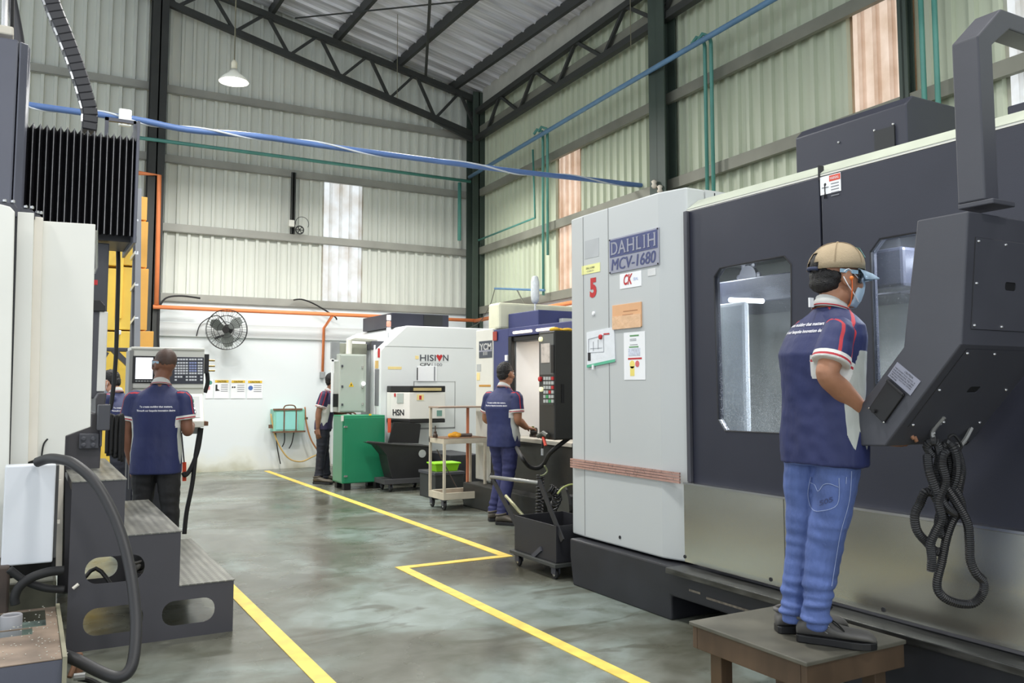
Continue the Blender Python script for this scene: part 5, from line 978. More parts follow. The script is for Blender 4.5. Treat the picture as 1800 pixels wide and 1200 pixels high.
# wire bracket on the wall above
wbk = thing('wire_bracket', 'thin blue bar bracket with two sagging wires by the right wall', 'bracket', onw(905, 507, .2)); A0, A1 = onw(870, 507, .25), onw(957, 510, .25)
MB().tube([A0, A1], .022, 6).build('bar', bluep, wbk); wr_m = M('wire_olive', (96, 96, 84), .6)
MB().tube(spline([A0, onw(862, 535, .25), onw(850, 556, .25), onw(838, 570, .25), onw(812, 580, .25)], 4), .008, 5).build('wire', wr_m, wbk); MB().tube(spline([onw(908, 508, .25), onw(922, 535, .25), onw(938, 562, .25)], 4), .014, 5).build('wire', wr_m, wbk)
# ---- black operator pendant of that machine
xa_ = 4.05; yA, yB_ = on(947, 700, x=xa_).y, on(975, 700, x=xa_).y; zA = on(961, 772, x=xa_).z; zB = on(961, 582, x=xa_).z
op = thing('control_pendant', 'black operator pendant with buttons and small screen beside the lit chamber', 'control panel', (xa_, yB_, zA))
gb(op, xa_, xa_+.42, yB_, yA, zA, zB, 'case', M('pendant_black', (40, 40, 38), .4, var=.1), .012)
def pf_(p0, p1, n, m, t=.008, par=None, bv=0): return sidebox(par or op, p0, p1, xa_-t, t, n, m, bv)
fpl = pf_((949, 588), (973, 658), 'screen_panel', M('panel_grey', (96, 98, 96), .45), .004); pf_((951, 604), (966, 637), 'screen', M('screen_dim', (176, 168, 160), .3, var=.2, scale=20, emit=.35), .008); pf_((968, 606), (973, 655), 'side_slot', black, .008)
fp2 = pf_((949, 660), (973, 712), 'button_panel', M('panel_dark', (56, 56, 54), .45), .004)
random.seed(5)
for r in range(6):
    for k in range(4):
        m = (red if (r, k) in ((0, 3), (2, 3), (3, 2)) else M('btn_grn', (60, 150, 90), .4, emit=.2) if (r, k) in ((4, 1), (5, 2)) else lgrey)
        pf_((955+4.6*k, 662+8*r), (958.4+4.6*k, 667.5+8*r), 'button', m, .010, fp2)
for py, px, m in ((666, 951, red), (684, 953, M('btn_lit', (240, 236, 190), .4, emit=.6)), (596, 952, M('btn_lit', (240, 236, 190), .4, emit=.6))): MB().lathe([(.022, 0), (.022, .02), (.012, .024)], on(px, py, x=xa_-.004), (-1, 0, 0), 12).build('round_button', m, op)
facebox(op, (987, 675), (992, 708), yB_-.006, .008, 'hand_slot', M('slot_dark', (16, 16, 18), .7), 0)
gl_ = MB()
for (dx, dy, s) in ((0, 0, 1), (.07, .03, .8), (.14, .0, .9), (.1, -.03, .7)): gl_.ball((xa_+.08+dx, yB_+.12+dy, zB+.018), .055*s, (1, .8, .4), seg=10, rings=6)
MB().tube([(xa_+.25, yB_+.15, zB-.06), (xa_+.45, yB_+.15, zB-.06), (xY+.03, by_+.3, zB-.06)], .04, 10).build('support_arm', black, op)
rg = tag(gl_.build('cloth', M('cloth_yellow', (238, 190, 60), .8, var=.1, bump=.6, bscale=40), smooth=True), 'crumpled yellow glove lying on top of the black operator pendant', 'glove')
# spray gun and coiled hoses
gn = thing('spray_gun', 'air spray gun with red trigger hanging under the black operator pendant', 'tool', on(952, 765, y=6.35)); G = lambda px, py: on(px, py, x=xa_-.024)
MB().tube([G(946, 766), G(955, 761), G(963, 766)], .022, 8).build('gun_body', M('gun_grey', (90, 92, 86), .4, .4), gn); MB().tube([G(955, 768), G(959, 783)], .014, 8).build('trigger', M('trigger_red', (220, 80, 60), .4), gn); MB().tube([G(953, 788), G(953, 800)], .012, 8).build('coupling', chrome, gn); MB().tube([G(955, 765), G(953, 790)], .01, 6).build('grip', black, gn)
pipe('spray_hose', [on(905, 781, x=4.85)]+[on(*p, y=6.9) for p in ((915, 800), (928, 818), (943, 823), (956, 815))]+[on(968, 795, y=6.6), V((xa_+.25, yB_+.12, zA+.02))], .02, rubber, 'black hose drooping from the chamber sill to the black operator pendant', 'hose', n=8, sm=6)
def coil(label, pts, R, turns, r, off=0):
    base = spline(pts, 30); nn_ = len(base); out = []
    m_ = turns*10
    for i in range(m_+1):
        f = i/m_*(nn_-1); k = min(int(f), nn_-2); p = base[k].lerp(base[k+1], f-k); t = (base[k+1]-base[k]).normalized(); u = t.orthogonal().normalized(); q = t.cross(u); a_ = 2*pi*i/10
        out.append(p+(u*cos(a_)+q*sin(a_))*R)
    return pipe('coiled_hose', out, r, M('coil_black', (30, 30, 32), .25), label, 'hose', n=6)
G2 = lambda px, py: on(px, py, y=6.3)
coil('black coiled air hose hanging upright behind the chip cart handle', [G2(950, 835), G2(949, 870), G2(948, 905)], .03, 13, .008); coil('black coiled air hose slanting down to the dark wheel', [on(966, 858, y=6.2), on(980, 872, y=6.2), on(970, 896, y=6.45)], .035, 9, .009)
pipe('green_tube', [on(*p, y=6.3) for p in ((957, 818), (962, 828), (955, 835), (949, 836))], .008, M('tube_olive', (110, 116, 84), .5), 'thin olive tube joining the coiled hose', 'hose', n=6, sm=4)
pipe('green_tube', [on(*p, y=6.1) for p in ((980, 868), (988, 858), (1000, 852), (1010, 851))], .008, M('tube_lime', (170, 178, 110), .5), 'thin lime tube running behind the grey cabinet', 'hose', n=6, sm=4)
dw = on(1000, 893, y=6.5); dr = thing('hose_drum', 'dark round hose drum half hidden behind the grey cabinet', 'drum', dw); MB().lathe([(.06, -.1), (.2, -.1), (.2, -.08), (.12, -.07), (.12, .07), (.2, .08), (.2, .1), (.06, .1)], dw+V((.05, 0, 0)), V((1, -.3, 0)), 24).build('reel', M('drum_black', (34, 34, 34), .4, var=.1), dr, smooth=False); MB().box(dw.x, dw.x+.1, dw.y-.05, dw.y+.05, 0, dw.z).build('stand', black, dr)
# ---- black cart in front
ct = thing('chip_cart', 'black box cart on casters with a push handle beside the grey cabinet', 'cart', (3.5, 5.46, 0)); cm = M('cart_black', (40, 40, 44), .45, var=.12)
cy0, cy1, cz0, cz1 = 5.50, 6.13, .125, .40
gb(ct, 3.5, 3.508, cy0, cy1, cz0, cz1, 'bin_wall', cm, .002); gb(ct, 3.96, 3.968, cy0, cy1, cz0, cz1, 'bin_wall', cm, .002); gb(ct, 3.509, 3.959, cy0, cy0+.008, cz0, cz1, 'bin_wall', cm, .002); gb(ct, 3.509, 3.959, cy1-.008, cy1, cz0, cz1, 'bin_wall', cm, .002); gb(ct, 3.51, 3.958, cy0+.01, cy1-.01, cz0, cz0+.01, 'bin_floor', cm, 0)
gb(ct, 3.47, 3.99, cy0-.03, cy1+.03, .095, .122, 'platform', M('cart_platform', (62, 64, 62), .5, var=.1), .004)
for xx in (3.52, 3.92):
    for yv in (cy0+.04, cy1-.04): caster(ct, xx, yv, .038, h=.094)
h0, h1 = on(863, 838, x=3.52), on(946, 848, x=3.52); MB().tube([h0, h1], .016, 10).build('handle_bar', M('handle_steel', (150, 150, 146), .35, .6), ct, smooth=True)
MB().bar(h0+V((0, .01, .02)), (3.52, cy1-.02, .3), .045, .012, up=(1, 0, 0)).build('handle_arm', cm, ct); MB().bar(h1+V((0, -.01, .02)), (3.52, cy0-.06, .3), .045, .012, up=(1, 0, 0)).build('handle_arm', cm, ct)
a = on(957, 980, x=3.492); b_ = on(940, 990, x=3.492); MB().bar(on(951, 964, x=3.494), on(936, 978, x=3.494), .035, .012, up=(1, 0, 0)).build('tilt_latch', dgrey, ct)
pipe('scraper_bar', [on(889, 871, x=3.6), on(922, 909, x=3.62)], .014, M('scraper_steel', (190, 188, 150), .35, .4), 'pale steel scraper bar leaning in the black cart', 'tool')
# ---- cream trolley
TX0, TX1, TY0, TY1 = 4.27, 4.84, 9.15, 9.58; tr = thing('workshop_trolley', 'cream steel trolley with rusty shelf and one orange post', 'trolley', (TX0, TY0, 0)); tcr = M('trolley_cream', (196, 188, 168), .5, var=.12, scale=6); tru = M('trolley_rust', (132, 104, 82), .7, var=.3, scale=10)
for z0_, z1_, n in ((.12, .20, 'bottom_frame'), (.77, .83, 'middle_frame')):
    for bx in ((TX0, TX1, TY0, TY0+.03), (TX0, TX1, TY1-.03, TY1), (TX0, TX0+.03, TY0+.03, TY1-.03), (TX1-.03, TX1, TY0+.03, TY1-.03)): gb(tr, *bx, z0_, z1_, n, tcr, .003)
gb(tr, TX0+.03, TX1-.03, TY0+.03, TY1-.03, .125, .135, 'bottom_shelf', tru, 0); gb(tr, TX0+.0, TX1, TY0+.0, TY1, .831, .838, 'middle_shelf', tru, 0); gb(tr, TX0, TX1+.02, TY0+.15, TY1+.02, 1.185, 1.205, 'top_shelf', M('shelf_top', (150, 132, 116), .55, var=.15), .003)
for x, y_, zz1, m in ((TX0, TY0, .77, tcr), (TX1-.03, TY0, .77, tcr), (TX0, TY1-.03, 1.185, tcr), (TX1-.03, TY1-.03, .77, tcr), (on(821, 780, y=TY1-.1).x, TY1-.1, 1.185, M('post_orange', (206, 128, 92), .5, var=.1))): gb(tr, x, x+.03, y_, y_+.03, .2, zz1, 'post', m, .003)
for x in (TX0+.03, TX1-.03):
    for y_ in (TY0+.05, TY1-.05): caster(tr, x, y_, .05, h=.12)
q = MB()
for dx, dy, s in ((0, 0, 1), (.05, .02, .8), (-.05, .01, .75), (.02, -.03, .7)): q.ball((on(800, 772, y=9.3).x+dx, 9.3+dy, .838+.03*s), .05*s, (1.1, .9, .75), seg=9, rings=6)
tag(q.build('cloth', M('rag_orange', (236, 170, 50), .8, var=.12, bump=.6, bscale=30), smooth=True), 'crumpled orange yellow rag on the middle shelf of the cream trolley', 'rag')
p = on(765, 771, y=9.36); tl = thing('tool_holder', 'small dark tool holder standing on the trolley shelf', 'tool', (p.x, 9.36, .838)); MB().lathe([(.03, 0), (.03, .03), (.018, .05), (.018, .07), (.007, .075), (.007, .14)], (p.x, 9.36, .838), n=12).build('holder', M('tool_brown', (70, 56, 46), .5, .3), tl)
p = on(820, 770, y=9.3); tag(MB().tube([(p.x-.09, 9.32, .86), (p.x+.07, 9.3, .86)], .02, 8).build('steel_rod', M('tool_steel', (120, 110, 104), .4, .5)), 'short steel rod lying at the right of the trolley shelf', 'rod')
# ---- things behind the trolley
lg_ = thing('plastic_tray', 'lime green plastic tray on the dark bin behind the trolley', 'tray', on(787, 826, y=10.2)); a, c = on(766, 814, y=10.2), on(808, 828, y=10.2); MB().loft([[V((x+(dx*s), y_+dy*s, z_)) for x, y_, dx, dy in ((a.x, 10.2, 1, 1), (c.x, 10.2, -1, 1), (c.x, 10.45, -1, -1), (a.x, 10.45, 1, -1))] for z_, s in ((c.z, .025), (a.z-.02, .0), (a.z-.02, -.015), (a.z, -.015))]).build('tub', M('lime_plastic', (150, 220, 40), .35), lg_, bevel=.006)
a, c = on(765, 828.5, y=10.1), on(815, 866, y=10.1); bn = thing('scrap_bin', 'dark square scrap bin behind the cream trolley', 'bin', (a.x, 10.1, 0)); gb(bn, a.x, c.x, 10.1, 10.6, .0, c.z*0+on(780, 829, y=10.15).z, 'body', M('bin_charcoal', (52, 54, 54), .5, var=.12), .01); gb(bn, a.x-.012, c.x+.012, 10.085, 10.615, on(780, 832, y=10.1).z-.02, on(780, 829, y=10.15).z-.001, 'rim', dgrey, .003)
a, c = on(808, 812, y=10.4), on(848, 880, y=10.4); ctk = thing('coolant_tank', 'low black coolant tank with sloped lid behind the trolley', 'tank', (a.x, 10.7, 0)); MB().prism([(a.x+.0, 10.7, 0), (a.x+.6, 10.7, 0), (a.x+.55, 10.7, .38), (a.x+.45, 10.7, .5), (a.x, 10.7, .5)], (0, .9, 0)).build('body', base_m, ctk, bevel=.01)
fb_ = thing('flat_bar', 'long dark flat bar leaning behind the trolley', 'bar', (4.5, 9.8, 0)); MB().bar(on(768, 790, y=9.9), on(818, 886, y=9.75), .05, .012).build('bar', M('bar_brown', (78, 66, 58), .5, .3), fb_)
# ================================================================== PEOPLE
def remesh(mb, voxel, smooth=4, name='m'):
    bmesh.ops.recalc_face_normals(mb.bm, faces=mb.bm.faces); me = bpy.data.meshes.new(name); mb.bm.to_mesh(me); mb.bm.free()
    o = bpy.data.objects.new(name, me); COL.objects.link(o)
    r = o.modifiers.new('r', 'REMESH'); r.mode = 'VOXEL'; r.voxel_size = voxel; r.use_smooth_shade = True
    if smooth: s = o.modifiers.new('s', 'SMOOTH'); s.iterations = smooth; s.factor = .5
    bpy.context.view_layer.update(); out = bpy.data.meshes.new_from_object(o.evaluated_get(bpy.context.evaluated_depsgraph_get()))
    bpy.data.objects.remove(o); bpy.data.meshes.remove(me); return out
def limb(mb, pr, n=14, sub=5):
    P_ = [V(p) for p, r in pr]; pts = spline(P_, sub); rs = []
    for i in range(len(pr)-1): rs += [pr[i][1]+(pr[i+1][1]-pr[i][1])*(k/sub) for k in range(sub)]
    rs.append(pr[-1][1]); a = (pts[0]-pts[1]).normalized(); b = (pts[-1]-pts[-2]).normalized()
    pts = [pts[0]+a*rs[0]*.6]+pts+[pts[-1]+b*rs[-1]*.6]; rs = [rs[0]*.55]+rs+[rs[-1]*.55]
    return mb.tube(pts, rs, n)
def trunk(mb, lv, n=28):
    rings = []
    for c, s, g, w_, d_ in lv:
        ring = []
        for k in range(n):
            a = 2*pi*k/n; ca, sa = cos(a), sin(a); e = .82
            ring.append(c+s*w_*math.copysign(abs(ca)**e, ca)+g*d_*math.copysign(abs(sa)**e, sa))
        rings.append(ring)
    return mb.loft(rings)
def link(me, name, mats, parent=None):
    for m in (mats if isinstance(mats, list) else [mats]): me.materials.append(m)
    for p in me.polygons: p.use_smooth = True
    o = bpy.data.objects.new(name, me); COL.objects.link(o)
    if parent is not None: me.transform(wm(parent).inverted()); o.parent = parent
    return o
def wrinkle(me, amp, sc=9., st=.35, seed=0., mask=None):
    vs = me.vertices; nr = [v.normal.copy() for v in vs]
    for v, n in zip(vs, nr):
        q = V((v.co.x*sc, v.co.y*sc, v.co.z*sc*st))+V((seed, seed*2, 0)); a = noise.noise(q)+.5*noise.noise(q*2.1+V((5, 1, 2)))+.35*noise.noise(V((q.x*3+q.z*4, q.y*3, q.z*9)))
        v.co += n*(a*amp*(mask(v.co) if mask else 1))
skin_ms = {}
def m_skin(rgb): return M('skin_%d_%d' % (rgb[0], rgb[1]), rgb, .5, var=.08, scale=14, bump=.06, bscale=160)
def m_shirt(name, base=(35, 43, 88)):
    m = M(name, base, .62, var=.12, scale=7, bump=.35, bscale=26, stretch=(1, 1, .45), rvar=.05); nt = m.node_tree; N = nt.nodes; L = nt.links; p = N['Principled BSDF']
    src = p.inputs['Base Color'].links[0].from_socket
    for at, c in (('panel', (184, 188, 182)), ('stripe', (176, 42, 54)), ('cuff', (214, 214, 210)), ('cuffline', (176, 42, 54))):
        a = N.new('ShaderNodeAttribute'); a.attribute_name = at; t = N.new('ShaderNodeMath'); t.operation = 'GREATER_THAN'; t.inputs[1].default_value = 0; L.new(a.outputs['Fac'], t.inputs[0])
        mx = N.new('ShaderNodeMix'); mx.data_type = 'RGBA'; L.new(t.outputs[0], mx.inputs[0]); L.new(src, mx.inputs[6]); mx.inputs[7].default_value = lin(c)+(1,); src = mx.outputs[2]
    L.new(src, p.inputs['Base Color']); return m
def nearest(p, a, b):
    ab = b-a; t = max(0, min(1, (p-a).dot(ab)/ab.length_squared)); q = a+ab*t; return q, (p-q).length, t
def hand(mb, w_, d, up, side, k=1., curl=.5):
    """palm and five fingers; d = pointing direction, up = back of the hand, side +1 when the thumb leaves towards d x up"""
    d = V(d).normalized(); up = (V(up)-d*V(up).dot(d)).normalized(); x = d.cross(up)*side; w_ = V(w_)
    rings = []
    for t, wd, th in ((-.025, .026, .022), (.0, .029, .021), (.03, .037, .019), (.065, .042, .017), (.088, .040, .014), (.096, .034, .009)):
        rings.append([w_+d*t*k+x*cos(2*pi*j/12)*wd*k+up*sin(2*pi*j/12)*th*k for j in range(12)])
    mb.loft(rings)
    for i, (off, ln) in enumerate(((.030, .072), (.010, .080), (-.011, .074), (-.031, .058))):
        p = w_+d*.075*k+x*off*k; a = 0; pts = [p]; rr_ = [.0105*k]
        for j, f in enumerate((.26, .42, .32, .22)):
            a += curl*(0.15, .75, .7, .45)[j]*(1+.06*i); dd = d*cos(a)-up*sin(a); p = p+dd*ln*f*k*1.15; pts.append(p); rr_.append((.0098, .0092, .0082, .0062)[j]*k)
        mb.tube(pts, rr_, 8)
    p = w_+d*.022*k+x*.024*k; pts = [p, p+(d*.5+x*.75-up*.15).normalized()*.032*k, p+(d*.5+x*.75-up*.15).normalized()*.03*k+(d*.9+x*.2-up*.45*curl*2).normalized()*.03*k, p+(d*.5+x*.75-up*.15).normalized()*.03*k+(d*.9+x*.1-up*.5*curl*2).normalized()*.054*k]
    mb.tube(pts, [.014*k, .0125*k, .011*k, .007*k], 8)
def shoe(par, heel, d, k=1., mat=None, solem=None, laces=False):
    d = V((d[0], d[1], 0)).normalized(); s = V((d.y, -d.x, 0)); h = V(heel); L = .295*k; z0 = h.z; h = V((h.x, h.y, z0))
    rings = []
    for t, wd, ht in ((.0, .022, .07), (.03, .034, .085), (.12, .038, .098), (.26, .039, .105), (.36, .041, .098), (.5, .044, .08), (.65, .05, .07), (.8, .053, .068), (.92, .047, .062), (.98, .034, .05), (1.01, .016, .04)):
        c = h+d*L*t; rings.append([c+s*cos(2*pi*j/16)*wd*k+V((0, 0, max(.022*k, .022*k+(ht-.022)*k*(.5+.5*sin(2*pi*j/16))**.7))) for j in range(16)])
    u = MB().loft(rings).build('shoe', mat, par, smooth=True)
    out = [(0, .028), (.04, .039), (.2, .043), (.4, .043), (.55, .048), (.72, .054), (.86, .052), (.95, .04), (1.02, .018)]
    lp = [h+d*L*t+s*wd*k for t, wd in out]+[h+d*L*t-s*wd*k for t, wd in out[::-1]]
    MB().prism([V((p.x, p.y, z0)) for p in lp], (0, 0, .03*k)).build('sole', solem, u, bevel=.004*k, smooth=False)
    ring = [h+d*L*.17+d*cos(2*pi*j/14)*.052*k+s*sin(2*pi*j/14)*.037*k+V((0, 0, .1*k+.008*k*cos(2*pi*j/14))) for j in range(14)]; MB().tube(ring, .009*k, 6, closed=True).build('ankle_collar', mat, u, smooth=True)
    if laces:
        lm2 = M('lace_black', (20, 20, 20), .7)
        for i in range(4): c = h+d*L*(.36+.055*i); zz = (.104-.011*i)*k; MB().tube([c-s*.028*k+V((0, 0, zz-.02)), c+V((0, 0, zz+.004)), c+s*.028*k+d*.008+V((0, 0, zz-.02))], .0032*k, 5).build('lace', lm2, u)
        c = h+d*L*.37+V((0, 0, .108*k)); MB().tube(spline([c, c+s*.03-d*.0+V((0, 0, .01)), c+s*.06+d*.05-V((0, 0, .02)), c+s*.045+d*.08-V((0, 0, .045)), c+s*.03+d*.05-V((0, 0, .02)), c], 4), .0028*k, 5).build('lace', lm2, u); MB().tube(spline([c, c-s*.03+V((0, 0, .02)), c-s*.02+d*.03+V((0, 0, .035)), c], 4), .0028*k, 5).build('lace', lm2, u)
        st_ = [h+d*L*.12+s*.041*k+V((0, 0, .085*k)), h+d*L*.3+s*.042*k+V((0, 0, .068*k)), h+d*L*.42+s*.046*k+V((0, 0, .05*k))]; MB().tube(spline(st_, 4), .0025, 5).build('grey_piping', M('piping_grey', (130, 130, 128), .6), u)
        for i in range(4): c = h+d*L*(.38+.05*i)+s*.034*k+V((0, 0, (.085-.009*i)*k)); MB().lathe([(.004, 0), (.004, .003)], c, s, 8).build('eyelet', chrome, u)
    return u
def head(mb, c, s, g, u, k=1.):
    P_ = lambda a, b, z: c+(s*a+g*b+u*z)*k; rot = Matrix((s, g, u)).transposed()
    def e(a, b, z, ra, rb, rz): mb.ball(P_(a, b, z), k, (ra, rb, rz), rot, 16, 12)
    e(0, -.014, .022, .077, .095, .098); e(0, .022, -.02, .068, .072, .075); e(0, .036, -.062, .054, .056, .055); e(0, .066, -.098, .024, .022, .018)
    for sg_ in (-1, 1):
        e(sg_*.04, .06, -.03, .026, .026, .024); e(sg_*.08, -.008, -.012, .011, .023, .034); e(sg_*.083, -.002, -.034, .009, .011, .012); e(sg_*.05, .0, -.075, .018, .035, .03)
    e(0, .082, .026, .05, .014, .011); e(0, .088, -.066, .023, .011, .006); e(0, .087, -.078, .02, .011, .007)
    mb.tube([P_(0, .088, .012), P_(0, .103, -.018), P_(0, .114, -.036)], [.009*k, .012*k, .014*k], 8); e(.012, .1, -.04, .009, .011, .008); e(-.012, .1, -.04, .009, .011, .008)
    return P_, rot
DEN = {}
def person(nm, px, D, zg, label, phi, phih, J, skin, shirtm, trm_, shoem, vox=.007, group=None, hk=1., tilt=.0, hair=True, txt=True, wr=(.006, .006)):
    o_ = on(px, 678, d=D); O = V((o_.x, o_.y, zg))
    W = lambda r, f, z: O+RV*r+FH*f+V((0, 0, z))
    D2 = lambda a: RV*cos(a)+FH*sin(a)
    g = D2(radians(phi)); s = D2(radians(phi-90)); gh = D2(radians(phih)); sh = D2(radians(phih-90)); uh = (V((0, 0, 1))+gh*tilt).normalized(); gh = sh.cross(uh)*-1 if False else (gh-uh*gh.dot(uh)).normalized()
    Q = {k_: W(*v) for k_, v in J.items()}
    hip, chest, neck, hc = Q['hip'], Q['chest'], Q['neck'], Q['head']
    b = MB()
    # --- continuous body
    P_, rot = head(b, hc, sh, gh, uh, hk)
    nb = neck+V((0, 0, -.03)); limb(b, [(nb, .072), (neck.lerp(hc, .35), .058), (hc-uh*.03-gh*.02, .058)])
    zc = lambda t: hip.lerp(chest, t)
    trunk(b, [(hip-V((0, 0, .09)), s, g, .13, .09), (hip, s, g, .165, .105), (zc(.45), s, g, .145, .095), (chest, s, g, .165, .11), (chest.lerp(neck, .45), s, g, .15, .09), (chest.lerp(neck, .8), s, g, .1, .065), (neck, s, g, .06, .05)])
    for sd in 'LR':
        sgn = 1 if sd == 'R' else -1; sho, el, wri = Q['sh'+sd], Q['el'+sd], Q['wr'+sd]
        limb(b, [(sho-V((0, 0, .008)), .052), (sho.lerp(el, .35), .052), (sho.lerp(el, .7), .048), (el, .043), (el.lerp(wri, .3), .046), (el.lerp(wri, .7), .036), (wri, .029)])
        hp = hip+s*sgn*.09-V((0, 0, .05)); limb(b, [(hp, .085), (Q['kn'+sd].lerp(hp, .5), .075), (Q['kn'+sd], .055), (Q['kn'+sd].lerp(Q['an'+sd], .3), .056), (Q['an'+sd].lerp(Q['kn'+sd], .15), .04), (Q['an'+sd]-V((0, 0, .02)), .04)])
    me = remesh(b, vox, 3, nm)
    hb = MB()
    for sd in 'LR':
        if 'hd'+sd in J:
            dr, up = J['hd'+sd][:3], J['hu'+sd]; dv = RV*dr[0]+FH*dr[1]+V((0, 0, dr[2])); uv = RV*up[0]+FH*up[1]+V((0, 0, up[2]))
            hand(hb, Q['wr'+sd], dv, uv, J['th'+sd], hk, J.get('cu'+sd, .5))
    hb.bm.from_mesh(me); me2 = bpy.data.meshes.new(nm); hb.bm.to_mesh(me2); hb.bm.free(); bpy.data.meshes.remove(me)
    body = link(me2, nm, [m_skin(skin)]); tag(body, label, 'person', group)
    # --- shirt
    q = MB(); hem = hip-V((0, 0, J.get('hemd', .15) if not isinstance(J.get('hemd'), tuple) else J['hemd'][0]))
    trunk(q, [(hem, s, g, .188, .135), (hip, s, g, .19, .132), (zc(.4), s, g, .178, .122), (zc(.75), s, g, .186, .124), (chest, s, g, .196, .126), (chest.lerp(neck, .35), s, g, .19, .11), (chest.lerp(neck, .6), s, g, .172, .09), (chest.lerp(neck, .76), s, g, .13, .076), (chest.lerp(neck, .9), s, g, .09, .066), (neck+V((0, 0, .0)), s, g, .07, .064)])
    ends = {}
    for sd in 'LR':
        sho, el = Q['sh'+sd], Q['el'+sd]; t_end = J.get('slv', (.72,))[0]; en = sho.lerp(el, t_end); ends[sd] = (sho, el, en)
        inn_ = sho.lerp(chest.lerp(neck, .42), .6)
        P4 = [(inn_-V((0, 0, .01)), .045), (sho-V((0, 0, .006)), .06), (sho.lerp(el, .35), .071), (en, .077)]; pts = spline([p for p, r in P4], 5); rs = []
        for i in range(3): rs += [P4[i][1]+(P4[i+1][1]-P4[i][1])*k_/5 for k_ in range(5)]
        q.tube(pts, rs+[.077], 16)
    ms = remesh(q, vox, 3, 'shirt'); wrinkle(ms, wr[0], 7, .3, hash(px) % 7, lambda c_: .25+.75*min(1, max(0, (chest.z+.08-c_.z)/.25)))
    at = {k_: ms.attributes.new(k_, 'FLOAT', 'POINT') for k_ in ('panel', 'stripe', 'cuff', 'cuffline')}
    pp_, st_, cu_, cl_ = ([0.]*len(ms.vertices) for _ in range(4))
    axis = (chest-hip)
    for i, v in enumerate(ms.vertices):
        p = v.co; t = (p.z-hem.z)/max(.01, chest.z-hem.z); base = hip+axis*((p.z-hip.z)/max(.01, axis.z)); a_, b_ = (p-base).dot(s), (p-base).dot(g)
        best = None
        for sd in 'LR':
            sho, el, en = ends[sd]; nk = chest.lerp(neck, .95)+s*(.06 if sd == 'R' else -.06)
            q1, d1, t1 = nearest(p, nk, sho); q2, d2, t2 = nearest(p, sho, el)
            (q0, d0, on_arm, tt) = (q1, d1, False, t1) if d1 < d2 else (q2, d2, True, t2)
            if best is None or d0 < best[0]: best = (d0, q0, on_arm, tt, sd)
        d0, q0, on_arm, tt, sd = best; sho, el, en = ends[sd]; ax = (el-sho).normalized(); sg_ = 1 if sd == 'R' else -1
        rel = p-q0; outw = rel.dot(s*sg_+V((0, 0, .8 if on_arm else 1.6)))
        st_[i] = (.0055-abs(abs(rel.dot(g)+(.01 if not on_arm else 0))-.032)) if outw > 0 and d0 < .13 and p.z > hip.z+.12 else -.02
        al = (p-sho).dot(ax)-(en-sho).length
        near_arm = nearest(p, sho, el+(el-sho))[1] < .1 and d0 < .105 and -.06 < al < .05 and (p-base).dot(s*sg_) > .0
        cu_[i] = (al+.034) if near_arm else -.02
        cl_[i] = (.005-abs(al+.014)) if near_arm else -.02
        zig = .14+.35*abs(((b_+.01)/.065) % 1.-.5)
        pp_[i] = min(.068-abs(b_), (t-zig)*.4, (abs(a_)-.1)) if t < 1.02 else -.02
        if d0 < .1 and on_arm and al < .03 and tt < .95 and (p-base).dot(s*sg_) > .17: pp_[i] = -.02
    for k_, arr in (('panel', pp_), ('stripe', st_), ('cuff', cu_), ('cuffline', cl_)): at[k_].data.foreach_set('value', arr)
    bvh = BVHTree.FromPolygons([v.co.copy() for v in ms.vertices], [tuple(p.vertices) for p in ms.polygons])
    shirt = link(ms, 'shirt', [shirtm], body); 
    # collar
    n_ = 22; rings = []
    for rad, dz, tl in ((.066, -.012, 0), (.061, .024, .01), (.056, .026, .01), (.06, -.01, 0)):
        rings.append([neck+s*cos(2*pi*j/n_)*rad+g*(sin(2*pi*j/n_)*rad*1.02)+V((0, 0, dz-.02*sin(2*pi*j/n_)-tl*sin(2*pi*j/n_))) for j in range(n_)])
    rings2 = [[neck+s*cos(2*pi*j/n_)*rad+g*(sin(2*pi*j/n_)*rad*1.02)+V((0, 0, dz-.02*sin(2*pi*j/n_))) for j in range(n_)] for rad, dz in ((.059, .026), (.066, .02), (.080, -.012), (.077, -.014), (.064, .006))]
    MB().loft(rings2+rings[1:3], cap=False).build('collar', M('collar_grey', (190, 191, 188), .65), body, smooth=True)
    MB().tube([neck+s*cos(2*pi*j/n_)*.0785+g*(sin(2*pi*j/n_)*.080)+V((0, 0, -.006-.02*sin(2*pi*j/n_))) for j in range(n_)], .0028, 5, closed=True).build('collar_stripe', M('stripe_red', (176, 42, 54), .6), body)
    # writing on the back
    if txt:
        ct = chest.lerp(neck, .18); du, dv = s, V((0, 0, 1)); W2 = .27
        for k_, (line, wd) in enumerate((('To create molding that matters,', .24), ('Through our bespoke innovation design', .28))):
            tm = text_mesh(line, wd, .019, .02); bb = bmesh.new(); bb.from_mesh(tm); bmesh.ops.triangulate(bb, faces=bb.faces)
            for v in bb.verts:
                p = ct+du*(v.co.x-wd/2+(J.get('txz')[1] if len(J.get('txz')) > 1 else 0))+dv*(v.co.y-.03*k_+J.get('txz', (0,))[0])-g*.6; hit = bvh.ray_cast(p, g)
                v.co = (hit[0]-g*.0035) if hit[0] else p+g*.48
            m2 = bpy.data.meshes.new('lettering'); bb.to_mesh(m2); bb.free(); bpy.data.meshes.remove(tm); link(m2, 'lettering', [M('print_white', (232, 232, 236), .6, var=0)], body)
    # --- trousers
    q = MB(); top = hip+V((0, 0, .06)); trunk(q, [(hip-V((0, 0, .13)), s, g, .165, .118), (hip-V((0, 0, .05)), s, g, .18, .125), (hip+V((0, 0, .03)), s, g, .172, .115), (top, s, g, .165, .11)])
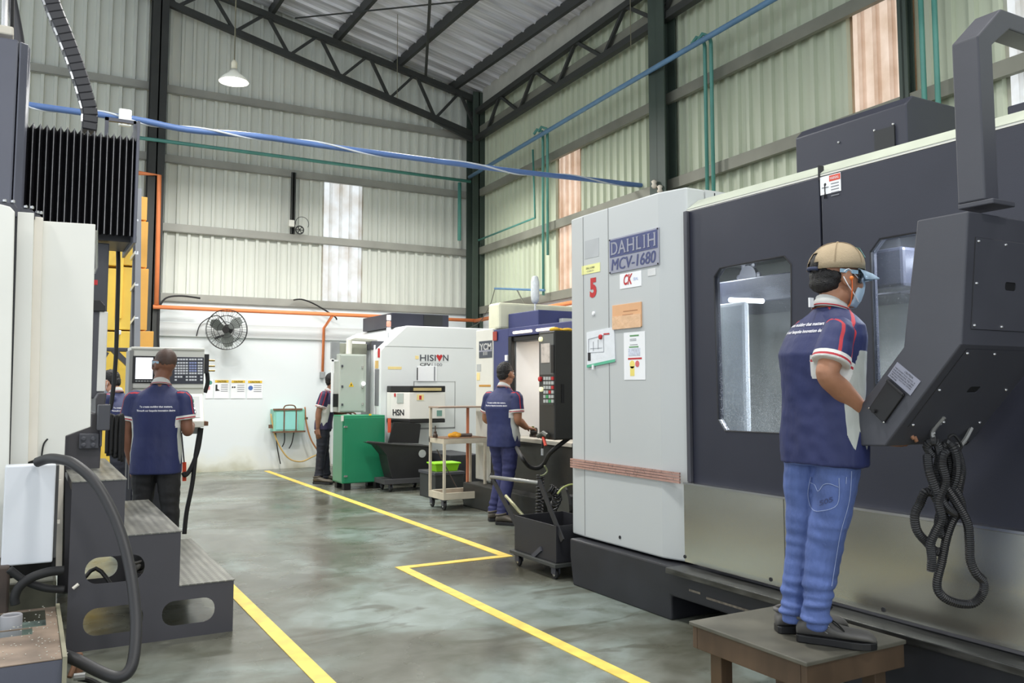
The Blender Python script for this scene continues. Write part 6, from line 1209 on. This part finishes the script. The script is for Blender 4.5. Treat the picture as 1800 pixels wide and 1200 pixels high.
    for sd in 'LR':
        sgn = 1 if sd == 'R' else -1; hp = hip+s*sgn*.088-V((0, 0, .06)); kn, an = Q['kn'+sd], Q['an'+sd]
        limb(q, [(hp, .098), (hp.lerp(kn, .4), .09), (kn, .071), (kn.lerp(an, .35), .07), (kn.lerp(an, .75), .062), (an+V((0, 0, -.03)), .062)], 16)
    mt = remesh(q, vox, 3, 'trousers'); az = min(Q['anL'].z, Q['anR'].z)
    vs = mt.vertices; nr = [v.normal.copy() for v in vs]
    for v, n in zip(vs, nr):
        kz = (v.co.z-az); m_ = math.exp(-(kz/.13)**2); mk = math.exp(-((v.co.z-(Q['knR'].z+.03))/.12)**2); mh = math.exp(-((v.co.z-hip.z+.2)/.1)**2)
        a_ = noise.noise(V((v.co.x*6, v.co.y*6, v.co.z*34)))*.016*m_*J.get('fold', (1.,))[0]+noise.noise(V((v.co.x*8+v.co.z*9, v.co.y*8, v.co.z*22)))*.011*(mk+.6*mh)+noise.noise(V((v.co.x*10, v.co.y*10, v.co.z*5)))*wr[1]
        v.co += n*a_
    link(mt, 'trousers', [trm_], body)
    for sd in 'LR':
        if 'ft'+sd in J: fd_ = J['ft'+sd]; he = Q['he'+sd]; shoe(body, V((he.x, he.y, zg+.001)), RV*fd_[0]+FH*fd_[1], 1.06, shoem, black, J.get('lace', (0,))[0])
    # --- hair
    if hair:
        q = MB(); rt = rot
        def e(a, b_, z, ra, rb, rz): q.ball(P_(a, b_, z), hk, (ra, rb, rz), rt, 18, 12)
        if hair == 'cap': e(0, -.032, -.004, .0775, .08, .044); e(0, -.052, -.034, .066, .058, .04); e(0, -.05, .04, .062, .066, .06)
        elif hair == 'short': e(0, -.018, .03, .0785, .0935, .0945)
        else: e(0, -.024, .034, .082, .096, .096); e(0, -.05, -.01, .07, .062, .06); e(0, -.055, -.045, .056, .046, .03)
        mh_ = remesh(q, .007, 2, 'hair'); wrinkle(mh_, {'short': .001, 'cap': .003}.get(hair, .005), 60, 1); link(mh_, 'hair', [M('hair_black', (24, 22, 22), .55, var=.2, scale=60, bump=.6, bscale=180)], body)
    for sg_ in (-1, 1):
        ev = MB().ball(P_(sg_*.031, .078, .004), .0135*hk, seg=12, rings=8).build('eye', M('eye_white', (226, 222, 214), .25), body, smooth=True); MB().ball(P_(sg_*.031, .0885, .004), .0055*hk, seg=8, rings=6).build('iris', M('iris_dark', (40, 26, 20), .2), ev)
        MB().tube(spline([P_(sg_*.014, .094, .026), P_(sg_*.034, .09, .031), P_(sg_*.052, .076, .025)], 3), .0035*hk, 5).build('eyebrow', M('hair_black', (24, 22, 22)), body)
    return dict(body=body, O=O, W=W, P=P_, rot=rot, s=s, g=g, sh=sh, gh=gh, uh=uh, Q=Q, neck=neck, bvh=bvh)
navy = m_shirt('polo_navy'); denim = M('denim_blue', (84, 104, 160), .7, var=.22, scale=9, stretch=(1, 1, .35), bump=.5, bscale=60); navy_t = M('trouser_navy', (44, 48, 92), .7, var=.15, scale=8, bump=.4, bscale=30); black_t = M('trouser_black', (28, 28, 30), .7, var=.2, scale=8, bump=.4, bscale=30); dark_t = M('trouser_dark', (32, 34, 46), .7, var=.2, bump=.4, bscale=30)
shoe_b = M('shoe_black', (100, 98, 95), .6, var=.15, scale=12, bump=.1, bscale=120); shoe_g = M('shoe_grey_brown', (84, 78, 68), .6, var=.2)
gcl = m_glass('clear_lens', .06, (225, 235, 240)); mskm = M('mask_blue', (186, 206, 222), .7, var=.04, bump=.3, bscale=40)
def goggles(p, k=1., lens_w=1.):
    P_ = p['P']; par = p['body']
    pts = [(.088*sin(a), -.01+.105*cos(a)*1.0) for a in [radians(-62+124*i/14) for i in range(15)]]
    MB().loft([[P_(x, y_, z_) for x, y_ in pts]+[P_(x*1.02, y_+.003, z_) for x, y_ in pts[::-1]] for z_ in (-.026, .026)]).build('goggle_lens', gcl, par, smooth=True)
    for sg_ in (-1, 1): MB().bar(P_(sg_*.079, .036, .014), P_(sg_*.088, -.045, .01), .005*k, .016*k).build('goggle_temple', M('temple_pale_blue', (150, 180, 200), .3), par)
    MB().tube([P_(x, y_, .028) for x, y_ in pts], .003, 5).build('goggle_frame', M('frame_clear', (170, 190, 200), .25), par)
def mask(p, dz=0.):
    P_ = p['P']; par = p['body']; rings = []
    for z_, rx_, ry_, yo in ((.0, .05, .052, .06), (-.02, .06, .058, .055), (-.05, .064, .064, .045), (-.08, .06, .062, .038), (-.108, .045, .054, .03)):
        rings.append([P_(rx_*sin(a), yo+ry_*cos(a)*1.0, z_+dz) for a in [radians(-88+176*i/14) for i in range(15)]]+[P_(rx_*.9*sin(a), yo+ry_*.9*cos(a)-.002, z_+dz) for a in [radians(88-176*i/14) for i in range(15)]])
    MB().loft(rings).build('face_mask', mskm, par, smooth=True)
    for sg_ in (-1, 1):
        for zz, z2 in ((-.005, .02), (-.09, -.04)): MB().tube(spline([P_(sg_*.056, .062, zz+dz), P_(sg_*.078, .02, (zz+z2)/2), P_(sg_*.09, -.012, z2), P_(sg_*.088, -.03, z2*.3)], 3), .0022, 5).build('mask_strap', white, par)
# ---- worker in the foreground on the stool
O1 = on(1450, 678, d=3.63); O1.z = .36
def K(px, py, f):
    p = on(px, py, d=3.63+f)-O1; return (p.dot(RV), p.dot(FH), p.z)
def Kz(px, py): p = on(px, py, z=.36)-O1; return (p.dot(RV), p.dot(FH), 0)
J = dict(hip=(.0, 0, .865), chest=(-.012, 0, 1.2), neck=(.03, .015, 1.415), head=(.075, .03, 1.55),
         shL=(-.085, .145, 1.335), shR=(.088, -.148, 1.335), elR=(.012, -.235, 1.12), wrR=(.19, -.13, .955), elL=(.1, .17, 1.08), wrL=(.235, -.01, .90),
         hdR=(.75, -.6, -.1), huR=(0, .1, 1), thR=(1), hdL=(.45, -.85, -.1), huL=(-.3, .1, -1), thL=(1),
         knR=(.015, -.075, .43), anR=(-.04, -.08, .12), knL=(-.085, .06, .43), anL=(-.135, .055, .12),
         heR=(-.115, -.06, 0), ftR=(1, -.28), heL=(-.205, .065, 0), ftL=(1, -.1))
J = {k_: (v if isinstance(v, tuple) else v) for k_, v in J.items()}
def fix(J):
    th = {k_: J[k_] for k_ in J if k_.startswith(('hd', 'hu', 'th', 'cu', 'ft', 'hemd', 'slv', 'txz', 'fold', 'lace'))}; return th
class JD(dict):
    def items(s): return [(k_, v) for k_, v in dict.items(s) if not k_.startswith(('hd', 'hu', 'th', 'cu', 'ft', 'hemd', 'slv', 'txz', 'fold', 'lace'))]
def JJ(**k): return JD(k)
J = JJ(**J); J.update(hip=K(1447, 762, 0), chest=K(1443, 622, 0), neck=K(1461, 541, .01), head=K(1472, 487, .03), shR=K(1474, 578, -.135), shL=K(1416, 580, .135), elR=K(1454, 660, -.2), wrR=K(1533, 740, -.1), elL=K(1480, 690, .17), wrL=K(1545, 772, .0), knR=K(1450, 958, -.05), anR=K(1434, 1076, -.05), knL=K(1412, 958, .07), anL=K(1394, 1066, .07), heR=Kz(1401, 1124), heL=Kz(1364, 1110), hemd=(.125,), slv=(.74,), fold=(1.5,), lace=(1,), cuR=.45, cuL=.9, txz=(.078, -.045))
toe = V(Kz(1537, 1141))-V(J['heR']); J['ftR'] = (toe.x, toe.y); J['ftL'] = (1, .0)
p1 = person('person', 1450, 3.63, .36, 'person in tan cap, face mask, navy polo and blue jeans standing on the wooden stool', 30, 12, J, (166, 118, 90), navy, denim, shoe_b, .0065, tilt=.1, wr=(.010, .005), hair='cap', hk=1.09)
P1 = p1['P']; par = p1['body']
# cap
P0_ = P1; P1 = lambda a, b, z: P0_(a*1.07, b*1.06, .03+(z-.03)*1.08)
capm = M('cap_tan', (170, 152, 124), .8, var=.08, scale=12, bump=.3, bscale=220); n_ = 28; rings = []
for i in range(9):
    t = i/8*pi/2*.985; rings.append([P1(.0865*cos(t)*cos(2*pi*j/n_), -.008+.108*cos(t)*sin(2*pi*j/n_), .026+.102*sin(t)**.85+.022*cos(t)*sin(2*pi*j/n_)*.5) for j in range(n_)])
cp_ = MB(); cp_.loft(rings, cap=False)
dl = []
for f in cp_.bm.faces:
    c = f.calc_center_median(); l = c-P1(0, 0, 0); y_ = l.dot(p1['gh']); z_ = l.dot(p1['uh']); x_ = l.dot(p1['sh'])
    if y_ < -.055 and z_ < .082 and abs(x_) < .052*(1-max(0, z_-.035)/.06): dl.append(f)
bmesh.ops.delete(cp_.bm, geom=dl, context='FACES'); cap_o = cp_.build('cap', capm, par, smooth=True); so2 = cap_o.modifiers.new('t', 'SOLIDIFY'); so2.thickness = .003
MB().tube([P1(.05*sin(a), -.008-.108*cos(a)*1.0, .018) for a in [radians(-35+70*i/8) for i in range(9)]], .009, 6).build('strap', M('strap_navy', (50, 58, 84), .7), cap_o, smooth=True)
rb = []
for i in range(13):
    a = radians(-62+124*i/12); rb.append((a, .066*cos(a*1.15)))
top = [P1(.088*sin(a), -.008+.109*cos(a), .038-.014*abs(sin(a))) for a, e in rb]; tip = [P1(.088*sin(a)*1.0, -.008+.109*cos(a)+e, .026-.03*abs(sin(a))**1.5-.006) for a, e in rb]
MB().loft([[t_ for t_ in top]+[t_-p1['uh']*.004 for t_ in top[::-1]], [t_.lerp(u_, .5)+p1['uh']*.004 for t_, u_ in zip(top, tip)]+[t_.lerp(u_, .5) for t_, u_ in zip(top[::-1], tip[::-1])], [t_ for t_ in tip]+[t_-p1['uh']*.004 for t_ in tip[::-1]]]).build('brim', M('brim_denim', (150, 172, 190), .8, var=.2, scale=30), cap_o, smooth=True)
for a0 in (-60, 0, 60, 120, 180, 240):
    pts = [P1(.0885*cos(t)*sin(radians(a0)), -.008+.110*cos(t)*cos(radians(a0)), .026+.104*sin(t)**.85+.011*cos(t)*cos(radians(a0))) for t in [k_/10*1.5 for k_ in range(1 if a0 != 180 else 5, 11)]]; MB().tube(pts, .0014, 4).build('seam', M('seam_brown', (140, 122, 96), .8), cap_o)
MB().ball(P1(0, -.008, .130), .007, (1, 1, .6), seg=8, rings=5).build('button', capm, cap_o)
fr_ = [P1(.0875*cos(t)*sin(radians(a)), -.006+.1095*cos(t)*cos(radians(a)), .026+.103*sin(t)**.85+.011) for t, a in ((.35, -30), (.35, 0), (.35, 38), (.75, 40), (.95, 0), (.75, -34))]
MB().prism(fr_, p1['gh']*.003).build('front_patch', M('patch_teal', (110, 150, 150), .8, var=.3, scale=50), cap_o)
P1 = P0_
goggles(p1); mask(p1, -.006)
MB().ball(P1(.088, .004, -.014), .009, (1.2, 1, 1)).build('earplug', M('earplug_orange', (240, 130, 50), .5), par, smooth=True)
MB().tube(spline([P1(.09, .006, -.018), P1(.086, .012, -.07), P1(.06, .02, -.115), P1(.055, -.02, -.14), P1(.02, -.07, -.132), P1(-.05, -.07, -.13)], 5), .0028, 5).build('earplug_cord', M('cord_orange', (236, 110, 50), .5), par)
nk = p1['neck']; MB().box(-.012, .012, -.004, .004, -.02, .02).build('badge_clip', white, par, local=True).location = nk-p1['g']*.1+V((0, 0, .02))-p1['s']*.02
# jeans pocket stitching and seam, laid on the cloth
tr_o = [c for c in par.children if c.name.startswith('trousers')][0]; tb = BVHTree.FromPolygons([v.co.copy() for v in tr_o.data.vertices], [tuple(p.vertices) for p in tr_o.data.polygons])
hip = p1['Q']['hip']; dcam = (FH*1.0+RV*.15).normalized()
def onj(px, py):
    r = ray(px, py).normalized(); h = tb.ray_cast(CV, r); return h[0]-r*.003 if h[0] else CV+r*3.5
stm_ = M('stitch_pale', (150, 164, 200), .7)
for pts in (((1425, 838), (1420, 868), (1426, 892), (1440, 898), (1472, 886), (1475, 840)), ((1424, 848), (1432, 852), (1438, 863), (1447, 852), (1458, 850), (1474, 856)), ((1497, 828), (1493, 880), (1478, 935), (1470, 980), (1462, 1030)), ((1488, 838), (1487, 850))):
    MB().tube([onj(*p) for p in pts] if len(pts) < 3 else [onj(p.x, p.y) for p in spline([V((a_, b_, 0)) for a_, b_ in pts], 5)], .0016, 4).build('stitching', stm_, par)
tm = text_mesh('505', 24, 9, .01); q = bmesh.new(); q.from_mesh(tm)
for v in q.verts: v.co = onj(1440+v.co.x, 889-v.co.y-.32*v.co.x)
m2 = bpy.data.meshes.new('pocket_print'); q.to_mesh(m2); q.free(); link(m2, 'pocket_print', [M('print_indigo', (60, 70, 110), .7, var=0)], par)
# ---- worker at the left console
J = JJ(hip=(0, 0, .93), chest=(0, .0, 1.25), neck=(.01, .02, 1.465), head=(.02, .045, 1.625), shL=(-.185, -.02, 1.365), shR=(.185, .03, 1.365), elL=(-.235, -.02, 1.1), wrL=(-.215, .05, .84), elR=(.225, .03, 1.1), wrR=(.17, .26, 1.14),
       hdL=(.02, .1, -1), huL=(-1, -.3, 0), thL=1, hdR=(-.3, 1, .1), huR=(0, 0, 1), thR=-1, knL=(-.1, .02, .48), anL=(-.11, 0, .1), knR=(.11, .02, .48), anR=(.12, 0, .1), heL=(-.11, -.08, 0), ftL=(-.1, 1), heR=(.12, -.08, 0), ftR=(.2, 1), hemd=(.16,), slv=(.68,), cuL=.35, cuR=.4, txz=(-.01,))
p2 = person('person', 279, 6.72, 0, 'person with shaved head and clear goggles in navy polo working at the cream console', 103, 150, J, (128, 86, 66), navy, black_t, shoe_b, .008, hair='short', tilt=-.02)
for c in p2['body'].children:
    if c.name.startswith('hair'): c.data.materials.clear(); c.data.materials.append(M('shaved_scalp', (76, 58, 50), .6, var=.15, scale=30))
goggles(p2)
# ---- worker walking beside the lit chamber, carrying a chuck part
J = JJ(hip=(-.005, 0, .93), chest=(-.03, .0, 1.22), neck=(.0, .03, 1.44), head=(.02, .06, 1.585), shL=(-.16, .11, 1.345), shR=(.135, -.11, 1.345), elL=(-.2, .2, 1.09), wrL=(-.03, .36, 1.0), elR=(.15, -.13, 1.09), wrR=(.245, .04, 1.0),
       hdL=(.8, .5, 0), huL=(0, 0, 1), thL=1, hdR=(.7, .5, -.1), huR=(0, -.2, 1), thR=-1, knR=(.05, -.05, .5), anR=(-.02, -.1, .12), knL=(-.03, .12, .48), anL=(-.11, .1, .12), heR=(-.08, -.14, 0), ftR=(.8, -.3), heL=(-.17, .06, 0), ftL=(.9, .2), hemd=(.13,), slv=(.7,), cuR=.8, txz=(0,))
p3 = person('person', 886, 9.22, 0, 'person with black hair in navy polo and navy trousers facing the lit machine chamber', 55, 48, J, (160, 112, 84), navy, navy_t, shoe_g, .009)
gp = p3['Q']['wrR']+(RV*.4+FH*.35)*.2+V((0, 0, -.045)); gq = thing('chuck_part', 'small dark metal gripper part held by the worker at the lit chamber', 'tool', gp)
MB().lathe([(.03, -.04), (.045, -.03), (.045, .03), (.03, .04)], gp, RV, 10).build('body', M('dark_steel', (62, 60, 56), .35, .5), gq); MB().box(gp.x-.02, gp.x+.02, gp.y-.06, gp.y+.06, gp.z-.06, gp.z-.03).build('jaw', M('jaw_brown', (84, 70, 62), .4, .4), gq); MB().lathe([(.014, 0), (.014, .02)], gp+V((-.03, -.03, .04)), n=10).build('green_cap', M('cap_olive', (120, 130, 60), .4), gq)
# ---- worker by the yellow machine
J = JJ(hip=(.1, 0, .9), chest=(.03, .0, 1.19), neck=(-.05, .03, 1.385), head=(-.12, .045, 1.49), shL=(-.06, -.15, 1.33), shR=(.06, .18, 1.33), elL=(-.1, -.17, 1.06), wrL=(-.25, -.08, 1.0), elR=(.0, .2, 1.05), wrR=(-.2, .2, 1.0),
       hdL=(-1, .3, -.1), huL=(0, 0, 1), thL=1, hdR=(-1, .1, -.1), huR=(0, 0, 1), thR=-1, knL=(.08, -.08, .47), anL=(.1, -.1, .1), knR=(.12, .1, .47), anR=(.14, .1, .1), heL=(.16, -.1, 0), ftL=(-1, .4), heR=(.2, .1, 0), ftR=(-1, .4), hemd=(.13,), slv=(.78,), txz=(-.01,))
p4 = person('person', 210, 8.9, 0, 'person with black hair and face mask bending beside the yellow machine', 140, 170, J, (186, 138, 112), navy, dark_t, shoe_b, .009, tilt=.45)
mask(p4)
# ---- worker behind the grey control cabinet
J = JJ(hip=(-.02, 0, .9), chest=(.04, .0, 1.17), neck=(.07, .0, 1.38), head=(.115, .0, 1.525), shL=(-.03, .17, 1.33), shR=(.02, -.17, 1.33), elL=(.1, .2, 1.05), wrL=(.3, .15, 1.05), elR=(-.05, -.21, 1.06), wrR=(-.06, -.2, .82),
       hdL=(1, 0, 0), huL=(0, 0, 1), thL=1, hdR=(.05, 0, -1), huR=(-.3, -1, 0), thR=1, knL=(-.02, .1, .46), anL=(.02, .1, .1), knR=(-.03, -.08, .46), anR=(-.06, -.08, .1), heL=(-.04, .1, 0), ftL=(1, 0), heR=(-.13, -.1, 0), ftR=(1, -.35), hemd=(.1,), slv=(.75,), txz=(0,))
p5 = person('person', 572, 12.9, 0, 'person in dark polo half hidden behind the grey control cabinet by the back wall', 8, 10, J, (140, 100, 78), m_shirt('polo_dark_violet', (46, 40, 74)), dark_t, shoe_g, .011, txt=False)
